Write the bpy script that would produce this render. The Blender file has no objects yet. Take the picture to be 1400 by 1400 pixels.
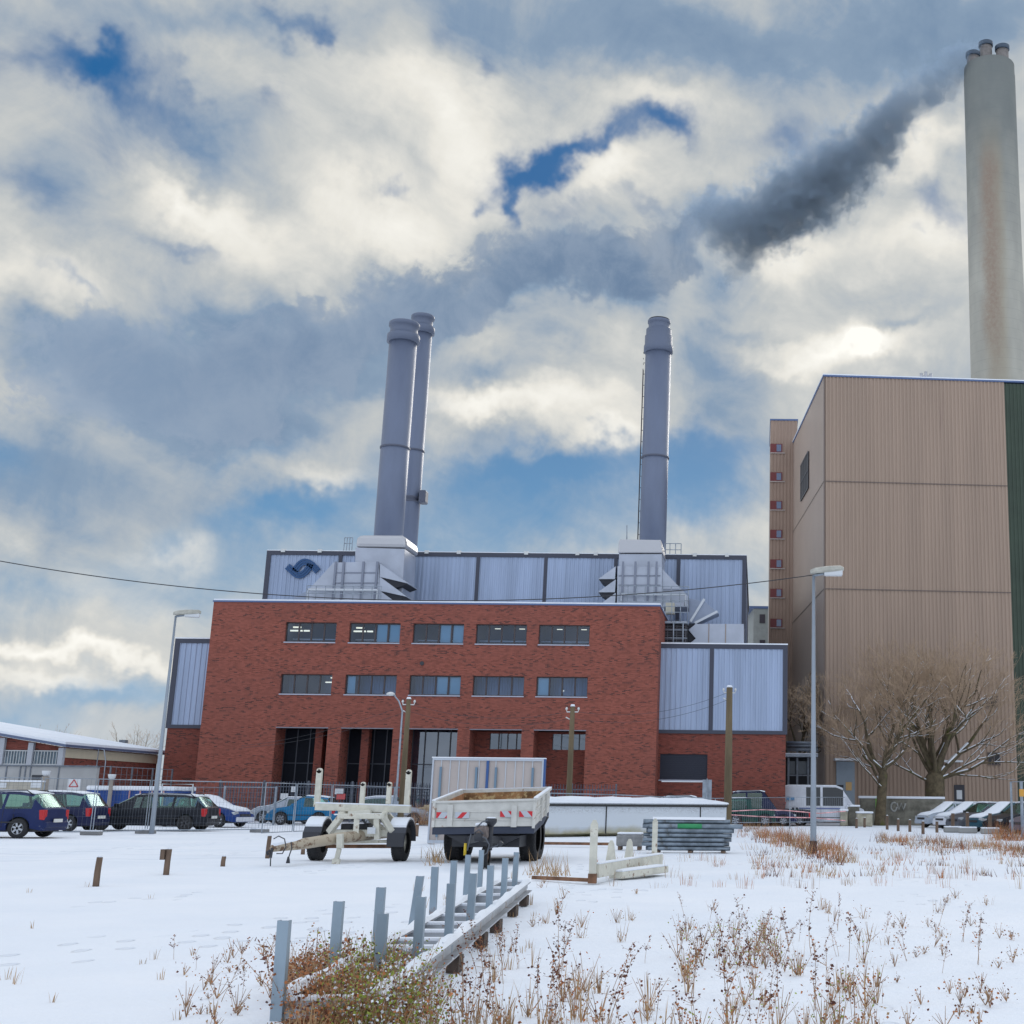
import bpy, bmesh, math, random
from mathutils import Vector, Matrix
random.seed(7)
S = bpy.context.scene
C = S.collection
# ------------------------------------------------------------------ camera
F_PX, PPX, PPY, PITCH, ROLL, EYE = 1750.0, 1040.0, 700.0, math.radians(12.8), math.radians(0.6), 1.36
cam_d = bpy.data.cameras.new("camera"); cam = bpy.data.objects.new("camera", cam_d); C.objects.link(cam); S.camera = cam
_R0 = Vector((1, 0, 0)); _U0 = Vector((0, -math.sin(PITCH), math.cos(PITCH))); FW = Vector((0, math.cos(PITCH), math.sin(PITCH)))
RT = _R0*math.cos(ROLL) + _U0*math.sin(ROLL); UP = _U0*math.cos(ROLL) - _R0*math.sin(ROLL)
cam.matrix_world = Matrix(((RT.x, UP.x, -FW.x, 0), (RT.y, UP.y, -FW.y, 0), (RT.z, UP.z, -FW.z, EYE), (0, 0, 0, 1)))
cam_d.sensor_width = 36; cam_d.lens = F_PX/1400*36; cam_d.shift_x = -(PPX-700)/1400; cam_d.shift_y = 0
cam_d.clip_start = 0.1; cam_d.clip_end = 5000
def ray(px, py):
    return FW + RT*((px-PPX)/F_PX) + UP*((PPY-py)/F_PX)
def P(px, py, Y):                       # world point in the plane y = Y
    d = ray(px, py); t = Y/d.y
    return Vector((d.x*t, Y, EYE + d.z*t))
def G(px, py, z=0.0):                   # world point on the ground
    d = ray(px, py); t = (z-EYE)/d.z
    return Vector((d.x*t, d.y*t, z))
def YZ(px, py, z):                      # depth at which a pixel reaches height z
    d = ray(px, py); return (z-EYE)/d.z*d.y
def azel(px, py):
    d = ray(px, py); return math.atan2(d.x, d.y), math.atan2(d.z, math.hypot(d.x, d.y))
S.view_settings.view_transform = 'Standard'; S.view_settings.look = 'None'; S.view_settings.gamma = 1
S.view_settings.exposure = 0.16
S.cycles.use_denoising = True
S.cycles.max_bounces = 6; S.cycles.diffuse_bounces = 3; S.cycles.glossy_bounces = 3; S.cycles.transparent_max_bounces = 12
S.cycles.volume_bounces = 0; S.cycles.volume_max_steps = 128; S.cycles.volume_step_rate = 1.0

# ------------------------------------------------------------------ sun and sky
SUN_EL, SUN_AZ = math.radians(24), math.radians(14)       # azimuth clockwise from +Y
sd = bpy.data.lights.new("sun", 'SUN'); sd.energy = 0.9; sd.angle = math.radians(25); sd.color = (1.0, .95, .88)
sun = bpy.data.objects.new("sun", sd); C.objects.link(sun)
sv = Vector((math.sin(SUN_AZ)*math.cos(SUN_EL), math.cos(SUN_AZ)*math.cos(SUN_EL), math.sin(SUN_EL)))
sun.rotation_euler = sv.to_track_quat('Z', 'Y').to_euler()

class NT:
    def __init__(s, tree): s.t = tree; s.n = tree.nodes; s.l = tree.links
    def add(s, typ, **kw):
        n = s.n.new(typ)
        for k, v in kw.items(): setattr(n, k, v)
        return n
    def put(s, sock, v):
        if isinstance(v, bpy.types.NodeSocket): s.l.new(v, sock)
        elif v is not None: sock.default_value = v
    def m(s, op, a, b=None, c=None, clamp=False):
        n = s.n.new('ShaderNodeMath'); n.operation = op; n.use_clamp = clamp
        s.put(n.inputs[0], a); s.put(n.inputs[1], b)
        if c is not None: s.put(n.inputs[2], c)
        return n.outputs[0]
    def v(s, op, a, b=None):
        n = s.n.new('ShaderNodeVectorMath'); n.operation = op
        s.put(n.inputs[0], a); s.put(n.inputs[1], b)
        return n.outputs['Value'] if op in ('DOT_PRODUCT', 'LENGTH') else n.outputs[0]
    def mix(s, f, a, b):
        n = s.n.new('ShaderNodeMix'); n.data_type = 'RGBA'
        s.put(n.inputs[0], f); s.put(n.inputs[6], a); s.put(n.inputs[7], b)
        return n.outputs[2]
    def ramp(s, f, stops):
        n = s.n.new('ShaderNodeValToRGB'); s.put(n.inputs[0], f)
        e = n.color_ramp.elements
        while len(e) < len(stops): e.new(0.5)
        for q, (p, c) in zip(e, stops):
            q.position = p; q.color = (*c, 1) if not isinstance(c, (int, float)) else (c, c, c, 1)
        return n.outputs[0]
    def noise(s, vec, scale, detail=4, rough=.55, dist=0, out=0):
        n = s.n.new('ShaderNodeTexNoise'); n.noise_dimensions = '3D'
        s.put(n.inputs['Vector'], vec); n.inputs['Scale'].default_value = scale; n.inputs['Detail'].default_value = detail
        n.inputs['Roughness'].default_value = rough; n.inputs['Distortion'].default_value = dist
        return n.outputs[out]
    def smooth(s, x, a, b):
        n = s.n.new('ShaderNodeMapRange'); n.interpolation_type = 'SMOOTHSTEP'
        s.put(n.inputs[0], x); n.inputs[1].default_value = a; n.inputs[2].default_value = b
        return n.outputs[0]
    def comb(s, x, y, z=0.0):
        n = s.n.new('ShaderNodeCombineXYZ'); s.put(n.inputs[0], x); s.put(n.inputs[1], y); s.put(n.inputs[2], z); return n.outputs[0]
    def sep(s, v):
        n = s.n.new('ShaderNodeSeparateXYZ'); s.put(n.inputs[0], v); return n.outputs

def s2l(r, g, b):
    f = lambda c: (c/255/12.92) if c/255 <= .04045 else ((c/255+.055)/1.055)**2.4
    return (f(r), f(g), f(b))
def c4(c): return (c[0], c[1], c[2], 1)

W = bpy.data.worlds.new("World"); S.world = W; W.use_nodes = True
def build_sky():
    t = NT(W.node_tree); t.n.clear()
    out = t.add('ShaderNodeOutputWorld'); bg = t.add('ShaderNodeBackground'); bg.inputs[1].default_value = 1.0
    t.l.new(bg.outputs[0], out.inputs[0])
    sky = t.add('ShaderNodeTexSky'); sky.sky_type = 'NISHITA'; sky.sun_disc = False
    sky.sun_elevation = SUN_EL; sky.sun_rotation = SUN_AZ
    tc = t.add('ShaderNodeTexCoord').outputs['Generated']
    d = t.v('NORMALIZE', tc)
    x, y, z = t.sep(d)[:3]
    az = t.m('ARCTAN2', x, y); el = t.m('ARCSINE', z)
    # warp so that cloud edges are ragged
    w1 = t.noise(d, 7, 5, .6, out=1); w2 = t.noise(d, 24, 4, .6, out=1)
    ws = t.v('ADD', t.v('MULTIPLY', t.v('SUBTRACT', w1, (.5, .5, .5)), (.11, .11, .11)), t.v('MULTIPLY', t.v('SUBTRACT', w2, (.5, .5, .5)), (.045, .045, .045)))
    uv = t.v('ADD', t.comb(az, el, 0.0), ws)
    flat = t.v('MULTIPLY', uv, (1, 1, 0))
    def field(blobs):
        acc = None
        for (px, py, rx, ry, ang, amp) in blobs:
            a0, e0 = azel(px, py)
            k = 1/F_PX*.93
            rot = math.radians(ang)
            dv = t.v('SUBTRACT', flat, (a0, e0, 0))
            ux = (math.cos(rot)/(rx*k), math.sin(rot)/(rx*k), 0); uy = (-math.sin(rot)/(ry*k), math.cos(rot)/(ry*k), 0)
            p = t.v('DOT_PRODUCT', dv, ux); q = t.v('DOT_PRODUCT', dv, uy)
            r2 = t.m('MULTIPLY_ADD', q, q, t.m('MULTIPLY', p, p))
            g = t.m('POWER', 2.718, t.m('MULTIPLY', r2, -0.9))
            acc = t.m('MULTIPLY', g, amp) if acc is None else t.m('MULTIPLY_ADD', g, amp, acc)
        return acc
    blue = [(70, 58, 90, 24, 8, .5), (160, 88, 70, 26, -25, .42), (250, 110, 40, 14, -30, .3), (125, 45, 60, 20, 0, .35), (230, 165, 90, 40, -25, .4), (135, 195, 40, 30, -45, .3), (400, 40, 60, 18, -35, .55), (440, 66, 22, 24, 40, .6), (385, 160, 30, 26, 0, .45),
            (262, 340, 45, 10, 0, .4), (98, 405, 40, 12, -5, .45), (20, 262, 50, 26, -20, .42), (650, 72, 16, 22, 0, .4), (610, 30, 20, 26, -20, .3), (715, 232, 62, 26, 10, 1.05), (692, 285, 14, 34, 0, .85),
            (800, 208, 60, 22, 20, .85), (890, 168, 62, 26, 10, .8), (930, 190, 40, 20, -30, .4), (538, 262, 18, 12, 0, .5), (655, 275, 16, 14, 0, .6), (1262, 265, 40, 34, -50, .55), (1300, 300, 30, 30, 0, .4), (1085, 208, 60, 26, 20, .5),
            (880, 292, 60, 14, 0, .4), (760, 290, 60, 18, 10, .35), (760, 640, 180, 34, 5, .9), (720, 705, 230, 56, 4, .7), (960, 680, 90, 60, 0, .75), (960, 610, 60, 30, 0, .45), (400, 690, 110, 26, 8, .55), (420, 760, 260, 60, 0, .5),
            (1000, 500, 40, 40, 0, .4), (100, 800, 260, 50, 0, .42), (10, 620, 50, 40, 0, .5), (225, 720, 26, 24, 0, .35), (170, 965, 190, 26, 10, .75), (20, 1010, 90, 14, 0, .5), (1020, 800, 60, 40, 0, .4), (330, 620, 80, 14, 8, .3),
            (580, 560, 50, 20, 0, .3), (1230, 320, 16, 12, 0, .4)]
    dark = [(140, 510, 70, 46, 0, .75), (260, 500, 110, 55, 0, .8), (360, 490, 90, 52, 0, .7), (330, 580, 120, 30, 5, .55), (470, 480, 90, 50, 15, .75), (560, 420, 80, 42, 15, .7), (520, 540, 60, 26, 0, .4),
            (680, 390, 90, 44, 10, .62), (780, 370, 90, 50, 0, .7), (850, 390, 60, 40, 0, .45), (640, 510, 60, 26, 0, .5), (420, 455, 22, 26, 0, .4), (300, 30, 260, 30, 5, .45), (280, 190, 110, 50, -25, .4), (60, 230, 60, 60, -30, .3),
            (900, 30, 420, 60, 0, .5), (1250, 40, 200, 70, 0, .6), (960, 300, 70, 30, 0, .45), (1000, 380, 50, 30, 0, .4), (1000, 545, 80, 60, 0, .6), (950, 480, 50, 40, 0, .4), (940, 340, 40, 22, 0, .4),
            (1200, 445, 80, 12, 10, .4), (740, 470, 50, 30, 0, .3), (120, 640, 200, 60, 0, .4), (60, 700, 160, 70, 0, .3), (660, 600, 60, 16, 0, .35), (1060, 620, 60, 30, 0, .4), (1030, 440, 60, 16, 0, .3)]
    lite = [(640, 190, 60, 90, 0, .5), (520, 310, 120, 50, -12, .55), (300, 310, 140, 40, -18, .45), (560, 80, 70, 60, 0, .3), (1160, 468, 90, 30, 0, .9), (1170, 470, 26, 22, 0, .8), (1250, 190, 60, 30, 20, .5), (1080, 340, 80, 30, 10, .5),
            (250, 270, 60, 14, -25, .3), (60, 420, 110, 40, 0, .4), (1240, 320, 60, 40, 0, .4), (640, 560, 80, 22, 5, .5), (780, 560, 100, 24, 0, .4), (110, 545, 60, 20, 0, .3), (100, 905, 160, 14, -3, .75), (60, 945, 140, 14, -3, .5),
            (905, 130, 90, 30, 0, .35), (250, 740, 50, 26, 20, .35), (440, 660, 60, 14, 0, .3), (1050, 560, 60, 40, 0, .3), (820, 250, 50, 26, 20, .5), (1070, 500, 50, 20, 0, .45), (840, 600, 60, 14, 0, .4)]
    B = field(blue); D = field(dark); L = field(lite)
    # streaky fractal structure
    sx = t.comb(t.m('ADD', t.m('MULTIPLY', az, .9), t.m('MULTIPLY', el, 1.2)), t.m('SUBTRACT', t.m('MULTIPLY', el, 2.3), t.m('MULTIPLY', az, -.5)), 0.3)
    sx = t.v('ADD', sx, ws)
    n1 = t.noise(sx, 5.0, 8, .58, .3); n2 = t.noise(d, 14, 7, .62, .5); n3 = t.noise(d, 5, 5, .5, .2)
    c1 = t.m('SUBTRACT', n1, .5); c2 = t.m('SUBTRACT', n2, .5); c3 = t.m('SUBTRACT', n3, .5)
    bf = t.m('ADD', B, t.m('MULTIPLY_ADD', c1, .55, t.m('MULTIPLY', c2, .65)))
    bf = t.m('SUBTRACT', bf, t.m('MULTIPLY', L, .25))
    bm = t.smooth(bf, -.02, 1.05)
    df = t.m('SUBTRACT', D, t.m('MULTIPLY', L, 1.0))
    df = t.m('ADD', df, t.m('MULTIPLY_ADD', c1, .8, t.m('MULTIPLY', c2, .75)))
    df = t.m('ADD', df, t.m('MULTIPLY', c3, .35))
    cloud = t.ramp(t.m('MULTIPLY_ADD', df, .5, .42), [(0.0, s2l(246, 244, 237)), (.26, s2l(220, 218, 211)), (.44, s2l(184, 188, 189)), (.66, s2l(132, 152, 174)), (1.0, s2l(92, 120, 152))])
    # clear sky: nishita, at the strength of a winter day
    nb = t.add('ShaderNodeVectorMath', operation='SCALE'); t.l.new(sky.outputs[0], nb.inputs[0]); nb.inputs[3].default_value = .1
    sat = t.mix(.95, nb.outputs[0], t.mix(t.smooth(el, .06, .48), c4(s2l(100, 150, 190)), c4(s2l(2, 90, 148))))
    col = t.mix(t.m('MULTIPLY', bm, .97), cloud, sat)
    # the old smoke drifting far off among the clouds
    pl = field([(80, 530, 50, 34, 0, .7), (140, 500, 60, 50, 0, .9), (220, 495, 70, 62, 0, .9), (300, 505, 75, 66, 0, .9), (370, 500, 60, 62, 0, .85), (440, 480, 60, 56, 0, .85), (500, 450, 60, 56, 0, .85), (560, 420, 60, 52, 10, .85), (630, 395, 70, 46, 10, .85), (710, 375, 75, 50, 0, .85),
                (790, 372, 70, 56, 0, .85), (860, 380, 50, 46, 0, .7), (920, 345, 52, 44, 0, .85), (965, 315, 46, 44, 0, .85), (320, 590, 70, 30, 0, .45), (425, 425, 16, 20, 0, .5)])
    wn = t.noise(d, 22, 8, .68, .4)
    pf = t.m('ADD', pl, t.m('MULTIPLY', t.m('SUBTRACT', wn, .5), 2.2))
    pm = t.smooth(pf, .42, .80)
    pc = t.mix(t.smooth(az, -.55, -.1), c4(s2l(140, 158, 180)), c4(s2l(98, 120, 148)))
    pc = t.mix(t.m('MULTIPLY', t.smooth(wn, .35, .65), .5), pc, c4(s2l(158, 170, 186)))
    col = t.mix(t.m('MULTIPLY', pm, .68), col, pc)
    # pale band over the horizon
    hz = t.smooth(el, .10, .0)
    col = t.mix(t.m('MULTIPLY', hz, .45), col, c4(s2l(178, 192, 208)))
    # the rest of the dome (behind, overhead) is plain bright overcast
    up = t.smooth(el, .62, 1.0); bk = t.smooth(y, .25, -.35)
    oth = t.m('MAXIMUM', up, bk)
    over = t.ramp(t.m('ADD', n1, t.m('MULTIPLY', c2, .5)), [(0.3, (.50, .60, .76)), (.5, (.76, .85, .99)), (.7, (1.04, 1.10, 1.20))])
    col = t.mix(oth, col, over)
    t.l.new(col, bg.inputs[0])
    W.cycles.sampling_method = 'MANUAL'; W.cycles.sample_map_resolution = 512
build_sky()

# ------------------------------------------------------------------ materials
MATS = {}
def M(name, col, rough=.6, metal=0.0, var=0.0, vscale=2.0, bump=0.0, bscale=30.0, spec=.5, stain=None, emit=None, coat=0.0, stretch=(1, 1, 1)):
    if name in MATS: return MATS[name]
    m = bpy.data.materials.new(name); m.use_nodes = True; MATS[name] = m
    t = NT(m.node_tree); b = t.n['Principled BSDF']
    b.inputs['Base Color'].default_value = c4(col); b.inputs['Roughness'].default_value = rough; b.inputs['Metallic'].default_value = metal
    b.inputs['Specular IOR Level'].default_value = spec; b.inputs['Coat Weight'].default_value = coat
    oc = t.add('ShaderNodeTexCoord').outputs['Object']
    if stretch != (1, 1, 1): oc = t.v('MULTIPLY', oc, stretch)
    cur = c4(col)
    if var:
        n = t.noise(oc, vscale, 5, .6)
        cur = t.mix(t.smooth(n, .3, .7), c4([c*(1-var) for c in col]), c4([min(1, c*(1+var)) for c in col]))
    if stain:
        sc, thr, scol = stain
        n = t.noise(oc, sc, 6, .65)
        cur = t.mix(t.smooth(n, thr, thr+.1), cur, c4(scol))
    if var or stain: t.l.new(cur, b.inputs['Base Color'])
    if bump:
        bp = t.add('ShaderNodeBump'); bp.inputs['Strength'].default_value = bump; bp.inputs['Distance'].default_value = .02
        t.l.new(t.noise(oc, bscale, 4), bp.inputs['Height']); t.l.new(bp.outputs[0], b.inputs['Normal'])
    if emit:
        b.inputs['Emission Color'].default_value = c4(emit[0]); b.inputs['Emission Strength'].default_value = emit[1]
    return m

def brick_mat(name, base, dark, scale=1.0):
    m = bpy.data.materials.new(name); m.use_nodes = True; MATS[name] = m
    t = NT(m.node_tree); b = t.n['Principled BSDF']; b.inputs['Roughness'].default_value = .88; b.inputs['Specular IOR Level'].default_value = .2
    g = t.add('ShaderNodeNewGeometry').outputs['Position']
    x, y, z = t.sep(g)[:3]
    uv = t.comb(t.m('ADD', x, t.m('MULTIPLY', y, 1.0)), z, 0.0)
    br = t.add('ShaderNodeTexBrick'); t.l.new(uv, br.inputs['Vector'])
    br.inputs['Scale'].default_value = 1.0; br.inputs['Brick Width'].default_value = .22; br.inputs['Row Height'].default_value = .066
    br.inputs['Mortar Size'].default_value = .006; br.inputs['Mortar Smooth'].default_value = .3; br.inputs['Bias'].default_value = 0
    br.inputs['Color1'].default_value = (0, 0, 0, 1); br.inputs['Color2'].default_value = (1, 1, 1, 1); br.inputs['Mortar'].default_value = (.5, .5, .5, 1)
    rnd = br.outputs['Color']; mort = br.outputs['Fac']
    # some fired-dark bricks, gathered in loose drifts
    cl = t.noise(t.v('MULTIPLY', uv, (.35, .9, 1)), 1.0, 3, .6)
    cl2 = t.noise(t.v('MULTIPLY', uv, (3.4, 12.0, 1)), 1.0, 3, .7)
    k = t.m('ADD', t.m('MULTIPLY_ADD', cl, .6, rnd), t.m('MULTIPLY', cl2, .3))
    dm = t.smooth(k, 1.30, 1.38)
    soft = t.ramp(rnd, [(0, [c*.72 for c in base]), (.5, base), (1, [min(1, c*1.25) for c in base])])
    big = t.noise(uv, .22, 4, .6)
    soft = t.mix(t.m('MULTIPLY', t.smooth(big, .35, .7), .35), soft, c4([base[0]*.78, base[1]*.9, base[2]*1.0]))
    streak = t.noise(t.comb(t.m('ADD', x, y), t.m('MULTIPLY', z, .12), 0.0), .9, 6, .7)
    soft = t.mix(t.m('MULTIPLY', t.smooth(streak, .52, .72), .30), soft, c4([base[0]*.55, base[1]*.7, base[2]*.8]))
    grime = t.m('MULTIPLY', t.smooth(t.m('ADD', z, t.m('MULTIPLY', streak, 2.0)), 3.0, .8), .35)
    soft = t.mix(grime, soft, (.12, .085, .075, 1))
    col = t.mix(t.m('MULTIPLY', dm, .8), soft, c4(dark))
    col = t.mix(t.m('MULTIPLY', mort, .35), col, c4((.22, .15, .13)))
    t.l.new(col, b.inputs['Base Color'])
    bp = t.add('ShaderNodeBump'); bp.inputs['Strength'].default_value = .4; bp.inputs['Distance'].default_value = .01
    t.l.new(t.m('SUBTRACT', 1, mort), bp.inputs['Height']); t.l.new(bp.outputs[0], b.inputs['Normal'])
    return m

BRICK = brick_mat('brick', (.29, .090, .064), (.050, .032, .032))
BRICK2 = brick_mat('brick_dull', (.23, .066, .048), (.042, .03, .03))
def glass_mat(name, tint, refl=.16, rough=.03, gcol=(.9, .95, 1, 1)):
    m = bpy.data.materials.new(name); m.use_nodes = True; MATS[name] = m
    t = NT(m.node_tree); t.n.clear()
    out = t.add('ShaderNodeOutputMaterial'); mx = t.add('ShaderNodeMixShader'); tr = t.add('ShaderNodeBsdfTransparent'); gl = t.add('ShaderNodeBsdfGlossy')
    tr.inputs[0].default_value = c4(tint); gl.inputs[0].default_value = gcol; gl.inputs['Roughness'].default_value = rough
    fr = t.add('ShaderNodeFresnel'); fr.inputs[0].default_value = 1.5
    f = t.m('MULTIPLY_ADD', fr.outputs[0], 1.0, refl-.04, clamp=True)
    t.l.new(f, mx.inputs[0]); t.l.new(tr.outputs[0], mx.inputs[1]); t.l.new(gl.outputs[0], mx.inputs[2]); t.l.new(mx.outputs[0], out.inputs[0])
    return m
GLASS = glass_mat('window_glass', (.60, .74, .92), .08)
CARGLASS = glass_mat('car_glass', (.62, .90, .82), .10, .15, (.62, .82, .78, 1))
DOORGLASS = glass_mat('door_glass', (.25, .3, .38), .20, .02)
SNOW = None
def snow_mat():
    m = bpy.data.materials.new('snow'); m.use_nodes = True; MATS['snow'] = m
    t = NT(m.node_tree); b = t.n['Principled BSDF']; b.inputs['Roughness'].default_value = .75; b.inputs['Specular IOR Level'].default_value = .25
    g = t.add('ShaderNodeNewGeometry').outputs['Position']
    n = t.noise(g, .5, 6, .6)
    t.l.new(t.ramp(n, [(.3, (.76, .80, .86)), (.7, (.86, .88, .92))]), b.inputs['Base Color'])
    bp = t.add('ShaderNodeBump'); bp.inputs['Strength'].default_value = .55; bp.inputs['Distance'].default_value = .05
    h = t.m('ADD', t.noise(g, 3.0, 6, .65), t.m('MULTIPLY', t.noise(g, 25, 3, .6), .25))
    t.l.new(h, bp.inputs['Height']); t.l.new(bp.outputs[0], b.inputs['Normal'])
    return m
SNOW = snow_mat()
def ground_mat():
    m = bpy.data.materials.new('snow_ground'); m.use_nodes = True
    t = NT(m.node_tree); b = t.n['Principled BSDF']; b.inputs['Roughness'].default_value = .75; b.inputs['Specular IOR Level'].default_value = .25
    g = t.add('ShaderNodeNewGeometry').outputs['Position']
    n = t.noise(g, .35, 6, .6)
    col = t.ramp(n, [(.3, (.80, .84, .90)), (.7, (.88, .90, .94))])
    # thin snow lets soil and short dead grass show on the rough side
    x, y, z = t.sep(g)[:3]
    rough = t.smooth(t.m('ADD', x, t.m('MULTIPLY', t.noise(g, .3, 3), 4)), -3.5, 1.0)
    near = t.smooth(y, 75, 45)
    sp = t.smooth(t.noise(g, 5.5, 8, .75), .635, .70)
    pt = t.smooth(t.noise(g, .8, 4, .6), .5, .62)
    col = t.mix(t.m('MULTIPLY', t.m('MULTIPLY', sp, pt), t.m('MULTIPLY', rough, t.m('MULTIPLY', near, .55))), col, (.22, .15, .10, 1))
    # pressed wheel tracks sweeping round the open lot, and a few lines of footprints
    lot = t.smooth(x, -6.0, -8.5); trk = None
    for cx_, cy_, rr in ((-19, 44, 9.0), (-19, 44, 10.55), (-17, 47, 15.3), (-17, 47, 16.85), (-30, 60, 33.0), (-30, 60, 34.5), (-24, 20, 9.0), (-24, 20, 10.5)):
        dd = t.m('ABSOLUTE', t.m('SUBTRACT', t.v('LENGTH', t.v('SUBTRACT', t.comb(x, y, 0.0), (cx_, cy_, 0))), rr))
        e = t.smooth(t.m('ADD', dd, t.m('MULTIPLY', t.m('SUBTRACT', t.noise(g, 1.2, 3), .5), .12)), .17, .06); trk = e if trk is None else t.m('MAXIMUM', trk, e)
    trk = t.m('MULTIPLY', t.m('MULTIPLY', trk, lot), t.smooth(t.noise(g, .25, 3, .6), .36, .55))
    vo = t.add('ShaderNodeTexVoronoi'); vo.voronoi_dimensions = '2D'; vo.inputs['Scale'].default_value = 1.7; t.l.new(t.v('MULTIPLY', g, (1.5, .8, 1)), vo.inputs['Vector'])
    foot = t.m('MULTIPLY', t.smooth(vo.outputs['Distance'], .20, .12), t.smooth(t.noise(t.v('MULTIPLY', g, (.5, .12, 1)), 1.0, 2, .5), .56, .60))
    press = t.m('MAXIMUM', trk, foot)
    col = t.mix(t.m('MULTIPLY', press, .28), col, (.52, .57, .66, 1))
    t.l.new(col, b.inputs['Base Color'])
    bp = t.add('ShaderNodeBump'); bp.inputs['Strength'].default_value = .7; bp.inputs['Distance'].default_value = .06
    h = t.m('ADD', t.noise(g, 1.6, 7, .65), t.m('MULTIPLY', t.noise(g, 14, 4, .6), t.m('MULTIPLY_ADD', rough, .35, .15)))
    h = t.m('SUBTRACT', h, t.m('MULTIPLY', press, .7))
    t.l.new(h, bp.inputs['Height']); t.l.new(bp.outputs[0], b.inputs['Normal'])
    return m
GROUND = ground_mat()

# ------------------------------------------------------------------ mesh helpers
def base_of(o):
    v = Vector((0, 0, 0))
    while o is not None: v += Vector(o.location); o = o.parent
    return v
class MB:
    def __init__(s): s.v = []; s.f = []; s.sm = []
    def face(s, pts, smooth=False):
        k = len(s.v); s.v += [Vector(p) for p in pts]; s.f.append(tuple(range(k, k+len(pts)))); s.sm.append(smooth); return s
    def box(s, x0, x1, y0, y1, z0, z1):
        k = len(s.v)
        s.v += [Vector(p) for p in ((x0, y0, z0), (x1, y0, z0), (x1, y1, z0), (x0, y1, z0), (x0, y0, z1), (x1, y0, z1), (x1, y1, z1), (x0, y1, z1))]
        for f in ((0, 3, 2, 1), (4, 5, 6, 7), (0, 1, 5, 4), (1, 2, 6, 5), (2, 3, 7, 6), (3, 0, 4, 7)):
            s.f.append(tuple(k+i for i in f)); s.sm.append(False)
        return s
    def bar(s, a, b, w, h=None, up=(0, 0, 1)):            # rectangular bar a->b, w across, h along up
        a = Vector(a); b = Vector(b); h = w if h is None else h
        d = (b-a).normalized(); u = Vector(up)
        if abs(d.dot(u)) > .98: u = Vector((0, 1, 0))
        r = d.cross(u).normalized()*w/2; u = r.cross(d).normalized()*h/2
        k = len(s.v)
        s.v += [a-r-u, a+r-u, a+r+u, a-r+u, b-r-u, b+r-u, b+r+u, b-r+u]
        for f in ((0, 1, 2, 3), (7, 6, 5, 4), (0, 4, 5, 1), (1, 5, 6, 2), (2, 6, 7, 3), (3, 7, 4, 0)):
            s.f.append(tuple(k+i for i in f)); s.sm.append(False)
        return s
    def tube(s, pts, rad, n=8, cap=True, smooth=True):
        pts = [Vector(p) for p in pts]
        if not isinstance(rad, (list, tuple)): rad = [rad]*len(pts)
        k = len(s.v); prev = None
        for i, p in enumerate(pts):
            d = (pts[min(i+1, len(pts)-1)]-pts[max(i-1, 0)]).normalized()
            if prev is None:
                r = d.cross(Vector((0, 0, 1)))
                if r.length < .05: r = Vector((1, 0, 0))
            else: r = prev - d*prev.dot(d)
            r.normalize(); prev = r; u = d.cross(r)
            for j in range(n):
                a = 2*math.pi*j/n; s.v.append(p + (r*math.cos(a)+u*math.sin(a))*rad[i])
        for i in range(len(pts)-1):
            for j in range(n):
                s.f.append((k+i*n+j, k+i*n+(j+1) % n, k+(i+1)*n+(j+1) % n, k+(i+1)*n+j)); s.sm.append(smooth)
        if cap:
            s.f.append(tuple(k+j for j in range(n))[::-1]); s.sm.append(False)
            q = k+(len(pts)-1)*n; s.f.append(tuple(q+j for j in range(n))); s.sm.append(False)
        return s
    def lathe(s, c, prof, n=40, axis='z', smooth=True, flat_caps=True):    # prof: (radius, offset along axis)
        c = Vector(c); k = len(s.v)
        for (r, h) in prof:
            for j in range(n):
                a = 2*math.pi*j/n
                q = (r*math.cos(a), r*math.sin(a), h) if axis == 'z' else ((r*math.cos(a), h, r*math.sin(a)) if axis == 'y' else (h, r*math.cos(a), r*math.sin(a)))
                s.v.append(c+Vector(q))
        for i in range(len(prof)-1):
            for j in range(n):
                s.f.append((k+i*n+j, k+i*n+(j+1) % n, k+(i+1)*n+(j+1) % n, k+(i+1)*n+j)); s.sm.append(smooth)
        if flat_caps:
            s.f.append(tuple(k+j for j in range(n))[::-1]); s.sm.append(False)
            q = k+(len(prof)-1)*n; s.f.append(tuple(q+j for j in range(n))); s.sm.append(False)
        return s
    def prism(s, poly, y0, y1):                          # poly of (x, z) extruded in y
        k = len(s.v); n = len(poly)
        s.v += [Vector((x, y0, z)) for x, z in poly]+[Vector((x, y1, z)) for x, z in poly]
        s.f.append(tuple(range(k, k+n))); s.f.append(tuple(range(k+n, k+2*n))[::-1]); s.sm += [False, False]
        for i in range(n):
            j = (i+1) % n; s.f.append((k+i, k+n+i, k+n+j, k+j)); s.sm.append(False)
        return s
    def extr(s, poly, a, d):                             # poly of 3-D points extruded by vector d
        k = len(s.v); n = len(poly); d = Vector(d)
        s.v += [Vector(p) for p in poly]+[Vector(p)+d for p in poly]
        s.f.append(tuple(range(k, k+n))); s.f.append(tuple(range(k+n, k+2*n))[::-1]); s.sm += [False, False]
        for i in range(n):
            j = (i+1) % n; s.f.append((k+i, k+n+i, k+n+j, k+j)); s.sm.append(False)
        return s
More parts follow.
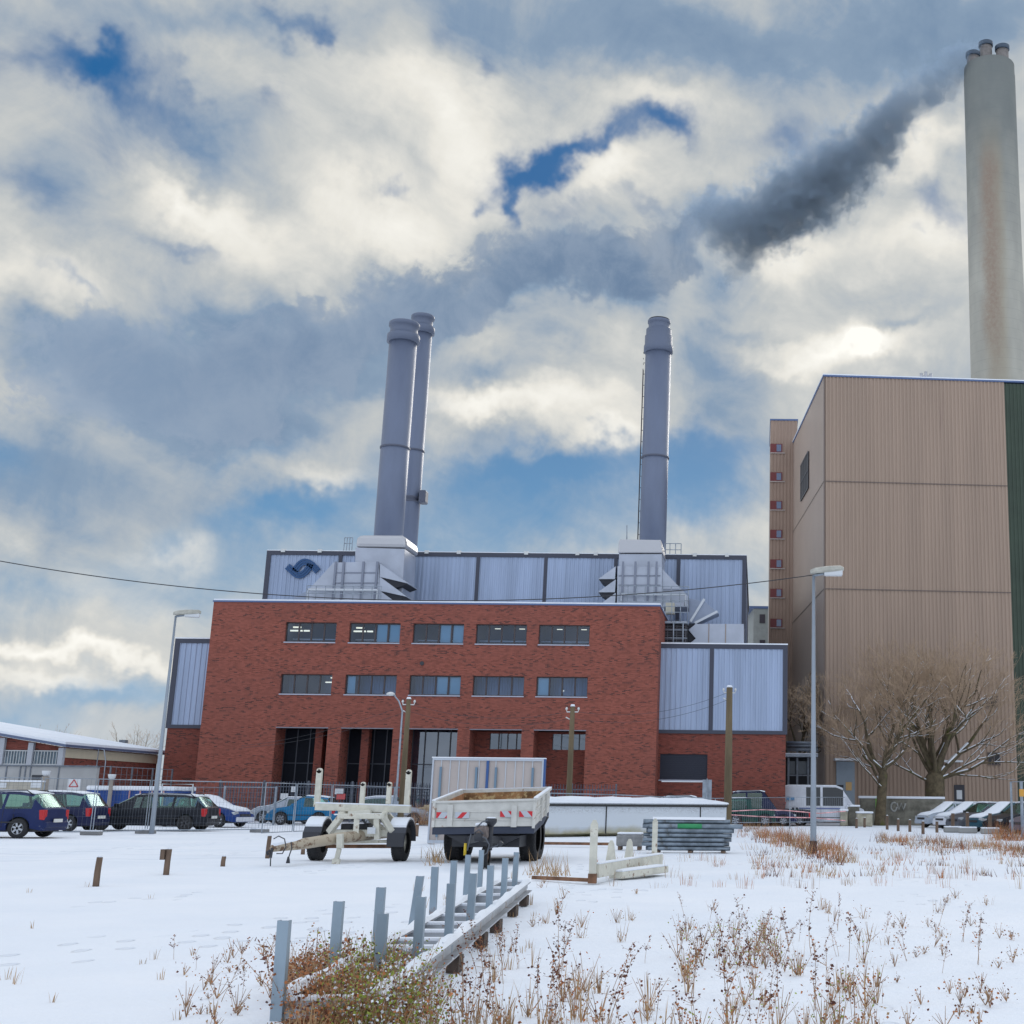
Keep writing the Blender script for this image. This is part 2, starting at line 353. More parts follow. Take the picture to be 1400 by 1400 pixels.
    def build(s, name, mat, parent=None, world=True, bevel=0.0, recalc=True):
        off = base_of(parent) if (parent is not None and world) else Vector((0, 0, 0))
        me = bpy.data.meshes.new(name); me.from_pydata([tuple(v-off) for v in s.v], [], s.f)
        me.polygons.foreach_set('use_smooth', s.sm)
        if recalc:
            bm = bmesh.new(); bm.from_mesh(me); bmesh.ops.recalc_face_normals(bm, faces=bm.faces); bm.to_mesh(me); bm.free()
        me.materials.append(mat); me.update()
        o = bpy.data.objects.new(name, me); C.objects.link(o)
        if parent is not None: o.parent = parent
        if bevel:
            b = o.modifiers.new('bevel', 'BEVEL'); b.width = bevel; b.segments = 2; b.limit_method = 'ANGLE'; b.angle_limit = math.radians(40)
        return o
def thing(name, label, cat, loc=(0, 0, 0), rz=0.0, group=None):
    o = bpy.data.objects.new(name, None); C.objects.link(o); o.location = loc; o.rotation_euler = (0, 0, rz); o.empty_display_size = .2
    o['label'] = label; o['category'] = cat
    if group: o['group'] = group
    return o
def tag(o, label=None, cat=None, group=None, kind=None):
    if label: o['label'] = label
    if cat: o['category'] = cat
    if group: o['group'] = group
    if kind: o['kind'] = kind
    return o
def copy_tree(o, parent=None):
    c = o.copy(); C.objects.link(c); c.parent = parent
    for ch in list(o.children): copy_tree(ch, c)
    return c
def recenter(o):                                          # move a single-mesh thing's origin to its base
    me = o.data; xs = [v.co for v in me.vertices]
    c = Vector((sum(v.x for v in xs)/len(xs), sum(v.y for v in xs)/len(xs), min(v.z for v in xs)))
    me.transform(Matrix.Translation(-c)); o.location = c; return o
def wall_holes(mb, x0, x1, z0, z1, y, holes, depth):      # front wall with rectangular openings and their reveals
    xs = sorted({x0, x1, *[h[0] for h in holes], *[h[1] for h in holes]}); zs = sorted({z0, z1, *[h[2] for h in holes], *[h[3] for h in holes]})
    for i in range(len(xs)-1):
        for j in range(len(zs)-1):
            cx = (xs[i]+xs[i+1])/2; cz = (zs[j]+zs[j+1])/2
            if any(h[0] < cx < h[1] and h[2] < cz < h[3] for h in holes): continue
            mb.face([(xs[i], y, zs[j]), (xs[i+1], y, zs[j]), (xs[i+1], y, zs[j+1]), (xs[i], y, zs[j+1])])
    for (a, b, c, d) in holes:
        e = y+depth
        mb.face([(a, y, c), (a, y, d), (a, e, d), (a, e, c)]); mb.face([(b, y, c), (b, e, c), (b, e, d), (b, y, d)])
        mb.face([(a, y, d), (b, y, d), (b, e, d), (a, e, d)])
        if c > z0+.01: mb.face([(a, y, c), (a, e, c), (b, e, c), (b, y, c)])
def ribs(mb, a, b, z0, z1, pitch, amp, out):              # trapezoid sheet from plan point a to b, ribs standing out along out
    a = Vector((*a, 0)); b = Vector((*b, 0)); L = (b-a).length; d = (b-a)/L; o = Vector((*out, 0))
    n = max(1, round(L/pitch)); p = L/n; pts = []
    for i in range(n):
        for (f, h) in ((0, 0), (.32, 0), (.42, 1), (.84, 1), (.94, 0)): pts.append(a+d*(i*p+f*p)+o*h*amp)
    pts.append(b)
    for i in range(len(pts)-1):
        q, r = pts[i], pts[i+1]
        mb.face([(q.x, q.y, z0), (r.x, r.y, z0), (r.x, r.y, z1), (q.x, q.y, z1)])
# ------------------------------------------------------------------ ground
def hn(x, y): return math.sin(x*1.7+math.sin(y*1.1)*1.3)*math.cos(y*1.3+.6*math.sin(x*.9))
def ground_z(x, y):
    far = max(0.0, min(1.0, (70-y)/40))
    z = .012*hn(x, y)+.008*hn(x*2.7+3, y*2.3)
    if x > -4: z += .012*hn(x*4.1, y*4.7)*min(1, (x+4)/3)
    z *= far
    if y < 48:                                            # shallow wheel ruts curving over the open lot
        for r0 in (9.0, 10.6, 14.5, 16.1):
            d = abs(math.hypot(x+19, (y-44)*1.0)-r0)
            if d < .22 and y < 44 and x < -8: z -= .03*math.cos(d/.22*math.pi/2)
    return z - .01
def build_ground():
    def axis(segs):
        out = [segs[0][0]]
        for a, b, st in segs:
            n = max(1, round((b-a)/st)); out += [a+(b-a)*(i+1)/n for i in range(n)]
        return out
    xs = axis([(-900, -120, 120), (-120, -40, 8), (-40, -22, .8), (-22, -8, .16), (-8, 10, .18), (10, 30, 1), (30, 120, 9), (120, 900, 120)])
    ys = axis([(-60, 0, 12), (0, 7, 1), (7, 32, .17), (32, 48, .3), (48, 90, 1.6), (90, 200, 20), (200, 1500, 200)])
    vs = []; fs = []
    for y in ys:
        for x in xs: vs.append((x, y, ground_z(x, y) if (-45 < x < 32 and 0 < y < 90) else -.01))
    n = len(xs)
    for j in range(len(ys)-1):
        for i in range(n-1): fs.append((j*n+i, j*n+i+1, (j+1)*n+i+1, (j+1)*n+i))
    me = bpy.data.meshes.new('snow_ground'); me.from_pydata(vs, [], fs); me.polygons.foreach_set('use_smooth', [True]*len(fs))
    me.materials.append(GROUND); o = bpy.data.objects.new('snow_ground', me); C.objects.link(o); tag(o, kind='structure')
build_ground()

# ------------------------------------------------------------------ materials of the works
CLAD = M('cladding', (.33, .40, .54), .42, .15, var=.13, vscale=1.1, spec=.4, stretch=(1, 1, .07))
CLADW = M('duct_sheet', (.40, .43, .50), .38, .35, var=.1, vscale=.5, stain=(.9, .66, (.22, .2, .2)))
DARKTRIM = M('dark_trim', (.045, .05, .075), .5)
BLUECAP = M('blue_cap', (.09, .14, .28), .4)
STACK = M('stack_paint', (.15, .18, .26), .42, .1, var=.08, vscale=.6, stretch=(1, 1, .25))
STACKD = M('stack_collar', (.09, .10, .14), .5)
CONC = None
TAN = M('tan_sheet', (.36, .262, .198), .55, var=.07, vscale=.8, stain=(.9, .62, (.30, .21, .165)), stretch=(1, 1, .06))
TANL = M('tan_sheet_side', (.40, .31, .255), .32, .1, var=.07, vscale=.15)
GREEN = M('green_sheet', (.035, .055, .035), .5, var=.15, vscale=.4)
STEEL = M('galvanised', (.30, .34, .39), .45, .5, var=.18, vscale=4)
STEELD = M('galvanised_dark', (.16, .18, .21), .5, .5, var=.2, vscale=4)
PALE = M('pale_paint', (.62, .63, .62), .5, var=.06, vscale=1)
BLACK = M('black_rubber', (.02, .02, .022), .8)
DARK = M('dark_metal', (.03, .032, .04), .5)
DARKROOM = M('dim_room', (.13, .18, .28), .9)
FRAME = M('window_frame', (.055, .045, .05), .5)
SILL = M('window_sill', (.42, .44, .52), .4, .3)
LAMP = M('strip_lamp', (.9, .85, .7), .5, emit=((1, .86, .6), 1.1))
WOOD = M('old_wood', (.15, .10, .07), .85, var=.35, vscale=6, bump=.4, stretch=(1, 1, .2))
POLEWOOD = M('pole_wood', (.14, .105, .06), .85, var=.25, vscale=3, stretch=(1, 1, .15), stain=(1.5, .6, (.10, .11, .035)))
WHITE = M('white_sheet', (.60, .62, .64), .5, var=.05, vscale=1)
CREAM = M('cream_band', (.60, .54, .40), .6, var=.04)
RED = M('red_frame', (.17, .03, .03), .5)
BLINDS = M('blind', (.42, .62, .66), .8); BLINDD = M('dark_blind', (.05, .05, .06), .8)

# ------------------------------------------------------------------ brick power house
def power_house():
    Y = 80.0
    X = lambda px, py: P(px, py, Y).x
    Z = lambda px, py: P(px, py, Y).z
    x0 = X(280, 940); x1 = X(899, 950); top = Z(600, 826)
    th = thing('brick_power_house', 'long red brick power station building with two rows of ribbon windows and dark arcade bays', 'building', ((x0+x1)/2, Y, 0))
    starts = [X(390, 862), X(477.5, 863), X(564.5, 864), X(650.5, 866), X(736.5, 867)]; wd = X(806, 868)-X(736.5, 867)
    zu0, zu1 = Z(600, 879.5), Z(600, 852.5); zl0, zl1 = Z(600, 950.5), Z(600, 923.5); zb = Z(600, 996)
    holes = []
    for s in starts: holes += [(s, s+wd, zu0, zu1), (s, s+wd, zl0, zl1), (s, s+wd, 0, zb)]
    mb = MB(); wall_holes(mb, x0, x1, 0, top, Y, [h for h in holes if h[2] > .1], .28)
    mb.v = []; mb.f = []; mb.sm = []
    wall_holes(mb, x0, x1, 0, top, Y, holes, .28)
    mb.face([(x0, Y, 0), (x0, Y, top), (x0, Y+9, top), (x0, Y+9, 0)]); mb.face([(x1, Y, 0), (x1, Y+9, 0), (x1, Y+9, top), (x1, Y, top)])
    mb.face([(x0, Y+9, 0), (x0, Y+9, top), (x1, Y+9, top), (x1, Y+9, 0)])
    # deep side walls of the arcade bays
    for s in starts:
        mb.face([(s, Y+.28, 0), (s, Y+.28, zb), (s, Y+1.7, zb), (s, Y+1.7, 0)]); mb.face([(s+wd, Y+.28, 0), (s+wd, Y+1.7, 0), (s+wd, Y+1.7, zb), (s+wd, Y+.28, zb)])
        mb.face([(s, Y+.28, zb), (s+wd, Y+.28, zb), (s+wd, Y+1.7, zb), (s, Y+1.7, zb)])
    mb.build('wall', BRICK, th, recalc=False)
    MB().box(x0-.05, x1+.05, Y-.05, Y+9, top, top+.10).build('roof_slab', BLUECAP, th)
    MB().box(x0-.02, x1+.02, Y+.0, Y+8.9, top+.103, top+.20).build('snow', SNOW, th)
    q = X(577, 907), Z(577, 907)
    MB().lathe((q[0], Y-.06, q[1]), [(.13, 0), (.13, .07)], 20, 'y').build('vent_cap', DARK, th)
    # windows
    lit = {0: [0], 1: [0]}
    light = {(0, 1): [2, 3], (0, 2): [2, 3], (1, 1): [0], (1, 2): [2, 3], (1, 4): [0]}
    rnd = random.Random(3)
    for row, (za, zc) in enumerate(((zu0, zu1), (zl0, zl1))):
        for i, s in enumerate(starts):
            yy = Y+.22
            w = MB(); n = 4; lw = wd/n
            w.box(s, s+.05, yy-.04, yy+.06, za, zc); w.box(s+wd-.05, s+wd, yy-.04, yy+.06, za, zc)
            w.box(s+.05, s+wd-.05, yy-.04, yy+.06, za, za+.06); w.box(s+.05, s+wd-.05, yy-.04, yy+.06, zc-.06, zc)
            for k in range(1, n): w.box(s+k*lw-.05, s+k*lw+.05, yy-.035, yy+.055, za+.06, zc-.06)
            win = w.build('window', FRAME, th)
            MB().box(s-.02, s+wd+.02, Y-.06, Y+.18, za-.07, za-.003).build('sill', SILL, win)
            g = MB(); g.face([(s+.05, yy, za+.06), (s+wd-.05, yy, za+.06), (s+wd-.05, yy, zc-.06), (s+.05, yy, zc-.06)]); g.build('pane', GLASS, win, recalc=False)
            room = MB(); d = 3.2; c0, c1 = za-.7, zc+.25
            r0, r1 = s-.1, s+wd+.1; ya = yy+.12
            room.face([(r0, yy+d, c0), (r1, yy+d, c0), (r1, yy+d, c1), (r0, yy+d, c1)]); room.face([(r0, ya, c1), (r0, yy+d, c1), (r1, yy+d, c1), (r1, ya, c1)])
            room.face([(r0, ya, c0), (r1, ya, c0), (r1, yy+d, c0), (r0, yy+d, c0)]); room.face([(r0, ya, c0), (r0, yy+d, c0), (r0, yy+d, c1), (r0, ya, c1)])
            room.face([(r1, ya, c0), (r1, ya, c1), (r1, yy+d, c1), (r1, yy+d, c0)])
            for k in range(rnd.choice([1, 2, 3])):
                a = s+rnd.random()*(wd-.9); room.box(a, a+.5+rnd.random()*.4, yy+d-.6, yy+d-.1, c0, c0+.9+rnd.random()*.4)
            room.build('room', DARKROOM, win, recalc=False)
            for k in range(n):
                if k in light.get((row, i), []):
                    bl = MB(); bl.box(s+k*lw+.08, s+(k+1)*lw-(.08 if (row, i) != (1, 1) else .25), yy+.1, yy+.11, za+.08, zc-.08); bl.build('blind', BLINDS, win)
            if (row, i) == (1, 0):
                MB().box(s+lw+.06, s+3*lw-.1, yy+.1, yy+.11, za+.08, zc-.08).build('blind', BLINDD, win)
            if (row, i) in ((0, 0), (0, 1)):
                for (a, b, zz, yo) in ((.06, .56, .17, .9), (.04, .8, .44, .5), (.9, 1.25, .44, .5)):
                    MB().box(s+a, s+b, yy+yo, yy+yo+.1, zc-zz-.05, zc-zz+.04).build('strip_light', LAMP, win)
            if (row, i) == (1, 0):
                for (a, b, zz) in ((2.55, 3.1, .42), (3.0, 3.18, .62), (2.85, 3.2, .14)):
                    MB().box(s+a, s+b, yy+.5, yy+.6, zc-zz-.04, zc-zz+.03).build('strip_light', LAMP, win)
            if (row, i) in ((0, 3), (0, 4)):
                for a in (.95, 2.5):
                    MB().box(s+a, s+a+.35, yy+.9, yy+1, zc-.16, zc-.12).build('strip_light', LAMP, win)
            if (row, i) == (1, 4):
                MB().lathe((s+1.45, yy+1.6, za+.45), [(.05, 0), (.09, .03), (.09, .06), (.02, .1)], 12).build('strip_light', LAMP, win)
    # arcade recesses
    for i, s in enumerate(starts):
        yb = Y+1.7; e = s+wd
        MB().box(s-.02, e+.02, Y-.02, Y+.26, zb-.06, zb-.003).build('lintel', M('lintel_grey', (.22, .22, .26), .6), th)
        if i < 3:
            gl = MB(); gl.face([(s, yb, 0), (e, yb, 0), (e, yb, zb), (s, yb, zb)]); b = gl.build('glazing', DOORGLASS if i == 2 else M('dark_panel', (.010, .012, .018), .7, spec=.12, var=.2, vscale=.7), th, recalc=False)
            mu = MB()
            nx = 4; hz = (zb*.28, zb*.62)
            for k in range(nx+1): mu.box(s+wd*k/nx-.035, s+wd*k/nx+.035, yb-.06, yb-.004, 0, zb)
            for h in hz: mu.box(s, e, yb-.05, yb-.006, h-.03, h+.03)
            mu.build('mullion', M('mullion_dark', (.04, .045, .06), .5), b)
            if i == 2:
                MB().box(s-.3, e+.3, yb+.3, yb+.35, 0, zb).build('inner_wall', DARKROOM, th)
            else:
                pc = s+wd*(.74 if i == 0 else .38); MB().box(pc-.24, pc+.24, yb-.7, yb-.1, 0, zb-.01).build('brick_pillar', BRICK2, th)
        else:
            h = MB(); wall_holes(h, s, e, 0, zb, yb, [(s+.9, e-.05, zb-1.15, zb-.18)], .2); h.build('recess_wall', BRICK2, th, recalc=False)
            g = MB(); g.face([(s+.9, yb+.1, zb-1.15), (e-.05, yb+.1, zb-1.15), (e-.05, yb+.1, zb-.18), (s+.9, yb+.1, zb-.18)]); wn = g.build('window', DOORGLASS, th, recalc=False)
            f = MB()
            for k in range(5): xx = s+.9+(wd-.95)*k/4; f.box(xx-.03, xx+.03, yb+.04, yb+.09, zb-1.15, zb-.18)
            f.build('frame', FRAME, wn)
            MB().box(s+.9, e, yb+.5, yb+.6, zb-1.3, zb).build('inner_wall', M('curtain_warm', (.30, .26, .17), .9, var=.6, vscale=1.2), wn)
    MB().box(x0+.3, x1-.3, Y-2, Y+1.6, .0, .03).build('threshold', M('paving', (.24, .24, .25), .9), th)
power_house()

# ------------------------------------------------------------------ cladded boiler hall behind
def hall():
    Y = 81.8; YU = 91.0
    xl = P(235, 940, Y).x; xr = P(1074.5, 940, Y).x; zt = P(985, 887, Y).z; zc = P(985, 1003, Y).z
    th = thing('cladded_boiler_hall', 'pale blue ribbed metal hall with dark edge trim rising behind the brick power house', 'building', (0, YU, 0))
    hole = (P(902, 1050, Y).x, P(967, 1050, Y).x, P(930, 1066, Y).z, P(930, 1031, Y).z)
    b = MB(); bl, br = P(280, 940, 80).x+.3, P(899, 950, 80).x-.3; wall_holes(b, br, xr, 0, zc, Y, [hole], .25); b2 = MB(); wall_holes(b2, xl, bl, 0, zc, Y, [], .25)
    b2.face([(xl, Y, 0), (xl, Y, zc), (xl, YU+9, zc), (xl, YU+9, 0)]); b2.build('brick_plinth', BRICK2, th, recalc=False); b.face([(xr, Y, 0), (xr, YU+9, 0), (xr, YU+9, zc), (xr, Y, zc)])
    b.build('brick_plinth', BRICK2, th, recalc=False)
    v = MB()
    v.box(hole[0], hole[1], Y+.22, Y+.24, hole[2], hole[3])
    for k in range(14): zz = hole[2]+(hole[3]-hole[2])*(k+.5)/14; v.bar((hole[0], Y+.14, zz), (hole[1], Y+.14, zz), .06, .05)
    lv = v.build('louvre', M('louvre_dark', (.03, .035, .06), .5), th); MB().box(hole[0]-.05, hole[1]+.05, Y-.08, Y+.1, hole[2]-.08, hole[2]-.004).build('sill', SILL, lv)
    w = MB(); ribs(w, (xl, Y-.02), (xr, Y-.02), zc+.0, zt, .34, .035, (0, -1)); ribs(w, (xl+.02, YU+9), (xl+.02, Y), zc, zt, .34, .035, (-1, 0)); ribs(w, (xr-.02, Y), (xr-.02, YU+9), zc, zt, .34, .035, (1, 0))
    w.build('low_cladding', CLAD, th, recalc=False)
    t = MB(); yy = Y-.10
    t.box(xl-.08, xr+.10, yy, YU+9, zt, zt+.28)
    t.box(xl-.08, xl+.24, yy, Y+.15, zc+.20, zt); t.box(xr-.20, xr+.10, yy, Y+.15, zc+.2, zt); t.box(xl-.08, xr+.10, yy, Y+.15, zc-.02, zc+.2)
    d = P(972.5, 940, Y).x; t.box(d-.13, d+.13, yy, Y+.1, zc+.2, zt); t.build('low_trim', DARKTRIM, th)
    MB().box(xl-.09, xr+.11, yy-.01, YU+9, zt+.283, zt+.36).build('snow', SNOW, th)
    # upper block
    ul = P(364, 790, YU).x; ur = P(1018.5, 800, YU).x; zu = P(700, 762, YU).z
    w = MB(); ribs(w, (ul, YU), (ur, YU), zt+.3, zu, .30, .03, (0, -1)); ribs(w, (ur, YU), (ur, YU+26), zt+.3, zu, .3, .03, (1, 0)); ribs(w, (ul, YU+26), (ul, YU), zt+.3, zu, .3, .03, (-1, 0))
    w.face([(ul, YU+26, 0), (ul, YU+26, zu), (ur, YU+26, zu), (ur, YU+26, 0)])
    w.build('high_cladding', CLAD, th, recalc=False)
    t = MB(); yy = YU-.10
    t.box(ul-.1, ur+.1, yy, YU+26.1, zu, zu+.30); t.box(ul-.1, ul+.22, yy, YU+.1, zt+.3, zu); t.box(ur-.2, ur+.1, yy, YU+.1, zt+.3, zu)
    for px in (463, 557, 652, 745, 841, 927):
        x = P(px, 800, YU).x; t.box(x-.12, x+.12, yy, YU+.05, zt+.3, zu)
    t.build('high_trim', DARKTRIM, th)
    MB().box(ul-.11, ur+.11, yy-.01, YU+26, zu+.303, zu+.35).build('roof_snow', SNOW, th)
    rail = MB()
    for px in (388, 438, 584, 628, 720, 790, 815, 950, 994):
        x = P(px, 755, YU).x; rail.box(x-.14, x+.14, YU-.2, YU+.1, zu+.18, zu+.42)
    rail.build('roof_bracket', PALE, th)
    # emblem: two interlocking three-line bands
    lg = MB()
    def band(pts, w=.85):
        pts = [P(a, b, YU-.16) for a, b in pts]
        # smooth the polyline
        sm = []
        for i in range(len(pts)-1):
            p0 = pts[max(i-1, 0)]; p1 = pts[i]; p2 = pts[i+1]; p3 = pts[min(i+2, len(pts)-1)]
            for k in range(6):
                u = k/6; sm.append(.5*((2*p1)+(p2-p0)*u+(2*p0-5*p1+4*p2-p3)*u*u+(3*p1-p0-3*p2+p3)*u**3))
        sm.append(pts[-1])
        nrm = []
        for i in range(len(sm)):
            d = (sm[min(i+1, len(sm)-1)]-sm[max(i-1, 0)]).normalized(); nrm.append(Vector((-d.z, 0, d.x)))
        for off in (-1, 0, 1):
            for i in range(len(sm)-1):
                a, b = sm[i]+nrm[i]*off*w/3, sm[i+1]+nrm[i+1]*off*w/3; h = w/3*.42
                q = [a-nrm[i]*h, b-nrm[i+1]*h, b+nrm[i+1]*h, a+nrm[i]*h]
                lg.extr([tuple(v) for v in q], None, (0, .06, 0))
    band([(392.5, 774), (399, 780), (405, 785), (411, 786), (417, 782), (422, 776), (424.5, 771)], .5)
    band([(434.5, 781), (429, 775), (423, 770), (416, 768), (410, 771), (405, 777), (403, 781)], .5)
    lg.build('emblem', M('emblem_blue', (.015, .07, .19), .5), th)
hall()

# ------------------------------------------------------------------ rooftop air intakes
def intake(Yf, polys, label, extras):
    c = P(*polys['at'], Yf)
    th = thing('air_intake', label, 'air intake', (c.x, Yf, P(600, 826, 80).z+.2), group='air intake ducts on the roof')
    for (name, pts, dy, dep) in polys['parts']:
        mb = MB(); mb.prism([(P(a, b, Yf).x, P(a, b, Yf).z) for a, b in pts], Yf+dy, Yf+dy+dep)
        mb.build(name, M('cowl_dark', (.02, .022, .03), .6) if name == 'cowl_shade' else CLADW, th, bevel=0)
    return th
YI = 86.0
def px2(p, y): q = P(p[0], p[1], y); return (q.x, q.z)
def duct_group(side):
    if side == 0:
        th = thing('air_intake', 'stepped grey metal air intake duct at the foot of the pair of chimneys', 'air intake', (P(515, 800, YI).x, YI, P(515, 822, YI).z), group='rooftop air intake ducts')
        body = [(455, 824), (455, 769), (518, 768), (521, 824)]; tower = [(481, 824), (482, 746), (550, 748), (546, 824)]
        hoodl = [(415, 824), (418, 808), (455, 768), (456, 824)]; cap = [(482, 746), (484, 733), (488, 729), (546, 729), (552, 733), (553, 747)]
        cowls = [[(520, 771), (520, 789), (558, 798)], [(520, 789.5), (520, 808), (556, 816)], [(519, 808), (518, 824), (540, 823)]]
        posts = [457, 468, 495, 514]; lows = [(394, 815), (415, 804), (415, 824), (398, 824)]
    else:
        th = thing('air_intake', 'stepped grey metal air intake duct with platform at the foot of the single chimney', 'air intake', (P(880, 800, YI).x, YI, P(880, 828, YI).z), group='rooftop air intake ducts')
        body = [(843, 829), (844, 774), (905, 775), (905, 829)]; tower = [(844.5, 800), (845, 755), (904, 755), (904, 800)]
        hoodl = [(905, 829), (905, 777), (940, 814), (941, 829)]; cap = [(844, 754), (845, 737), (847, 735), (903, 736), (905, 754)]
        cowls = [[(842, 775), (818.5, 792), (841, 792)], [(842, 793), (818, 810), (841, 810)], [(842, 811), (822, 826), (841, 828)]]
        posts = [851, 868, 886, 897]; lows = [(941, 850), (941, 815), (963, 820), (982, 836), (950, 850)]
    MB().prism([px2(p, YI) for p in tower], YI+.6, YI+3.6).build('duct_tower', CLADW, th, bevel=.03)
    MB().prism([px2(p, YI) for p in cap], YI+.5, YI+3.9).build('duct_cap', M('cap_sheet', (.48, .48, .50), .33, .5), th, bevel=.25)
    MB().prism([px2(p, YI) for p in body], YI, YI+2.8).build('filter_housing', CLADW, th, bevel=.03)
    MB().prism([px2(p, YI) for p in hoodl], YI+.2, YI+2.6).build('sloped_duct', CLADW, th, bevel=.02)
    el = MB().prism([px2(p, YI) for p in lows], YI+.9, YI+2.4).build('duct_elbow', M('elbow_sheet', (.27, .31, .40), .5, .3, var=.12, vscale=.8), th, bevel=.02)
    if side == 1:
        for u, v in (((963, 819), (944, 850)), ((981, 836), (950, 852))):
            a = P(*u, YI+.85); b = P(*v, YI+.85); MB().bar(a, b, .16, .16).build('edge_strip', M('strip_bright', (.55, .58, .62), .35, .4), el)
    for u, v in (((420, 806), (455, 806)), ((457, 797), (517, 797)), ((457, 783), (517, 783))) if side == 0 else (((846, 800), (903, 800)), ((846, 787), (903, 787)), ((906, 806), (934, 806))):
        a = P(*u, YI-.03); b = P(*v, YI-.03); MB().bar(a, b, .06, .07).build('seam', M('seam_grey', (.2, .22, .28), .5), th)
    for c in cowls[:]:
        q = [px2(p, YI) for p in c]
        m = MB(); m.prism(q, YI-.1, YI-.04); m.prism(q, YI+2.5, YI+2.56)
        # sloping top sheet; a near-black wedge fills the open underside
        a, b = (q[0], q[2]) if side == 0 else (q[0], q[1])
        m.bar((a[0], YI+1.23, a[1]), (b[0], YI+1.23, b[1]), 2.6, .05)
        co = m.build('cowl', CLADW, th)
        d = MB(); e = (q[1], q[2])
        zz = min(e[0][1], e[1][1])
        d.box(min(e[0][0], e[1][0]), max(e[0][0], e[1][0])-.1, YI-.14, YI-.11, zz-.08, zz+.02)
        # near-black wedge standing in for the shade inside the cowl mouth
        xin = q[0][0]; xo = q[2][0] if side == 0 else q[1][0]; zo = q[2][1] if side == 0 else q[1][1]
        zi = q[1][1] if side == 0 else q[2][1]
        drop = .55
        d2 = MB(); d2.prism([(xin, zi+.02), (xo, zo), (xin+(xo-xin)*.25, zo-drop)], YI-.02, YI+2.5); d2.build('cowl_shade', M('cowl_dark', (.015, .017, .025), .7), co)
    m = MB()
    zb = px2((0, body[0][1]), YI)[1]
    for p in posts:
        x = px2((p, 800), YI)[0]; z0 = px2((p, 822), YI)[1]; z1 = px2((p, 768), YI)[1]
        m.box(x-.07, x+.07, YI-.12, YI-.002, z0, z1)
    m.build('stiffener', M('seam_grey', (.2, .22, .28), .5), th)
    # pipes and railing in front
    m = MB(); lo, hi = (418, 520) if side == 0 else (846, 941)
    for dz in (0, .55, 1.05):
        a = P(lo, 822, YI-1); b = P(hi, 824, YI-1); m.tube([(a.x, YI-1, a.z+dz), (b.x, YI-1, a.z+dz)], .028, 6)
    n = 8
    for k in range(n+1):
        x = a.x+(b.x-a.x)*k/n; m.tube([(x, YI-1, a.z), (x, YI-1, a.z+1.05)], .028, 6)
    m.build('railing', STEEL, th)
    m = MB(); a = P(lo+4, 806 if side == 0 else 812, YI-.4); b = P(hi-4, 806 if side == 0 else 813, YI-.4)
    m.tube([(a.x, YI-.4, a.z-.8), (a.x, YI-.4, a.z), (b.x, YI-.4, a.z), (b.x, YI-.4, a.z-.8)], .09, 8); m.build('pipe', M('pale_pipe', (.55, .58, .62), .35, .4), th)
    # little roof railing next to the tower
    m = MB(); YR = 91.3
    r = (470, 481, 735, 751) if side == 0 else (908, 931, 743, 760)
    a = P(r[0], r[3], YR); b = P(r[1], r[3], YR); top = P(r[0], r[2], YR).z
    for zz in (top, (top+a.z)/2): m.tube([(a.x, YR, zz), (b.x, YR, zz)], .03, 6)
    for k in range(4): x = a.x+(b.x-a.x)*k/3; m.tube([(x, YR, a.z-.3), (x, YR, top)], .03, 6)
    m.build('roof_railing', STEEL, th)
    return th
duct_group(0); di = duct_group(1)
def platform():
    # machinery and landing right of the brick block, on the low roof
    Yp = 84.5; X = lambda px: P(px, 850, Yp).x; Z = lambda py: P(920, py, Yp).z
    zb = P(985, 885, 81.8).z+.35
    th = thing('machinery_platform', 'railed steel landing over dark fan housing beside the upper right corner of the brick block', 'platform', (X(922), Yp, zb))
    MB().box(X(897), X(940), Yp, Yp+2.2, Z(852), Z(849)).build('deck', STEEL, th)
    m = MB(); m.box(X(898), X(939), Yp+.5, Yp+2.3, zb, Z(853)); m.build('fan_housing', M('fan_dark', (.03, .03, .035), .6, var=.5, vscale=3), th)
    m = MB()
    for k in range(9): z = zb+.2+(Z(853)-zb-.3)*k/8; m.bar((X(899), Yp+.42, z), (X(938), Yp+.42, z), .05, .04)
    for k in range(4): x = X(900+k*12.5); m.bar((x, Yp+.4, zb), (x, Yp+.4, Z(853)), .05)
    m.build('louvre', M('louvre_grey', (.12, .12, .14), .5), th)
    m = MB()
    for z in (Z(821), Z(829), Z(837), zb+.55, zb+1.1): m.tube([(X(897), Yp, z), (X(940), Yp, z)], .028, 6)
    for px in (899, 907, 918, 930, 940): m.tube([(X(px), Yp, Z(850)), (X(px), Yp, Z(821))], .03, 6)
    for px in (905, 921, 934): m.tube([(X(px), Yp, zb), (X(px), Yp, Z(851))], .05, 6)
    m.build('railing', STEEL, th)
    MB().box(X(909), X(921), Yp+.3, Yp+.9, Z(838), Z(823)).build('control_cabinet', M('cabinet_cream', (.5, .47, .38), .6), th, bevel=.03)
    c = M('cowl_dark', (.015, .017, .025), .7)
    sb = thing('silencer_box', 'pale metal silencer box with zigzag end standing on the lower hall roof', 'silencer', (X(980), Yp+1, zb))
    YS = Yp+1.2
    q = [px2(p, YS) for p in [(941, 861), (951, 853), (1017, 853), (1017, 887), (942, 887), (941, 881), (951, 873)]]
    MB().prism(q, YS, YS+3).build('box_shell', CLADW, sb, bevel=.02)
    q = [px2(p, YS) for p in [(938, 853), (949, 853), (941, 860), (950.5, 872), (941, 880), (944, 887), (938, 887)]]
    MB().prism(q, YS+.1, YS+2.8).build('zigzag_end', c, sb)
    m = MB()
    for px in (969, 992): x = px2((px, 870), YS)[0]; m.box(x-.03, x+.03, YS-.04, YS-.002, px2((0, 884), YS)[1], px2((1000, 853), YS)[1])
    m.build('seam', M('rust_seam', (.3, .24, .2), .7), sb)
platform()

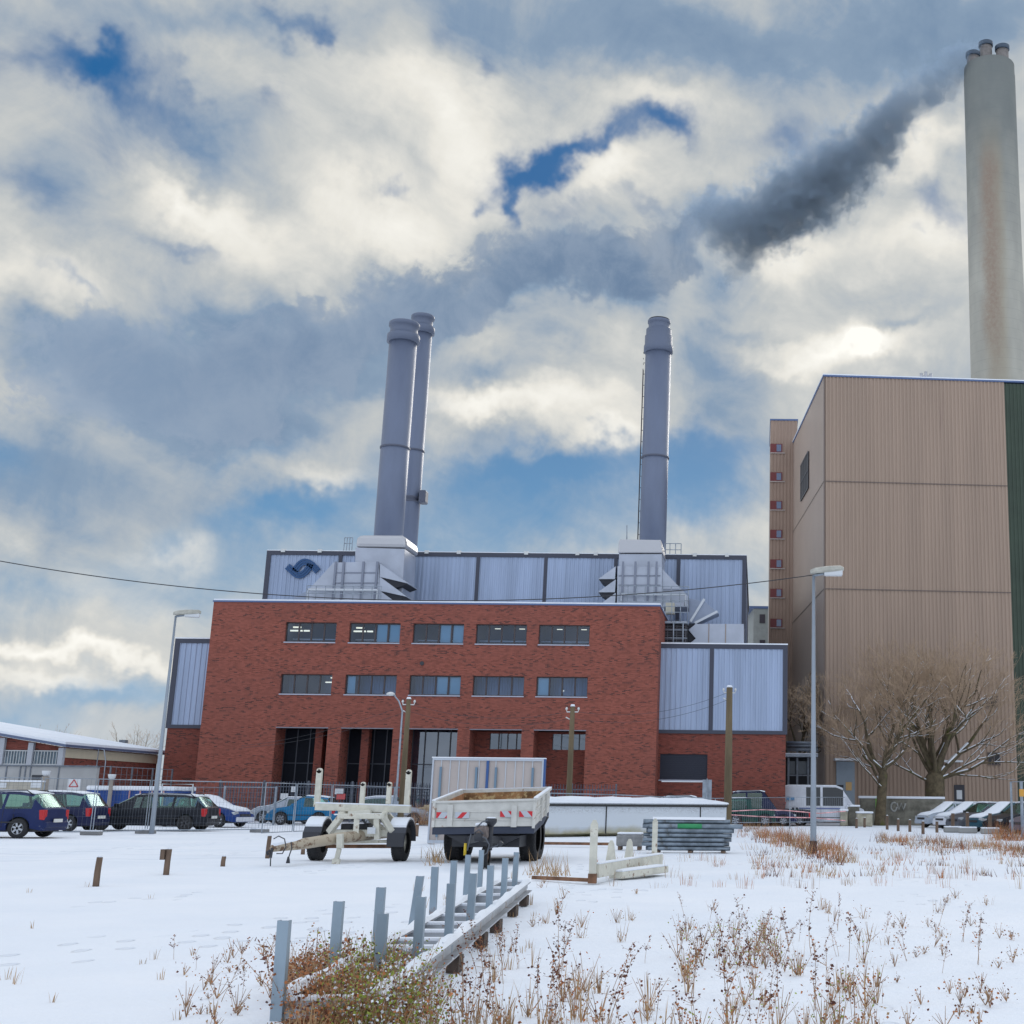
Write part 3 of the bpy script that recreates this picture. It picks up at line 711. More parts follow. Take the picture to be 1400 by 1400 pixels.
# ------------------------------------------------------------------ exhaust stacks
def stack(x, y, r, z0, z1, label, collars, ring, ladder=False):
    th = thing('exhaust_stack', label, 'chimney', (x, y, z0), group='grey steel exhaust stacks')
    MB().lathe((x, y, 0), [(r, z0), (r, ring), (r*.99, ring+.01), (r*.985, z1)], 48).build('shaft', STACK, th)
    MB().lathe((x, y, 0), [(r+.01, ring-.09), (r+.06, ring-.07), (r+.06, ring+.05), (r+.01, ring+.07)], 48, flat_caps=False).build('flange', STACKD, th)
    prof = collars(r, z1)
    MB().lathe((x, y, 0), prof, 48).build('collar', M('collar_grey', (.12, .145, .21), .45), th)
    for (rr, z) in prof[1:-1:2]:
        pass
    MB().lathe((x, y, 0), [(r*.80, z1+prof[-1][1]*0-.0), (r*.80, prof[-1][1]+.06)], 32).build('flue_mouth', M('soot', (.03, .03, .035), .8), th)
    if ladder:
        m = MB(); lx = x-r-.12
        for dx in (-.16, .16): m.tube([(lx, y+dx, z0), (lx, y+dx, z1-1.5)], .03, 5)
        n = int((z1-z0)/.45)
        for k in range(n): m.bar((lx, y-.16, z0+.4+k*.45), (lx, y+.16, z0+.4+k*.45), .035)
        for k in range(int((z1-z0)/.9)): m.bar((lx, y, z0+.5+k*.9), (lx+.14, y, z0+.5+k*.9), .04)
        m.build('ladder', M('ladder_grey', (.08, .07, .07), .6), th)
    return th
def col_a(r, z): return [(r*.99, z-.15), (r+.17, z-.12), (r+.17, z+.42), (r+.13, z+.5), (r-.02, z+.52), (r-.02, z+1.15), (r+.10, z+1.18), (r+.10, z+1.42), (r+.03, z+1.5), (r*.8, z+1.5)]
def col_b(r, z): return [(r*.99, z-.2), (r+.12, z-.15), (r+.12, z+.35), (r+.06, z+.42), (r+.06, z+1.15), (r-.02, z+1.2), (r-.02, z+1.7), (r-.18, z+1.75), (r-.2, z+2.2), (r-.12, z+2.25), (r-.12, z+2.45), (r-.25, z+2.5)]
s1b, s1t = P(531, 735, 93.6), P(550, 470, 93.6); s1x = (P(513, 727, 93.6).x+P(550, 727, 93.6).x)/2
stack(s1x, 93.6, 1.06, 18.5, P(550, 467, 93.6).z, 'thicker front chimney of the leaning-looking grey pair above the emblem wall', col_a, P(540, 613, 93.6).z)
s2x = P(589, 480, 101.8).x-.86
s2 = stack(s2x, 101.8, .86, 18.5, P(580, 455, 101.8).z, 'slimmer rear chimney of the grey pair, partly hidden by the thicker one', col_a, P(570, 617, 101.8).z)
MB().lathe((s2x, 101.8, P(570, 688, 101.8).z), [(.87, 0), (.95, .03), (.95, .12), (.87, .15), (.87, .32), (.95, .35), (.95, .44), (.87, .47)], 40, flat_caps=False).build('flange', STACKD, s2)
p = P(576, 678, 101.0); MB().box(p.x-.2, p.x+.35, 100.9, 101.9, p.z-.55, p.z+.5).build('inspection_port', STACKD, s2, bevel=.1)
s3x = (P(874, 735, 93.6).x+P(911, 735, 93.6).x)/2
stack(s3x, 93.6, 1.0, 18.5, P(898, 480, 93.6).z, 'single grey chimney with stepped crown and side ladder above the right duct', col_b, P(893, 626, 93.6).z, True)
# lightning rod by the right duct
tag(recenter(MB().tube([P(857, 742, 88), P(857, 718, 88)], .035, 6).build('lightning_rod', STEEL)), 'thin vertical rod beside the single grey chimney', 'lightning rod')

# ------------------------------------------------------------------ tall concrete chimney
def tall_chimney():
    Y = 145.5
    m = bpy.data.materials.new('chimney_concrete'); m.use_nodes = True
    t = NT(m.node_tree); b = t.n['Principled BSDF']; b.inputs['Roughness'].default_value = .85
    g = t.add('ShaderNodeTexCoord').outputs['Object']; x, y, z = t.sep(g)[:3]
    base = t.ramp(t.noise(t.v('MULTIPLY', g, (1, 1, .3)), .5, 6, .6), [(.3, (.36, .345, .30)), (.7, (.46, .44, .375))]); base = t.mix(t.m('MULTIPLY', t.smooth(t.m('ADD', z, t.m('MULTIPLY', t.noise(g, .3, 4), 14)), 66, 98), .8), base, (.12, .14, .14, 1))
    # course lines
    ln = t.m('FRACT', t.m('MULTIPLY', z, .8)); base = t.mix(t.m('MULTIPLY', t.smooth(ln, .08, .0), .25), base, (.13, .15, .16, 1))
    # rust stain running down the weather side
    zz = t.m('MULTIPLY', t.smooth(z, 82, 76), t.smooth(z, 46, 60))
    xc = t.m('ADD', x, t.m('MULTIPLY', t.m('SUBTRACT', t.noise(t.v('MULTIPLY', g, (1, 1, .4)), .6, 4), .5), 1.0))
    st = t.m('MULTIPLY', t.smooth(t.m('ABSOLUTE', t.m('ADD', xc, 1.0)), 1.7, .1), zz)
    brush = t.noise(t.v('MULTIPLY', g, (3, 3, 2.2)), 1.0, 6, .75)
    st2 = t.m('MULTIPLY', st, t.smooth(brush, .1, .75))
    halo = t.m('MULTIPLY', t.smooth(t.m('ABSOLUTE', t.m('ADD', xc, .65)), 1.9, .5), t.m('MULTIPLY', t.smooth(z, 86, 76), t.smooth(z, 36, 55)))
    c = t.mix(t.m('MULTIPLY', halo, .5), base, (.36, .30, .20, 1)); c = t.mix(t.m('MULTIPLY', st2, .75), c, (.27, .17, .13, 1))
    t.l.new(c, b.inputs['Base Color'])
    xl = P(1318, 110, Y).x; r = (P(1386.5, 95, Y).x-xl)/2; cx = xl+r+.02; top = P(1352, 74, Y-r).z
    th = thing('tall_chimney', 'very tall round concrete chimney with a long rust stain and three flue pipes on top', 'chimney', (cx, Y, 0))
    MB().lathe((cx, Y, 0), [(r*1.12, 0), (r*1.05, 50), (r*1.0, 78), (r, top-1.5), (r*.985, top-1.4), (r*.985, top), (r*.9, top+.02)], 72).build('shaft', m, th)
    for (px, py, pyb, dy) in ((1330, 73, 95, .4), (1347.5, 59, 84, 1.6), (1370, 64, 84, 1.0)):
        q = P(px, py, Y-1.2+dy)
        f = MB().lathe((q.x, q.y, 0), [(.78, top-2), (.78, q.z-.5)], 28).build('flue', M('flue_grey', (.20, .18, .17), .7, var=.2), th)
        MB().lathe((q.x, q.y, 0), [(.88, q.z-.55), (.92, q.z-.5), (.92, q.z), (.7, q.z+.02)], 28).build('flue_rim', M('rim_dark_blue', (.05, .075, .11), .5), f)
    return Vector((cx, Y, top))
CH = tall_chimney()

# ------------------------------------------------------------------ tan boiler house
def tan_house():
    Y = 95.5; c = P(1127, 800, Y); zt = P(1125, 515, Y).z; ang = math.radians(3.7)
    th = thing('tan_boiler_house', 'huge windowless tan ribbed metal block with a dark green section at its right end', 'building', (c.x, Y, 0), ang)
    # local frame: x along the front, y to the back
    d = Vector((math.cos(ang), math.sin(ang), 0)); o = Vector((c.x, Y, 0))
    def lx(px, py=800):                                   # where a pixel meets the front plane, as a local coordinate
        r_ = ray(px, py); n = Vector((-d.y, d.x, 0)); t = (o-Vector((0, 0, EYE))).dot(n)/r_.dot(n); q = Vector((0, 0, EYE))+r_*t
        return (q-o).dot(d), q.z
    xg = lx(1382)[0]; ys = YZ(1083, 614, zt)-2; q = P(1084.5, 609, ys); back = (q-Vector((c.x, Y, zt))).length
    q = P(1083.5, 900, ys); D = (q-Vector((c.x, Y, q.z))).length; sd_ = Vector((q.x-c.x, q.y-Y, 0)).normalized(); sn_ = Vector((-sd_.y, sd_.x, 0))
    def L3(sv_, off, z):                                  # along the side wall, outwards, height -> local
        wv = o+sd_*sv_+sn_*off-o; return Vector((wv.dot(d), wv.dot(Vector((-d.y, d.x, 0))), z))
    bl = L3(D, 0, 0)
    w = MB(); ribs(w, (0, 0), (xg, 0), 0, zt, .29, .052, (0, -1)); w.build('front_wall', TAN, th, world=False, recalc=False)
    w = MB(); ribs(w, (bl.x, bl.y), (0, 0), 0, zt, .6, .03, (-1, 0)); w.build('side_wall', TANL, th, world=False, recalc=False)
    w = MB(); ribs(w, (xg, 0), (xg+14, 0), 0, zt-.1, .30, .045, (0, -1)); w.face([(xg+14, 0, 0), (xg+14, D, 0), (xg+14, D, zt), (xg+14, 0, zt)]); w.face([(bl.x, D, 0), (bl.x, D, zt), (xg+14, D, zt), (xg+14, D, 0)])
    w.build('green_section', GREEN, th, world=False, recalc=False)
    m = MB(); m.extr([(-.08, -.12, zt), (xg+14, -.12, zt), (xg+14, D, zt), (bl.x-.08, D, zt)], None, (0, 0, .12)); m.build('roof_edge', BLUECAP, th, world=False)
    m = MB(); m.extr([(-.1, -.14, zt+.123), (xg+14, -.14, zt+.123), (xg+14, D, zt+.123), (bl.x-.1, D, zt+.123)], None, (0, 0, .08)); m.build('snow', SNOW, th, world=False)
    m = MB()
    for py in (658, 805):
        z = lx(1126, py)[1]; m.box(.02, xg-.02, -.085, -.06, z-.04, z+.04)
    for z in (lx(1126, 565)[1], lx(1126, 612)[1], lx(1126, 708)[1], lx(1126, 757)[1], lx(1126, 856)[1]): pass
    m.box(-.05, .06, -.07, -.0, 0, zt); m.build('seam', M('tan_seam', (.16, .12, .10), .6), th, world=False)
    # louvre in the side wall, found from its corners on that wall's own plane
    def side(px, py):
        r_ = ray(px, py); t = (o-Vector((0, 0, EYE))).dot(sn_)/r_.dot(sn_); q = Vector((0, 0, EYE))+r_*t
        return (q-o).dot(sd_), q.z
    a = side(1106.5, 617); b_ = side(1096, 639); zlo = side(1106.5, 667)[1]
    y0, y1 = min(a[0], b_[0]), max(a[0], b_[0])
    def slab(m, s0, s1, o0, o1, z0, z1):
        m.extr([L3(s0, o0, z0), L3(s1, o0, z0), L3(s1, o1, z0), L3(s0, o1, z0)], None, (0, 0, z1-z0))
    lv = MB(); slab(lv, y0, y1, .035, .09, zlo, a[1]); L = lv.build('louvre', M('louvre_black', (.03, .03, .035), .6), th, world=False)
    m = MB()
    for k in range(4): yy = y0+(y1-y0)*k/3; slab(m, yy-.06, yy+.06, .091, .12, zlo, a[1])
    for k in range(3): zz = zlo+(a[1]-zlo)*k/2; slab(m, y0, y1, .121, .14, zz-.05, zz+.05)
    m.build('frame', M('louvre_frame', (.1, .1, .11), .5), L, world=False)
    m = MB()
    for zz in (lx(1126, 658)[1], lx(1126, 805)[1]): slab(m, .05, D, .031, .05, zz-.04, zz+.04)
    m.build('seam', M('tan_seam2', (.20, .16, .13), .6), th, world=False)
    # openings low on the front
    x0, z1 = lx(1143, 1041); x1 = lx(1168, 1041)[0]
    g = MB(); g.box(x0, x1, -.14, -.06, 0, z1); dr = g.build('loading_door', M('door_bluegrey', (.30, .36, .42), .5, var=.06), th, world=False)
    MB().box(x0-.2, x1+.3, -1.0, -.05, z1+.05, z1+.2).build('canopy', M('canopy_snow', (.75, .78, .82), .7), dr, world=False)
    sx, sz = lx(1160, 1075); MB().box(sx-.22, sx+.22, -.17, -.142, sz-.3, sz+.3).build('door_sign', M('sign_orange', (.65, .42, .18), .6), dr, world=False)
    sx, sz = lx(1150, 1077); MB().box(sx-.3, sx+.15, -.17, -.142, sz-.2, sz+.2).build('door_fitting', DARK, dr, world=False)
    for (pa, pb, ya, yb) in ((1351, 1366, 1030, 1045), (1349, 1363, 953, 967)):
        x0, z1 = lx(pa, ya); x1, z0 = lx(pb, yb); f = MB(); f.box(x0-.08, x1+.08, -.13, -.05, z0-.08, z1+.08); wn = f.build('window', M('wframe', (.12, .09, .08), .6), th, world=False)
        MB().box(x0, x1, -.15, -.131, z0, z1).build('pane', M('pane_black', (.015, .015, .02), .2), wn, world=False)
        MB().box((x0+x1)/2-.03, (x0+x1)/2+.03, -.165, -.151, z0, z1).build('frame', M('wframe', (.12, .09, .08), .6), wn, world=False)
    x0, z1 = lx(1304, 1073); x1 = lx(1318, 1073)[0]
    g = MB(); g.box(x0, x1, -.13, -.06, 0, z1); dr = g.build('door', M('door_dark', (.04, .04, .05), .6), th, world=False)
    sx, sz = lx(1311, 1086); MB().box(sx-.2, sx+.2, -.16, -.132, sz-.35, sz+.3).build('notice', WHITE, dr, world=False)
    x0, z1 = lx(1285, 1042); x1 = lx(1313, 1042)[0]; MB().box(x0, x1, -.9, -.05, z1, z1+.12).build('canopy', M('canopy_snow', (.75, .78, .82), .7), th, world=False)
    # roof vents and small sheds at the foot
    x0, z = lx(1272, 517)
    m = MB()
    for dx in (-.42, -.05, .35): m.tube([(x0+dx, 1.5, zt), (x0+dx, 1.5, zt+1.05+(.15 if dx == -.05 else 0))], .13, 12)
    for dx in (-.23, .15): m.tube([(x0+dx, 1.2, zt), (x0+dx, 1.2, zt+.8)], .10, 12)
    m.build('roof_vent', M('vent_pale', (.5, .5, .52), .4, .4), th, world=False)
    # link wall and pipe bridge between this block and the hall
    return c, ys, zt
TC, TYB, TZ = tan_house()
def stair_tower():
    Y = TYB
    X = lambda px, py=900: P(px, py, Y).x
    xl, xr = X(1052, 750), X(1090, 650); zt = P(1060, 575, Y).z
    th = thing('stair_tower', 'narrow tan stair tower with a column of seven red framed windows', 'building', ((xl+xr)/2, Y, 0))
    dep = 9.0
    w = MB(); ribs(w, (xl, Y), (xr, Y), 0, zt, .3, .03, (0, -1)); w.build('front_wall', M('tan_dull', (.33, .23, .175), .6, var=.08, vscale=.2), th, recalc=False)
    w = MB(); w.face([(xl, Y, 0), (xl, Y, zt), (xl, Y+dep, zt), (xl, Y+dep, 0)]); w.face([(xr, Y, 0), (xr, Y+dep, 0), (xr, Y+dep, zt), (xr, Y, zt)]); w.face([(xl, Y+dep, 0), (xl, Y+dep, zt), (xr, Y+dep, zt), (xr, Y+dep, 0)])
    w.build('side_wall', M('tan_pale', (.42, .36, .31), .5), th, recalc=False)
    MB().box(xl-.06, xr+.06, Y-.08, Y+dep, zt, zt+.15).build('roof_edge', BLUECAP, th)
    for py in (613, 652, 691, 730.5, 771, 811, 852):
        x0, x1 = X(1053, py), X(1069.5, py); z0, z1 = P(1060, py+6, Y).z, P(1060, py-6, Y).z
        f = MB(); f.box(x0, x1, Y-.09, Y-.035, z0, z1); wn = f.build('window', RED, th)
        m_ = (x0+x1)/2-.02
        MB().box(m_+.05, x1-.1, Y-.12, Y-.092, z0+.1, z1-.08).build('pane', M('pane_blue', (.10, .14, .24), .12, spec=.8), wn)
        MB().box(x0-.03, x1+.25, Y-.14, Y-.033, z0-.09, z0-.004).build('sill', M('sill_tan', (.42, .36, .33), .5), wn)
    y2 = 130.0
    t2 = thing('grey_stair_block', 'small pale grey block with dark windows seen in the gap left of the tan tower', 'building', (P(1034, 860, y2).x, y2, 0))
    a, b = P(1030, 860, y2).x, P(1056, 860, y2).x; z = P(1035, 832, y2).z; e = P(1024, 860, y2+4).x
    m = MB(); m.box(a, b, y2, y2+9, 0, z); m.face([(a, y2, 0), (a, y2, z), (e-.6, y2+9, z), (e-.6, y2+9, 0)]); m.build('wall', M('grey_render', (.30, .31, .29), .8, var=.08), t2, recalc=False)
    MB().box(e-.6, b, y2-.08, y2+9, z+.003, z+.25).build('roof_edge', BLUECAP, t2)
    for py in (846, 881):
        x0, x1 = P(1038.5, py, y2).x, P(1046, py, y2).x; MB().box(x0, x1, y2-.06, y2-.003, P(1040, py+6, y2).z, P(1040, py-6, y2).z).build('window', M('pane_maroon', (.03, .02, .03), .3), t2)
stair_tower()
def link():
    # pipe bridge and dark undercroft between hall and tan block
    Y = 92.0; X = lambda px: P(px, 1050, Y).x; Z = lambda py: P(1090, py, Y).z
    th = thing('pipe_bridge', 'snow lined pipe bridge over the dark gap between the blue hall and the tan block', 'pipe bridge', (X(1095), Y, 0))
    m = MB(); m.box(X(1075), X(1116), Y+1, Y+1.2, 0, Z(1034)); m.build('dark_backing', M('undercroft', (.02, .022, .028), .8), th)
    m = MB()
    for py in (1016, 1020, 1025): m.tube([(X(1075), Y-.2, Z(py)), (X(1118), Y-.2, Z(py))], .12, 8)
    m.build('pipe', STEELD, th)
    MB().box(X(1073), X(1118), Y-.5, Y+1, Z(1035), Z(1031)).build('deck', STEEL, th)
    MB().box(X(1073), X(1118), Y-.5, Y+.2, Z(1031)+.003, Z(1030)).build('snow', SNOW, th)
    m = MB()
    for px in (1078, 1090, 1105): m.bar((X(px), Y, 0), (X(px), Y, Z(1016)), .14)
    m.bar((X(1076), Y, Z(1060)), (X(1116), Y, Z(1060)), .08); m.build('post', STEELD, th)
    for (pa, pb) in ((1078, 1088), (1092, 1104)): MB().box(X(pa), X(pb), Y+.9, Y+.96, Z(1058), Z(1040)).build('window', M('pane_dim', (.06, .08, .10), .2), th)
link()
# ------------------------------------------------------------------ cars
TYRE = M('tyre', (.022, .022, .024), .85, bump=.2); RIM = M('rim', (.42, .44, .47), .3, .7); RIMD = M('rim_dark', (.06, .06, .065), .5, .4)
TAIL = M('tail_light', (.45, .012, .015), .25); HEADL = M('head_light', (.45, .48, .5), .15, .3); PLATE = M('number_plate', (.65, .65, .62), .5)
TRIM = M('car_trim', (.018, .018, .02), .5); ROOM = M('car_inside', (.02, .025, .025), .9)
SALT = (.25, .27, .32)
def paint(name, col, dirt=.66):
    return M('paint_'+name, col, .35, .0, var=.12, vscale=1.5, coat=0.0, spec=.22, stain=(3.0, dirt, SALT))
def interp(tab, x):
    if x <= tab[0][0]: return tab[0][1]
    for (a, b), (c, d) in zip(tab, tab[1:]):
        if x <= c: return b+(d-b)*(x-a)/(c-a)
    return tab[-1][1]
def car(kind, label, px, py, head, pm, name='parked_car', cat='car', L=4.3, Wd=1.74, H=1.48, snow='roof', rim=RIM, at=None, group=None, bumper=None, scale=1.0, glass=None):
    g = G(px, py) if at is None else Vector(at)
    th = thing(name, label, cat, (g.x, g.y, 0), math.radians(head), group)
    R = .315 if kind not in ('jeep', 'van') else .35
    h = L/2; hw = Wd/2
    if kind in ('hatch', 'wagon', 'sedan'):
        q = {'hatch': -h+.42, 'wagon': -h+.48, 'sedan': -h+1.25}[kind]; e = {'hatch': -h+.10, 'wagon': -h+.10, 'sedan': -h+.75}[kind]
        top = [(-h, .55), (-h+.02, .92 if kind != 'sedan' else .86), (e, .98 if kind != 'sedan' else .96), (q, H-.09), (q+.5, H-.02), (0, H), (h-1.95, H-.05), (h-1.18, .96), (h-.45, .84), (h-.12, .70), (h-.03, .60), (h, .45)]
        if kind == 'sedan': top[1:3] = [(-h+.03, .92), (-h+.7, .97)]
        belt = [(-h, .80), (-h+.1, .93), (0, .90), (h-1.1, .86), (h-.4, .74), (h, .5)]
        ax = (h-.82, -h+.78); pil = [(h-1.95-.15, h-1.2), (.08, .17), (-h+1.28, -h+1.38)] if kind != 'hatch' else [(-.12, -.02)]
        gh = (e, h-1.18); ws = (h-1.95, h-1.18); rw = (e, q)
    elif kind == 'van':
        top = [(-h, .6), (-h+.02, 1.6), (-h+.12, H-.06), (-h+.4, H), (h-1.9, H), (h-1.45, H-.18), (h-.85, 1.35), (h-.15, 1.02), (h-.03, .8), (h, .5)]
        belt = [(-h, 1.2), (h-.9, 1.2), (h-.3, 1.0), (h, .5)]; ax = (h-.95, -h+1.2); pil = [(-h, -h+1.5), (-.25, -.10), (1.3, 1.42)]
        gh = (-h+1.4, h-.85); ws = (h-1.45, h-.85); rw = (-h-.1, -h-.05)
    else:
        top = [(-h, .5), (-h+.02, 1.0), (-h+.10, H-.12), (-h+.22, H-.02), (0, H), (h-1.75, H-.03), (h-1.42, 1.08), (h-.15, .98), (h-.04, .85), (h, .5)]
        belt = [(-h, 1.0), (h-1.4, 1.0), (h-.1, .92), (h, .5)]; ax = (h-.62, -h+.62); pil = [(-.1, .0), (-h, -h+.35)]
        gh = (-h+.08, h-1.42); ws = (h-1.75, h-1.42); rw = (-h+.03, -h+.1)
    xs = {-h, h, *[a for a, _ in top], *gh, *ws, *[v for p in pil for v in p]}
    Ra = R+.06
    for a in ax:
        for k in range(-6, 7): xs.add(round(a+Ra*math.sin(k/6*math.pi/2), 4))
    xs = sorted(x for x in xs if -h <= x <= h); xs = [x for i, x in enumerate(xs) if i == 0 or x-xs[i-1] > .004]
    rings = []
    for x in xs:
        zt = interp(top, x); zb_ = min(interp(belt, x), zt-.03); zl = .24
        for a in ax:
            if abs(x-a) < Ra: zl = max(zl, R+math.sqrt(max(0, Ra*Ra-(x-a)**2))*.97)
        e = min((x+h), (h-x)); tp = 1-.20*max(0, 1-e/.55)**2
        w = hw*tp; gg = max(0, min(1, (zt-zb_)/(H-.95))) if kind != 'van' else max(0, min(1, (zt-zb_)/(H-1.2)))
        inset = (.19 if kind != 'van' else .10) if kind != 'jeep' else .09
        wr = w-inset*gg-.03
        zl = min(zl, zb_-.08)
        rings.append([(w*.95, zl), (w*.995, min(zl+.12, zb_-.05)), (w, zb_*.45+zl*.55 if zl > .4 else .52 if zb_ > .6 else zb_-.03), (w*.975, zb_), (w*.965, zb_+.012), (wr, zt-.07*gg-.015), (wr-.10, zt-.01), (wr*.5, zt+.012*gg), (0, zt+.018*gg)])
    n = 9
    body = MB(); gl = {'windscreen': MB(), 'rear_window': MB(), 'side': {}}
    snowm = MB()
    for sgn in (1, -1):
        for i in range(len(xs)-1):
            xm = (xs[i]+xs[i+1])/2
            for j in range(n-1):
                q = [(xs[i], sgn*rings[i][j][0], rings[i][j][1]), (xs[i+1], sgn*rings[i+1][j][0], rings[i+1][j][1]), (xs[i+1], sgn*rings[i+1][j+1][0], rings[i+1][j+1][1]), (xs[i], sgn*rings[i][j+1][0], rings[i][j+1][1])]
                if sgn < 0: q = q[::-1]
                dst = body
                if j == 4 and gh[0]+.05 < xm < ws[0] and not any(a < xm < b for a, b in pil) and rings[i][5][1]-rings[i][4][1] > .1:
                    k = sum(1 for p in pil if xm > p[0]); dst = gl['side'].setdefault((sgn, k), MB())
                elif j >= 5 and ws[0] < xm < ws[1]: dst = gl['windscreen']
                elif j >= 5 and rw[0] < xm < rw[1] and kind != 'van': dst = gl['rear_window']
                dst.face(q)
                if j >= 6:
                    zone = 'roof' if (rw[1] < xm < ws[0]) else ('ws' if ws[0] < xm < ws[1] else ('hood' if xm > ws[1] else 'rw'))
                    if zone == 'roof' or (snow == 'all' and xm < h-.2) or (snow == 'front' and xm > ws[0] and xm < h-.15):
                        snowm.face([(a, b*.985, c+.03) for a, b, c in q], True)
    for i in (0, -1):
        r = rings[i]; pts = [(xs[i], y, z) for y, z in r]+[(xs[i], -y, z) for y, z in r[::-1][1:]]
        body.face(pts if i == 0 else pts[::-1])
    def weld(o):
        bm = bmesh.new(); bm.from_mesh(o.data); bmesh.ops.remove_doubles(bm, verts=bm.verts, dist=.0015); bmesh.ops.recalc_face_normals(bm, faces=bm.faces)
        for f in bm.faces: f.smooth = True
        for ed in bm.edges:
            if len(ed.link_faces) == 2 and ed.calc_face_angle(0) > .6: ed.smooth = False
        bm.to_mesh(o.data); bm.free(); return o
    b = weld(body.build('body', pm, th, world=False, recalc=False))
    for nm in ('windscreen', 'rear_window'):
        if gl[nm].f: weld(gl[nm].build(nm, glass or CARGLASS, th, world=False, recalc=False))
    for kk, m in gl['side'].items(): weld(m.build('side_window', glass or CARGLASS, th, world=False, recalc=False))
    if snowm.f:
        o = weld(snowm.build('snow', SNOW, th, world=False, recalc=False)); sm = o.modifiers.new('t', 'SOLIDIFY'); sm.thickness = .04; sm.offset = 0
    MB().box(-h+.25, h-.35, -hw+.16, hw-.16, .20, .62).build('underbody', TRIM, th, world=False)
    MB().box(-h+.9, h-2.0, -hw+.25, hw-.25, .60, .98).build('seat', ROOM, th, world=False)
    for a in ax:
        for sgn in (1, -1):
            wy = sgn*(hw-.10)
            w = MB().lathe((a, wy, R), [(R*.62, .10), (R*.96, .10), (R, .06), (R, -.06), (R*.96, -.10), (R*.62, -.10)], 28, 'y', flat_caps=False).build('wheel', TYRE, th, world=False)
            rm = MB().lathe((a, wy+sgn*.045, R), [(R*.64, -.06), (R*.64, .03), (R*.58, .045), (R*.56, .02)] if sgn > 0 else [(R*.56, -.02), (R*.58, -.045), (R*.64, -.03), (R*.64, .06)], 28, 'y', flat_caps=False)
            for k in range(6):
                an = k*math.pi/3+.3; rm.bar((a, wy+sgn*.07, R), (a+math.cos(an)*R*.6, wy+sgn*.07, R+math.sin(an)*R*.6), .06, .03, up=(0, 1, 0))
            rm.build('rim', rim, w, world=False)
            MB().lathe((a, wy+sgn*.03, R), [(R*.6, -.01), (R*.6, .0)], 24, 'y').build('brake', RIMD, w, world=False)
    # lights, plates, mirrors, bumpers, seams
    zt = .92 if kind in ('hatch', 'wagon') else (.84 if kind == 'sedan' else (1.25 if kind == 'van' else .82))
    for sgn in (1, -1):
        tl = MB(); tl.box(-h-.012+.02, -h+.22, sgn*hw*.80-.13 if sgn > 0 else -hw*.80-.07, sgn*hw*.80+.07 if sgn > 0 else -hw*.80+.13, zt-.34, zt-.02 if kind != 'van' else zt+.2)
        tl.build('tail_light', TAIL, th, world=False, bevel=.02)
        y0 = hw*.50; y1 = hw*.86
        hl = MB(); hl.box(h-.33, h-.045, min(sgn*y0, sgn*y1), max(sgn*y0, sgn*y1), .56, .70); hl.build('headlight', HEADL, th, world=False, bevel=.04)
        mx = ws[1]-.25 if kind != 'jeep' else ws[0]
        mr = MB(); zz = interp(belt, mx)+.06; mr.box(mx-.06, mx+.06, min(sgn*(hw-.02), sgn*(hw+.17)), max(sgn*(hw-.02), sgn*(hw+.17)), zz, zz+.14); mr.build('mirror', pm if kind != 'jeep' else TRIM, th, world=False, bevel=.03)
    bp = MB(); bp.box(-h-.05, -h+.14, -hw*.80, hw*.80, .32, .52); bp.build('rear_bumper', bumper or pm, th, world=False, bevel=.04)
    bp = MB(); bp.box(h-.16, h+.04, -hw*.78, hw*.78, .25, .47); bp.build('front_bumper', bumper or pm, th, world=False, bevel=.05)
    gr = MB(); gr.box(h-.14, h+.005, -hw*.45, hw*.45, .49, .60); gr.build('grille', TRIM, th, world=False)
    MB().box(-h-.075, -h-.051, -.26, .26, .50 if kind != 'van' else .6, .61 if kind != 'van' else .71).build('number_plate', PLATE, th, world=False)
    sm = MB()
    for sgn in (1, -1):
        for xv in [p[0]+.02 for p in pil]+[gh[0]+.85 if kind == 'wagon' else ws[0]+.3]:
            if -h+.8 < xv < h-1: sm.bar((xv, sgn*(hw+.001), .34), (xv, sgn*(hw-.018), interp(belt, xv)), .012, .012)
        sm.bar((-h+.6, sgn*(hw+.002), .50), (h-.6, sgn*(hw+.002), .50), .02, .04)
    sm.build('side_trim', TRIM, th, world=False)
    if kind == 'wagon':
        rr = MB()
        for sgn in (1, -1): yy = sgn*(hw-.27); rr.tube([(-h+.55, yy, H-.10), (-h+.75, yy, H+.035), (h-2.3, yy, H+.03), (h-2.1, yy, H-.05)], .018, 6)
        rr.build('roof_rail', TRIM, th, world=False)
    if kind == 'jeep':
        MB().lathe((-h-.10, 0, .85), [(.20, -.09), (.33, -.09), (.33, .09), (.20, .09)], 24, 'x').build('spare_wheel', TYRE, th, world=False)
    if scale != 1.0: th.scale = (scale,)*3
    return th
NAVY = paint('navy', (.012, .022, .085), .60); NAVY2 = paint('dark_navy', (.012, .016, .055), .6); BLK = paint('black', (.012, .014, .02), .68); BLUE = paint('blue', (.012, .04, .17), .7)
TEAL = paint('teal_blue', (.008, .14, .30), .74); SILV = paint('silver', (.33, .37, .43), .75); PWHITE = paint('white', (.55, .57, .62), .8); GREENP = paint('green', (.008, .05, .04), .7); GREY = paint('grey', (.08, .085, .10), .62)
BEIGE = paint('beige', (.42, .36, .24), .7); TEALD = paint('dark_teal', (.02, .07, .10), .64); PLUM = paint('plum', (.12, .10, .12), .66)
car('wagon', 'dark blue estate car with silver rims at the left edge, nearest of the parked cars', 0, 0, 180, NAVY, at=(P(-34, 1120, 42.6).x, 43.4, 0), L=4.4, snow='roof', group='cars parked on the snowy lot')
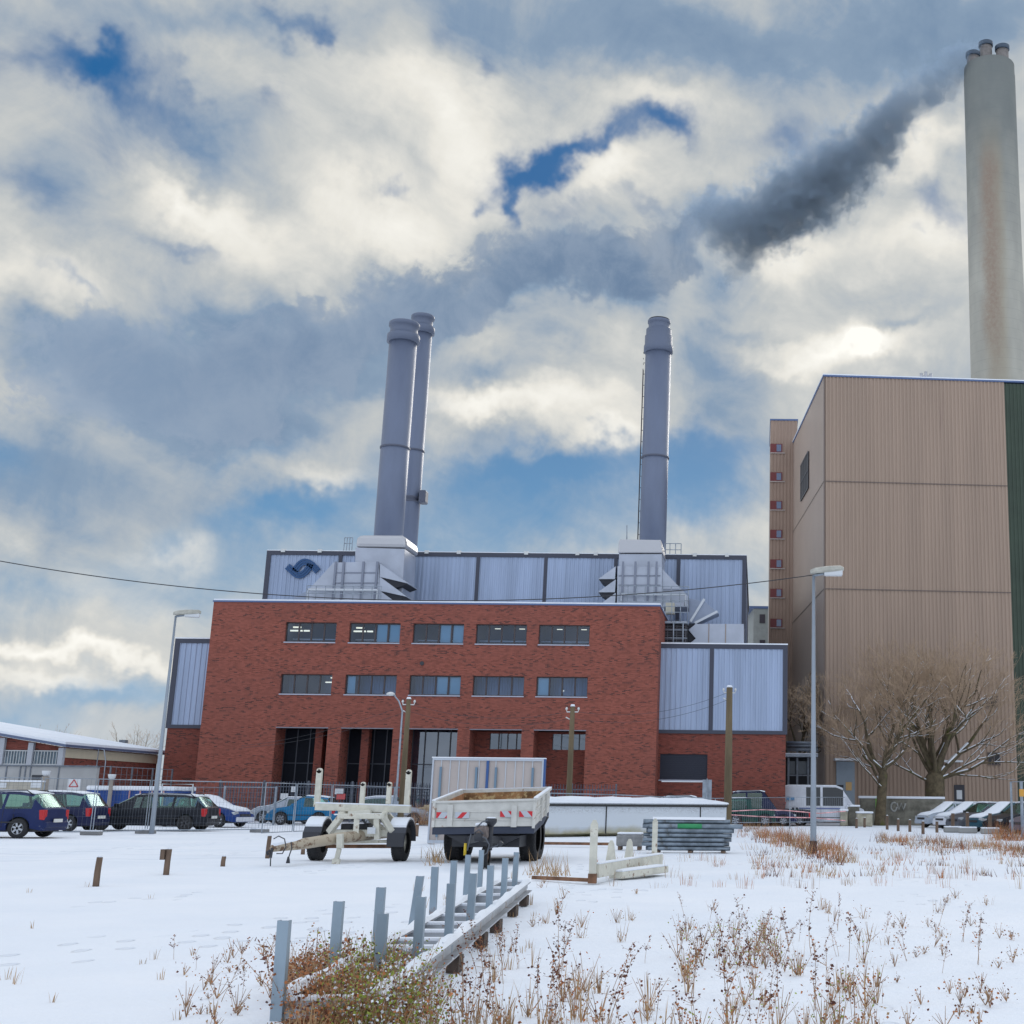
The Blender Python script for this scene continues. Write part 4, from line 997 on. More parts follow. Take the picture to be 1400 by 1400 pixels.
car('hatch', 'dark blue hatchback with snow on its rear bumper, parked beyond the nearest estate', 0, 0, 178, NAVY2, at=(P(52, 1120, 50.5).x, 51.4, 0), L=3.9, H=1.5, group='cars parked on the snowy lot')
car('wagon', 'black estate car with roof rails behind the mesh fence', 0, 0, 180, BLK, at=(P(205, 1115, 54).x, 54.2, 0), L=5.0, H=1.44, rim=RIMD, group='cars parked on the snowy lot')
car('sedan', 'blue car with white bumper, its nose poking out past the black estate', 0, 0, -14, BLUE, at=(P(266, 1115, 61).x, 62, 0), L=4.5, H=1.42, bumper=PWHITE, snow='front', group='cars parked on the snowy lot')
car('hatch', 'small teal blue hatchback parked before the arcade of the brick building', 0, 0, 180, TEAL, at=(P(411, 1110, 68).x, 68.6, 0), L=3.55, H=1.46, Wd=1.6, group='cars parked before the brick building')
car('hatch', 'frosted silver car half hidden behind the teal hatchback', 0, 0, 180, SILV, at=(P(396, 1110, 72).x, 72, 0), L=3.9, H=1.38, snow='all', group='cars parked before the brick building')
car('hatch', 'silver car seen through the frame of the bolster trailer', 0, 0, 5, SILV, at=(P(540, 1110, 70).x, 70, 0), L=3.9, group='cars parked before the brick building')
car('hatch', 'beige old car in front of the picket fence beside the tipper trailer', 0, 0, 180, BEIGE, at=(P(598, 1108, 71).x, 71, 0), L=3.7, H=1.3, group='cars parked before the brick building')
# vehicles between the hall and the tan block
def jitter_at(px, Y): return (P(px, 1110, Y).x, Y, 0)
van = car('van', 'white high roof passenger van parked at the foot of the tan building', 0, 0, 0, PWHITE, name='passenger_van', cat='van', at=jitter_at(1126, 84), L=5.3, Wd=1.95, H=2.45, snow='roof', glass=M('van_glass', (.02, .025, .03), .1))
hh = 2.45
tag(MB().box(-2.40, -1.9, -1.0, -.985, 1.55, 1.75).build('side_mark', M('van_mark', (.10, .25, .45), .5), van, world=False))
MB().box(-1.6, 1.0, -.995, -.985, 1.02, 1.09).build('side_stripe', M('van_stripe', (.10, .13, .30), .5), van, world=False)
car('jeep', 'dark green boxy off-road car with snowy roof beside the wooden pole', 0, 0, 0, GREENP, name='off_road_car', at=jitter_at(1026, 79), L=3.0, Wd=1.6, H=1.62)
car('hatch', 'white compact car peeping out behind the green off-road car', 0, 0, 10, PWHITE, at=jitter_at(1046, 84), L=3.8, H=1.5)
car('sedan', 'low black car parked right behind the white van', 0, 0, 170, BLK, at=jitter_at(1084, 82), L=2.6, H=1.05, Wd=1.6)
car('wagon', 'silver blue car parked left of the wooden pole under the brick plinth', 0, 0, 0, SILV, at=jitter_at(945, 78.5), L=4.4, H=1.7, snow='all')
car('wagon', 'dark blue car with a load on its roof in the gap behind the wooden pole', 0, 0, 0, NAVY2, at=jitter_at(1040, 80.6), L=4.4, H=2.05, Wd=1.6)
# the slanting row at the right
row = [(1305, 84.5, SILV, 'silver car farthest back in the slanting row by the trees'), (1332, 80, PWHITE, 'white snow covered car, second from the back of the slanting row'), (1352, 76.5, GREY, 'dark grey car between the white car and the teal car in the row'),
       (1381, 73, TEALD, 'dark teal car in the slanting row behind a wooden post'), (1407, 69.5, BLK, 'black car with alloy wheels in the row at the right edge'), (1446, 66, PLUM, 'plum coloured car cut by the right edge behind the mesh fence')]
for i, (px, Y, pm, lb) in enumerate(row):
    car('hatch', lb, 0, 0, 205, pm, at=(P(px-8, 1115, Y*.95).x, Y*.95, 0), L=4.0, H=1.5, snow='all' if i < 2 else ('front' if i == 3 else 'roof'), group='cars in the slanting row')
# ------------------------------------------------------------------ yard objects
IVORY = M('ivory_paint', (.62, .60, .51), .55, var=.14, vscale=4, stain=(4, .585, (.20, .11, .06)), bump=.2)
IVORYW = M('white_board', (.60, .59, .55), .55, var=.10, vscale=3, stain=(4, .60, (.30, .16, .08)), bump=.15)
RUST = M('rusty_steel', (.18, .09, .05), .8, var=.4, vscale=5)
RUSTLOAD = M('rust_liner', (.30, .16, .07), .9, var=.6, vscale=3.5, stain=(6, .5, (.55, .40, .20)))
def wheel(th, c, r, w, axis='x', out=1, rim=None, dual=False):
    t = MB().lathe(c, [(r*.60, -w/2), (r*.93, -w/2), (r, -w*.32), (r, w*.32), (r*.93, w/2), (r*.60, w/2)], 36, axis, flat_caps=False)
    # tread lugs
    for k in range(36):
        a = 2*math.pi*k/36; ca, sa = math.cos(a)*r*1.0, math.sin(a)*r*1.0
        for s in (-1, 1):
            if axis == 'x': p = (c[0]+s*w*.22, c[1]+ca, c[2]+sa); q = (c[0]+s*w*.46, c[1]+ca*.985, c[2]+sa*.985)
            else: p = (c[0]+ca, c[1]+s*w*.22, c[2]+sa); q = (c[0]+ca*.985, c[1]+s*w*.46, c[2]+sa*.985)
            t.bar(p, q, r*.09, .03)
    wl = t.build('wheel', TYRE, th)
    o = out*w*.22
    f = lambda a: [(r*.62, a-.03), (r*.60, a), (r*.45, a-out*.04), (r*.2, a-out*.04), (r*.18, a+out*.02)]
    MB().lathe(c, f(o), 28, axis).build('rim', rim or IVORY, wl)
    return wl
def mesh_fence_panel(th, a, b, z0, z1, pitch=.14, name='mesh_panel', wire=.0045, hz=7, frame=.03):
    a = Vector(a); b = Vector(b); n = max(2, int((b-a).length/pitch)); m = MB()
    for k in range(1, n):
        p = a+(b-a)*k/n; m.bar((p.x, p.y, z0), (p.x, p.y, z1), wire)
    for k in range(1, hz):
        z = z0+(z1-z0)*k/hz; m.bar((a.x, a.y, z), (b.x, b.y, z), wire)
    o = m.build(name, STEELD, th)
    f = MB()
    f.tube([(a.x, a.y, z0), (a.x, a.y, z1), (b.x, b.y, z1), (b.x, b.y, z0), (a.x, a.y, z0)], frame*.7, 6, cap=False); f.build('panel_frame', STEEL, th)
    return o
# temporary fence of mesh panels across the lot
tops = [(-40, 1062.5), (60, 1064), (134, 1065), (207, 1067), (361, 1070)]
pts = [Vector((P(px, py, YZ(px, py, 1.95)).x, YZ(px, py, 1.95), 0)) for px, py in tops]
desc = ['mesh fence panel behind the nearest estate car', 'mesh fence panel left of the double lamp post, behind the blue hatchback', 'mesh fence panel just left of the tall double lamp post', 'mesh fence panel standing before the black estate car']
for i in range(4):
    a, b = pts[i], pts[i+1]; d = (b-a).normalized()*.05
    th = thing('fence_panel', desc[i], 'fence panel', ((a.x+b.x)/2, (a.y+b.y)/2, 0), group='temporary mesh fence panels')
    mesh_fence_panel(th, a+d, b-d, .12, 1.95)
    if i >= 1:
        ft = MB(); ft.box(b.x-.35, b.x+.35, b.y-.13, b.y+.13, 0, .13); ft.build('concrete_foot', M('concrete_foot', (.22, .22, .22), .9), th, bevel=.02)
        MB().box(b.x-.33, b.x+.33, b.y-.12, b.y+.12, .132, .17).build('snow', SNOW, th)
tops = [(363, 1070), (406, 1071.5), (455, 1073), (540, 1076), (592, 1078)]
pts = [Vector((P(px, py, YZ(px, py, 1.9)).x, YZ(px, py, 1.9), 0)) for px, py in tops]
desc = ['mesh fence panel before the first dark arcade bay', 'mesh fence panel behind the left upright of the bolster trailer, before the teal car', 'mesh fence panel seen between the uprights of the bolster trailer', 'mesh fence panel between bolster trailer and tipper trailer']
for i in range(4):
    a, b = pts[i], pts[i+1]; d = (b-a).normalized()*.06
    th = thing('fence_panel', desc[i], 'fence panel', ((a.x+b.x)/2, (a.y+b.y)/2, 0), group='temporary mesh fence panels')
    mesh_fence_panel(th, a+d, b-d, .1, 1.9, pitch=.2)
# dark picket fence before the arcade
def picket_fence():
    a = P(300, 1075, 76.5); b = P(842, 1080, 76.5); zt = P(600, 1070.5, 76.5).z
    th = thing('picket_fence', 'dark steel picket fence running in front of the brick arcade', 'fence', ((a.x+b.x)/2, 76.5, 0))
    m = MB(); n = int((b.x-a.x)/.17)
    for k in range(n+1): x = a.x+(b.x-a.x)*k/n; m.box(x-.016, x+.016, 76.48, 76.52, .1, zt)
    m.build('picket', M('picket_steel', (.07, .085, .12), .5, .3), th)
    m = MB()
    for z in (.3, zt-.3): m.box(a.x, b.x, 76.53, 76.57, z-.025, z+.025)
    m.build('rail', STEELD, th)
    for k in range(10): x = a.x+(b.x-a.x)*k/9; MB().box(x-.045, x+.045, 76.58, 76.67, 0, zt+.05).build('post', STEELD, th)
    for px, py, w, mt in ((401, 1079, .25, WHITE), (388.5, 1088.5, .45, WHITE), (463.5, 1082, .5, WHITE), (552, 1085, .5, WHITE), (466, 1089, .5, M('sign_red', (.5, .08, .08), .5))):
        p = P(px, py, 76.4); MB().box(p.x-w/2, p.x+w/2, 76.4, 76.43, p.z-.16, p.z+.16).build('sign_plate', mt, th)
picket_fence()
def rail_fence():
    pp = [(752, 1084.5, 60), (838, 1086.5, 62), (908, 1089.5, 64), (978, 1091.5, 66), (1080, 1090, 72), (1155, 1090, 76)]
    p = [P(*q) for q in pp]
    for i in range(5):
        a, b = p[i], p[i+1]
        lb = ['galvanised railing section above the white trough, right of the tipper trailer', 'galvanised railing section above the middle of the white trough', 'galvanised railing section above the right part of the white trough', 'thin mesh fence section in front of the green off-road car', 'thin mesh fence section in front of the white van'][i]
        th = thing('railing_section', lb, 'fence', ((a.x+b.x)/2, (a.y+b.y)/2, 0), group='thin galvanised fence across the yard')
        m = MB(); m.tube([a, b], .028 if i < 3 else .018, 6); m.tube([(a.x, a.y, .35), (b.x, b.y, .35)], .02, 6); m.build('rail', STEEL, th)
        MB().tube([(a.x, a.y, 0), (a.x, a.y, a.z+.02)], .03, 6).build('post', STEEL, th)
        m = MB(); n = int((b-a).length/.2)
        for k in range(1, n): q = a+(b-a)*k/n; m.bar((q.x, q.y, .35), (q.x, q.y, q.z), .007)
        m.build('wire_mesh', STEEL, th)
        MB().tube([(a.x, a.y, a.z), (b.x, b.y, b.z)], .001, 3)
rail_fence()
def tape():
    TR = M('barrier_tape', (.72, .34, .34), .5, var=.5, vscale=4)
    for lb, pp in (('upper red and white barrier tape sagging across the mesh fence near the van', [(997, 1109), (1040, 1107), (1075, 1108), (1120, 1112), (1156, 1109)]), ('lower red and white barrier tape running past the low black car', [(1000, 1114), (1050, 1117), (1110, 1118), (1156, 1122)])):
        q = [P(a, b, 70.5) for a, b in pp]; m = MB()
        for a, b in zip(q, q[1:]): m.bar(a, b, .012, .05)
        tag(recenter(m.build('barrier_tape', TR)), lb, 'tape', 'barrier tapes on the fence')
tape()

# ------------------------------------------------------------------ lamp posts, poles, cable
GALV = M('lamp_pole', (.28, .32, .37), .45, .35, var=.06, vscale=1)
LENS = M('lamp_lens', (.62, .64, .66), .2)
def lamp_big(base, ht, label, rz, double):
    th = thing('street_lamp', label, 'street lamp', (base.x, base.y, 0), math.radians(rz), group='tall tapered street lamps')
    MB().tube([(0, 0, 0), (0, 0, .6), (0, 0, ht)], [.09, .086, .042], 14).build('pole', GALV, th, world=False)
    if not double and rz == 0: MB().tube([(0, 0, 0), (0, 0, .34)], .102, 14).build('base_sleeve', M('base_sleeve', (.05, .035, .03), .9), th, world=False)
    for s in ((1,) if not double else (1, -1)):
        k = 1.0 if not double else .75
        MB().tube([(0, 0, ht-.02), (s*.25*k, 0, ht+.03), (s*.35*k, 0, ht+.05)], .04, 8).build('arm', GALV, th, world=False)
        hd = MB()
        prof = [(.10, .07, .08), (.25, .13, .13), (.60, .17, .15), (.98, .15, .13), (1.08, .08, .07)]
        rings = []
        for (x, w, h) in prof: rings.append([(s*(x-.2)*k, y*w, ht+.06+z*h+x*.10) for y, z in ((-1, 0), (-.8, .7), (0, 1), (.8, .7), (1, 0), (.8, -.35), (-.8, -.35))])
        for a, b in zip(rings, rings[1:]):
            for j in range(7): hd.face([a[j], a[(j+1) % 7], b[(j+1) % 7], b[j]], True)
        hd.face(rings[0]); hd.face(rings[-1][::-1])
        o = hd.build('lamp_head', M('lamp_head', (.42, .41, .36), .5, .2, var=.15, vscale=6), th, world=False)
        MB().box(min(s*.30*k, s*.84*k), max(s*.30*k, s*.84*k), -.12, .12, ht-.02, ht+.14).build('lens', LENS, o, world=False, bevel=.03)
b = G(1112, 1167); lamp_big(b, P(1108, 786, b.y).z, 'tall pale street lamp standing in front of the tan building', 0, False)
b = G(207, 1140); lamp_big(b, P(239, 842, b.y).z, 'tall street lamp rising behind the mesh fence at the left corner of the brick building', 20, False)
RB = G(1112, 1167); RTOP = P(1108, 786, RB.y).z
def small_lamp():
    Y = 60; a = P(541, 1100, Y); t = P(546, 972, Y); h = P(535, 948, Y)
    th = thing('street_lamp', 'slim grey street lamp with a bent arm in front of the brick facade', 'street lamp', (a.x, Y, 0))
    MB().tube([(a.x, Y, 0), (a.x, Y, 2.2), (a.x, Y, t.z), (t.x-.05, Y-.02, t.z+.45), (h.x+.1, Y-.1, h.z-.02)], [.06, .05, .04, .035, .03], 8).build('pole', STEEL, th)
    MB().lathe((h.x, Y-.1, h.z-.06), [(.05, -.06), (.2, 0), (.18, .06), (.06, .12)], 16).build('lamp_head', PALE, th)
small_lamp()
def wood_pole(px, pyt, Y, label, r=.12):
    t = P(px, pyt, Y)
    th = thing('wooden_pole', label, 'utility pole', (t.x, Y, 0), group='old wooden utility poles')
    MB().tube([(t.x, Y, 0), (t.x, Y, t.z*.5), (t.x, Y, t.z)], [r*1.2, r*1.1, r*.9], 12).build('shaft', POLEWOOD, th)
    MB().tube([(t.x, Y, t.z+.002), (t.x, Y, t.z+.10)], [r*1.0, r*.7], 12).build('snow', SNOW, th)
    m = MB()
    for dz in (-.25, -.6): m.tube([(t.x-.28, Y, t.z+dz+.1), (t.x-.26, Y, t.z+dz), (t.x+.26, Y, t.z+dz), (t.x+.28, Y, t.z+dz+.1)] if dz == -.25 else [(t.x-.3, Y, t.z+dz+.1), (t.x-.1, Y, t.z+dz)], .03, 6)
    for s in (-.28, .28): m.lathe((t.x+s, Y, t.z-.15), [(.05, 0), (.06, .05), (.03, .12)], 10)
    m.build('insulator', PALE, th)
    return t
wp1 = wood_pole(559, 956, 61, 'wooden pole with snowy cap left of the tipper trailer, beside the bent arm lamp')
wp2 = wood_pole(783, 966, 61, 'wooden pole in front of the rightmost arcade bay')
wp3 = wood_pole(997.5, 940, 62, 'wooden pole in front of the blue cladding beside the white trough', .16)
def catenary(a, b, sag, r, n=40):
    a = Vector(a); b = Vector(b); return MB().tube([a+(b-a)*(i/n)-Vector((0, 0, sag*4*(i/n)*(1-i/n))) for i in range(n+1)], r, 5)
CABLE = M('cable', (.03, .03, .035), .6)
ca = P(-150, 737, 36); cb = Vector((RB.x, RB.y, RTOP))
tag(recenter(catenary(ca, cb, 1.22, .014, 60).build('overhead_cable', CABLE)), 'long dark cable sagging across the facade to the lamp before the tan building', 'cable')
for dz, lb in ((-.2, 'upper wire between the wooden poles'), (-.55, 'lower wire between the wooden poles')):
    m = catenary(wp3+Vector((0, 0, dz)), wp2+Vector((0, 0, dz)), .55, .008); n2 = catenary(wp2+Vector((0, 0, dz)), wp1+Vector((0, 0, dz)), .5, .008)
    k = len(m.v); m.v += n2.v; m.f += [tuple(i+k for i in f) for f in n2.f]; m.sm += n2.sm
    n2 = catenary(wp1+Vector((0, 0, dz)), P(330, 1018-dz*8, 64), .3, .008); k = len(m.v); m.v += n2.v; m.f += [tuple(i+k for i in f) for f in n2.f]; m.sm += n2.sm
    tag(recenter(m.build('overhead_wire', CABLE)), lb, 'wire')
t = P(171, 1016, 92)
th = thing('street_lamp', 'small distant street lamp before the long low workshop', 'street lamp', (t.x, 92, 0))
MB().tube([(t.x, 92, 0), (t.x, 92, t.z)], [.08, .05], 8).build('pole', STEELD, th); MB().box(t.x-.35, t.x+.1, 91.8, 92.2, t.z, t.z+.22).build('lamp_head', STEELD, th)
# road sign back
s = P(967, 1066, 63)
th = thing('sign_board', 'grey back of a tall sign board on a post behind the white trough', 'sign', (s.x, 63, 0))
MB().box(s.x-.22, s.x+.22, 62.95, 63, s.z-1.0, s.z).build('panel', STEEL, th); MB().tube([(s.x, 62.9, 0), (s.x, 62.9, s.z+.05)], .035, 8).build('post', STEEL, th)
MB().bar((s.x-2.2, 63.03, s.z-.1), (s.x-.22, 63.03, s.z-.1), .05).build('barrier_bar', WHITE, th)

# ------------------------------------------------------------------ bolster trailer
def bolster_trailer():
    Y = 30.0
    th = thing('bolster_trailer', 'ivory two wheeled bolster trailer with four uprights and a long drawbar pointing left', 'trailer', (P(492, 1175, Y).x, Y, 0))
    q = lambda px, py, y=Y: P(px, py, y)
    # crossbeam and uprights
    a, b = q(432, 1103), q(561, 1107)
    MB().bar(a, b, .16, .15).build('crossbeam', IVORY, th, bevel=.01)
    MB().bar(a+Vector((0, 0, .09)), b+Vector((0, 0, .09)), .15, .03).build('snow', SNOW, th, bevel=.01)
    for px, pt, pb, w in ((437.5, 1050, 1103, .12), (497, 1069, 1099, .095), (533, 1069, 1099, .095), (559.5, 1052, 1103, .115)):
        t = q(px, pt); bt = q(px, pb); m = MB()
        m.box(t.x-w/2, t.x+w/2, Y-.05, Y+.05, bt.z, t.z-w*.5); m.lathe((t.x, Y, t.z-w*.5), [(w/2, -.05), (w/2, .05)], 16, 'y')
        up = m.build('upright', IVORY, th); MB().lathe((t.x, Y-.056, t.z-w*.45), [(w*.2, 0), (w*.2, .01)], 12, 'y').build('pin_hole', TRIM, up)
    # turntable frame
    m = MB(); c = q(495, 1115); m.bar(q(463, 1116, Y-.5), q(527, 1116, Y-.5), .16, .12); m.bar(q(463, 1112, Y+.3), q(530, 1112, Y+.3), .16, .12)
    m.bar(q(466, 1114, Y-.5), q(470, 1112, Y+.3), .12); m.bar(q(525, 1114, Y-.5), q(528, 1112, Y+.3), .12)
    m.bar(q(495, 1108, Y), q(495, 1116, Y), .5, .5); m.build('bolster_plate', IVORY, th, bevel=.015)
    MB().bar(q(463, 1113.4, Y-.2), q(528, 1112.6, Y-.2), .7, .03).build('plate_snow', SNOW, th, bevel=.01)
    m = MB()
    m.bar(q(466, 1117, Y-.5), q(450, 1138, Y-.4), .13); m.bar(q(524, 1117, Y-.5), q(538, 1142, Y-.35), .13); m.bar(q(515, 1118, Y-.5), q(516, 1148, Y-.5), .12)
    m.bar(q(488, 1117, Y-.5), q(486, 1145, Y-.6), .12); m.bar(q(530, 1113, Y+.3), q(548, 1134, Y+.3), .11); m.bar(q(470, 1113, Y+.3), q(452, 1136, Y+.3), .11)
    m.bar(q(450, 1139, Y-.3), q(545, 1139, Y-.3), .15, .15); m.bar(q(462, 1152, Y-.2), q(541, 1150, Y-.2), .10, .07); m.bar(q(505, 1118, Y), q(530, 1140, Y-.3), .1)
    m.build('frame', IVORY, th, bevel=.01)
    MB().bar(q(446, 1157, Y), q(541, 1157, Y), .08).build('axle', RUST, th)
    m = MB(); m.box(q(470, 1124, Y).x, q(485, 1124, Y).x, Y-.2, Y+.2, q(0, 1131, Y).z, q(0, 1121, Y).z); m.box(q(493, 1124).x, q(508, 1124).x, Y-.2, Y+.15, q(0, 1132).z, q(0, 1121).z); m.build('brake_gear', DARK, th, bevel=.02)
    # drawbar
    tip = q(372, 1160, 27.2)
    MB().tube([tip, q(415, 1153.5, 28), q(462, 1146, 28.8), q(545, 1137, 31.2)], [.07, .115, .12, .12], 12).build('drawbar', M('drawbar_rust', (.45, .38, .28), .6, stain=(4, .5, (.16, .09, .05))), th)
    MB().tube([tip+Vector((0, 0, .05)), q(415, 1151.5, 28), q(462, 1144, 28.8)], [.05, .085, .085], 8).build('drawbar_snow', SNOW, th)
    m = MB(); m.bar(tip, q(370, 1172, 27.1), .05); m.tube([q(369, 1163, 27.1), q(365, 1165, 27.1), q(367, 1169, 27.1)], .03, 6); m.build('coupling', DARK, th)
    # jack leg
    m = MB(); m.bar(q(465, 1140, 28.6), q(465, 1160, 28.6), .13); m.bar(q(464, 1160, 28.6), q(460, 1176, 28.6), .09); m.bar(q(460, 1174, 28.6), q(459, 1183, 28.6), .16, .1); m.build('jack_leg', IVORY, th, bevel=.01)
    # hoses
    for pp in ([(372, 1162), (370, 1175), (369.5, 1188)], [(398, 1151), (399, 1160), (396, 1168), (394, 1175)], [(374, 1147), (381, 1143), (389, 1147), (391, 1158), (386, 1167), (378, 1167)]):
        MB().tube([q(a_, b_, 27.3) for a_, b_ in pp], .012, 6).build('hose', DARK, th)
    for (px, py) in ((369.5, 1193), (394, 1176)): p = q(px, py, 27.3); MB().tube([p+Vector((0, 0, .07)), p-Vector((0, 0, .06))], [.02, .045], 8).build('hose_plug', DARK, th)
    r = .39
    xL, xR = q(434, 1160, Y).x, q(548, 1160, Y).x
    wheel(th, (xL, Y, r), r, .26, 'x', -1, IVORY); wheel(th, (xR, Y, r), r, .26, 'x', 1, IVORY)
    for xx, s in ((xL, -1), (xR, 1)):
        m = MB(); n = 10; rr = r+.10
        pts = [(Y-rr*math.cos(k/n*math.pi*.95+.1), r+rr*math.sin(k/n*math.pi*.95+.1)) for k in range(n+1)]
        for (a1, b1), (a2, b2) in zip(pts, pts[1:]): m.extr([(xx-.2, a1, b1), (xx-.2, a2, b2), (xx-.2, a2, b2+.03), (xx-.2, a1, b1+.03)], None, (.4, 0, 0))
        f = m.build('mudguard', M('mudguard', (.05, .055, .07), .6), th)
        m = MB()
        for (a1, b1), (a2, b2) in list(zip(pts, pts[1:]))[2:-2]: m.extr([(xx-.19, a1, b1+.035), (xx-.19, a2, b2+.035), (xx-.19, a2, b2+.08), (xx-.19, a1, b1+.08)], None, (.38, 0, 0))
        m.build('snow', SNOW, f)
        MB().box(xx-.19, xx+.19, Y-rr-.02, Y-rr+.01, .32, .62).build('mud_flap', DARK, th)
    p = q(434, 1122.5, Y); 
    for px, py in ((434, 1122), (553, 1123)):
        p = q(px, py, Y+.2); MB().lathe((p.x, p.y, p.z-.05), [(.04, 0), (.05, .04), (.03, .09)], 10).build('marker_lamp', M('amber', (.7, .16, .05), .4), th)
    p = q(508, 1135.5, Y-.62); MB().box(p.x-.09, p.x+.09, p.y-.02, p.y, p.z-.07, p.z+.07).build('maker_plate', WHITE, th)
bolster_trailer()

# ------------------------------------------------------------------ tipper trailer
def tipper():
    Yn, Yf = 29.0, 33.4
    q = P
    A = {'ntl': q(593, 1098, Yn), 'ntr': q(732, 1094.5, Yn), 'nbl': q(596, 1131, Yn), 'nbr': q(730, 1129.5, Yn)}
    ftl = q(632, 1083, Yf); ftr = q(752, 1079, Yf); h = A['ntl'].z-A['nbl'].z; sh = (ftl-A['ntl']+ftr-A['ntr'])/2
    th = thing('tipper_trailer', 'white two axle tipper trailer with red and white warning plates and a rusty open box', 'trailer', ((A['ntl'].x+A['ntr'].x)/2, Yn, 0))
    a, b, c, d = A['nbl'], A['nbr'], Vector((A['ntr'].x, Yn, A['ntr'].z)), A['ntl']
    a = Vector((d.x, Yn, a.z)); b = Vector((c.x, Yn, b.z))
    def board(name, p0, p1, p2, p3, nrm, mat, t=.05, par=None):
        m = MB(); m.extr([p0, p1, p2, p3], None, Vector(nrm)*t); return m.build(name, mat, par or th, bevel=.006)
    back = Vector(sh)
    board('front_board', a, b, c, d, (0, 1, 0), IVORYW); 
    board('tail_board', a+back, b+back, c+back, d+back, (0, -1, 0), IVORYW)
    e = Vector((0, .055, 0)); board('side_board', a+e, a+back-e, d+back-e, d+e, (1, 0, 0), IVORYW); board('side_board', b+e, b+back-e, c+back-e, c+e, (-1, 0, 0), IVORYW)
    m = MB(); iz = Vector((.07, .07, .1)); m.extr([a+Vector((.06, .06, .05)), b+Vector((-.06, .06, .05)), b+back+Vector((-.06, -.06, .05)), a+back+Vector((.06, -.06, .05))], None, (0, 0, .04)); m.build('floor', RUST, th)
    # inner liner shows rusty at the far end
    board('liner', a+back+Vector((.06, -.06, .1)), b+back+Vector((-.06, -.06, .1)), c+back+Vector((-.06, -.06, -.03)), d+back+Vector((.06, -.06, -.03)), (0, -1, 0), RUSTLOAD, .02)
    board('liner', a+Vector((.06, .12, .1)), a+back+Vector((.06, -.09, .1)), d+back+Vector((.06, -.09, -.04)), d+Vector((.06, .12, -.04)), (1, 0, 0), M('liner_orange', (.42, .20, .09), .9, var=.3, vscale=3), .02)
    m = MB()
    for p0, p1 in ((d, c), (d+back, c+back), (d, d+back), (c, c+back)): m.bar(p0+Vector((0, 0, .02)), p1+Vector((0, 0, .02)), .09, .05)
    m.build('rim_rail', IVORYW, th, bevel=.01)
    m = MB()
    for p0, p1 in ((d+back, c+back), (d, d+back), (c, c+back)): m.bar(p0+Vector((0, 0, .06)), p1+Vector((0, 0, .06)), .08, .025)
    m.build('snow', SNOW, th)
    m = MB(); wv = c.x-d.x
    for f in (.17, .80): x = d.x+wv*f; m.box(x-.06, x+.06, Yn-.05, Yn-.002, a.z+.02, d.z-.03)
    for f in (.0, .985): x = d.x+wv*f; m.box(x-.01, x+.05, Yn-.04, Yn-.001, a.z, d.z)
    for k in (.33, .66):
        z = a.z+(d.z-a.z)*k; m.box(d.x+.05, c.x-.05, Yn-.018, Yn-.001, z-.012, z+.012)
        p0 = b.lerp(c, k); m.bar(p0+Vector((.012, .1, 0)), p0+back+Vector((.012, -.1, 0)), .02, .03)
    for k in (.33, .66): p0 = b+back*k; p1 = c+back*k; m.bar(p0+Vector((.02, 0, 0)), p1+Vector((.02, 0, 0)), .06, .04)
    m.build('rib', IVORYW, th)
    RW = M('warn_white', (.5, .53, .58), .4); RR = M('warn_red', (.60, .02, .03), .4)
    for (p0, p1, lean) in ((597, 615.5, 1), (622.5, 642, 1), (684, 703, -1), (710, 729.5, -1)):
        x0, x1 = q(p0, 1115, Yn).x, q(p1, 1115, Yn).x; zc = q((p0+p1)/2, 1114.5 if lean > 0 else 1113, Yn).z; hh = .065
        pl = MB().box(x0, x1, Yn-.032, Yn-.022, zc-hh, zc+hh).build('warning_plate', RW, th)
        w = x1-x0; st = MB(); y = Yn-.034
        if p0 == 622.5: polys = [[(.15, -1), (.5, -1), (.85, 1), (.5, 1)]]
        elif lean > 0: polys = [[(0, -1), (0, 1), (.38, 1), (.1, -1)], [(.6, -1), (1, -1), (1, 1), (.95, 1)]]
        else: polys = [[(0, 1), (0, -1), (.38, -1), (.08, 1)], [(.55, 1), (1, 1), (1, -1), (.92, -1)]]
        for po in polys: st.extr([(x0+w*u, y, zc+hh*v*.96) for u, v in po], None, (0, .0015, 0))
        st.build('red_stripe', RR, pl)
    # chassis
    m = MB(); z = a.z
    m.extr([a+Vector((0, .02, -.16)), b+Vector((0, .02, -.16)), b+back+Vector((0, -.02, -.16)), a+back+Vector((0, -.02, -.16))], None, (0, 0, .155)); ch = m.build('chassis', M('chassis_dark', (.035, .045, .075), .6), th, bevel=.01)
    m = MB(); xc = (d.x+c.x)/2
    m.box(xc-.75, xc+.75, Yn+.35, Yn+3.8, z-.42, z-.17); m.prism([(d.x+.3, z-.17), (d.x+.8, z-.42), (c.x-.8, z-.42), (c.x-.3, z-.17)], Yn+.1, Yn+.3); m.build('subframe', DARK, th)
    r = .50; w = .36
    bx_ = back.x/(Yf-Yn)
    for dy in (1.75, 2.85):
        for sx in (d.x+.30, c.x-.22):
            wheel(th, (sx+bx_*dy, Yn+dy, r), r, w, 'x', 1 if sx > xc else -1, RUST)
        m = MB().bar((d.x+.3+bx_*dy, Yn+dy, r), (c.x-.22+bx_*dy, Yn+dy, r), .12); m.build('axle', DARK, th)
    # drawbar, jack, couplings
    m = MB(); tipx = q(655, 1150, 27.0)
    m.bar((xc-.5, Yn+.6, z-.32), (tipx.x, 27.0, .62), .10, .14); m.bar((xc+.35, Yn+.6, z-.32), (tipx.x+.02, 27.0, .62), .10, .14); m.lathe((tipx.x, 26.95, .62), [(.1, -.08), (.1, .08)], 14); m.build('drawbar', DARK, th)
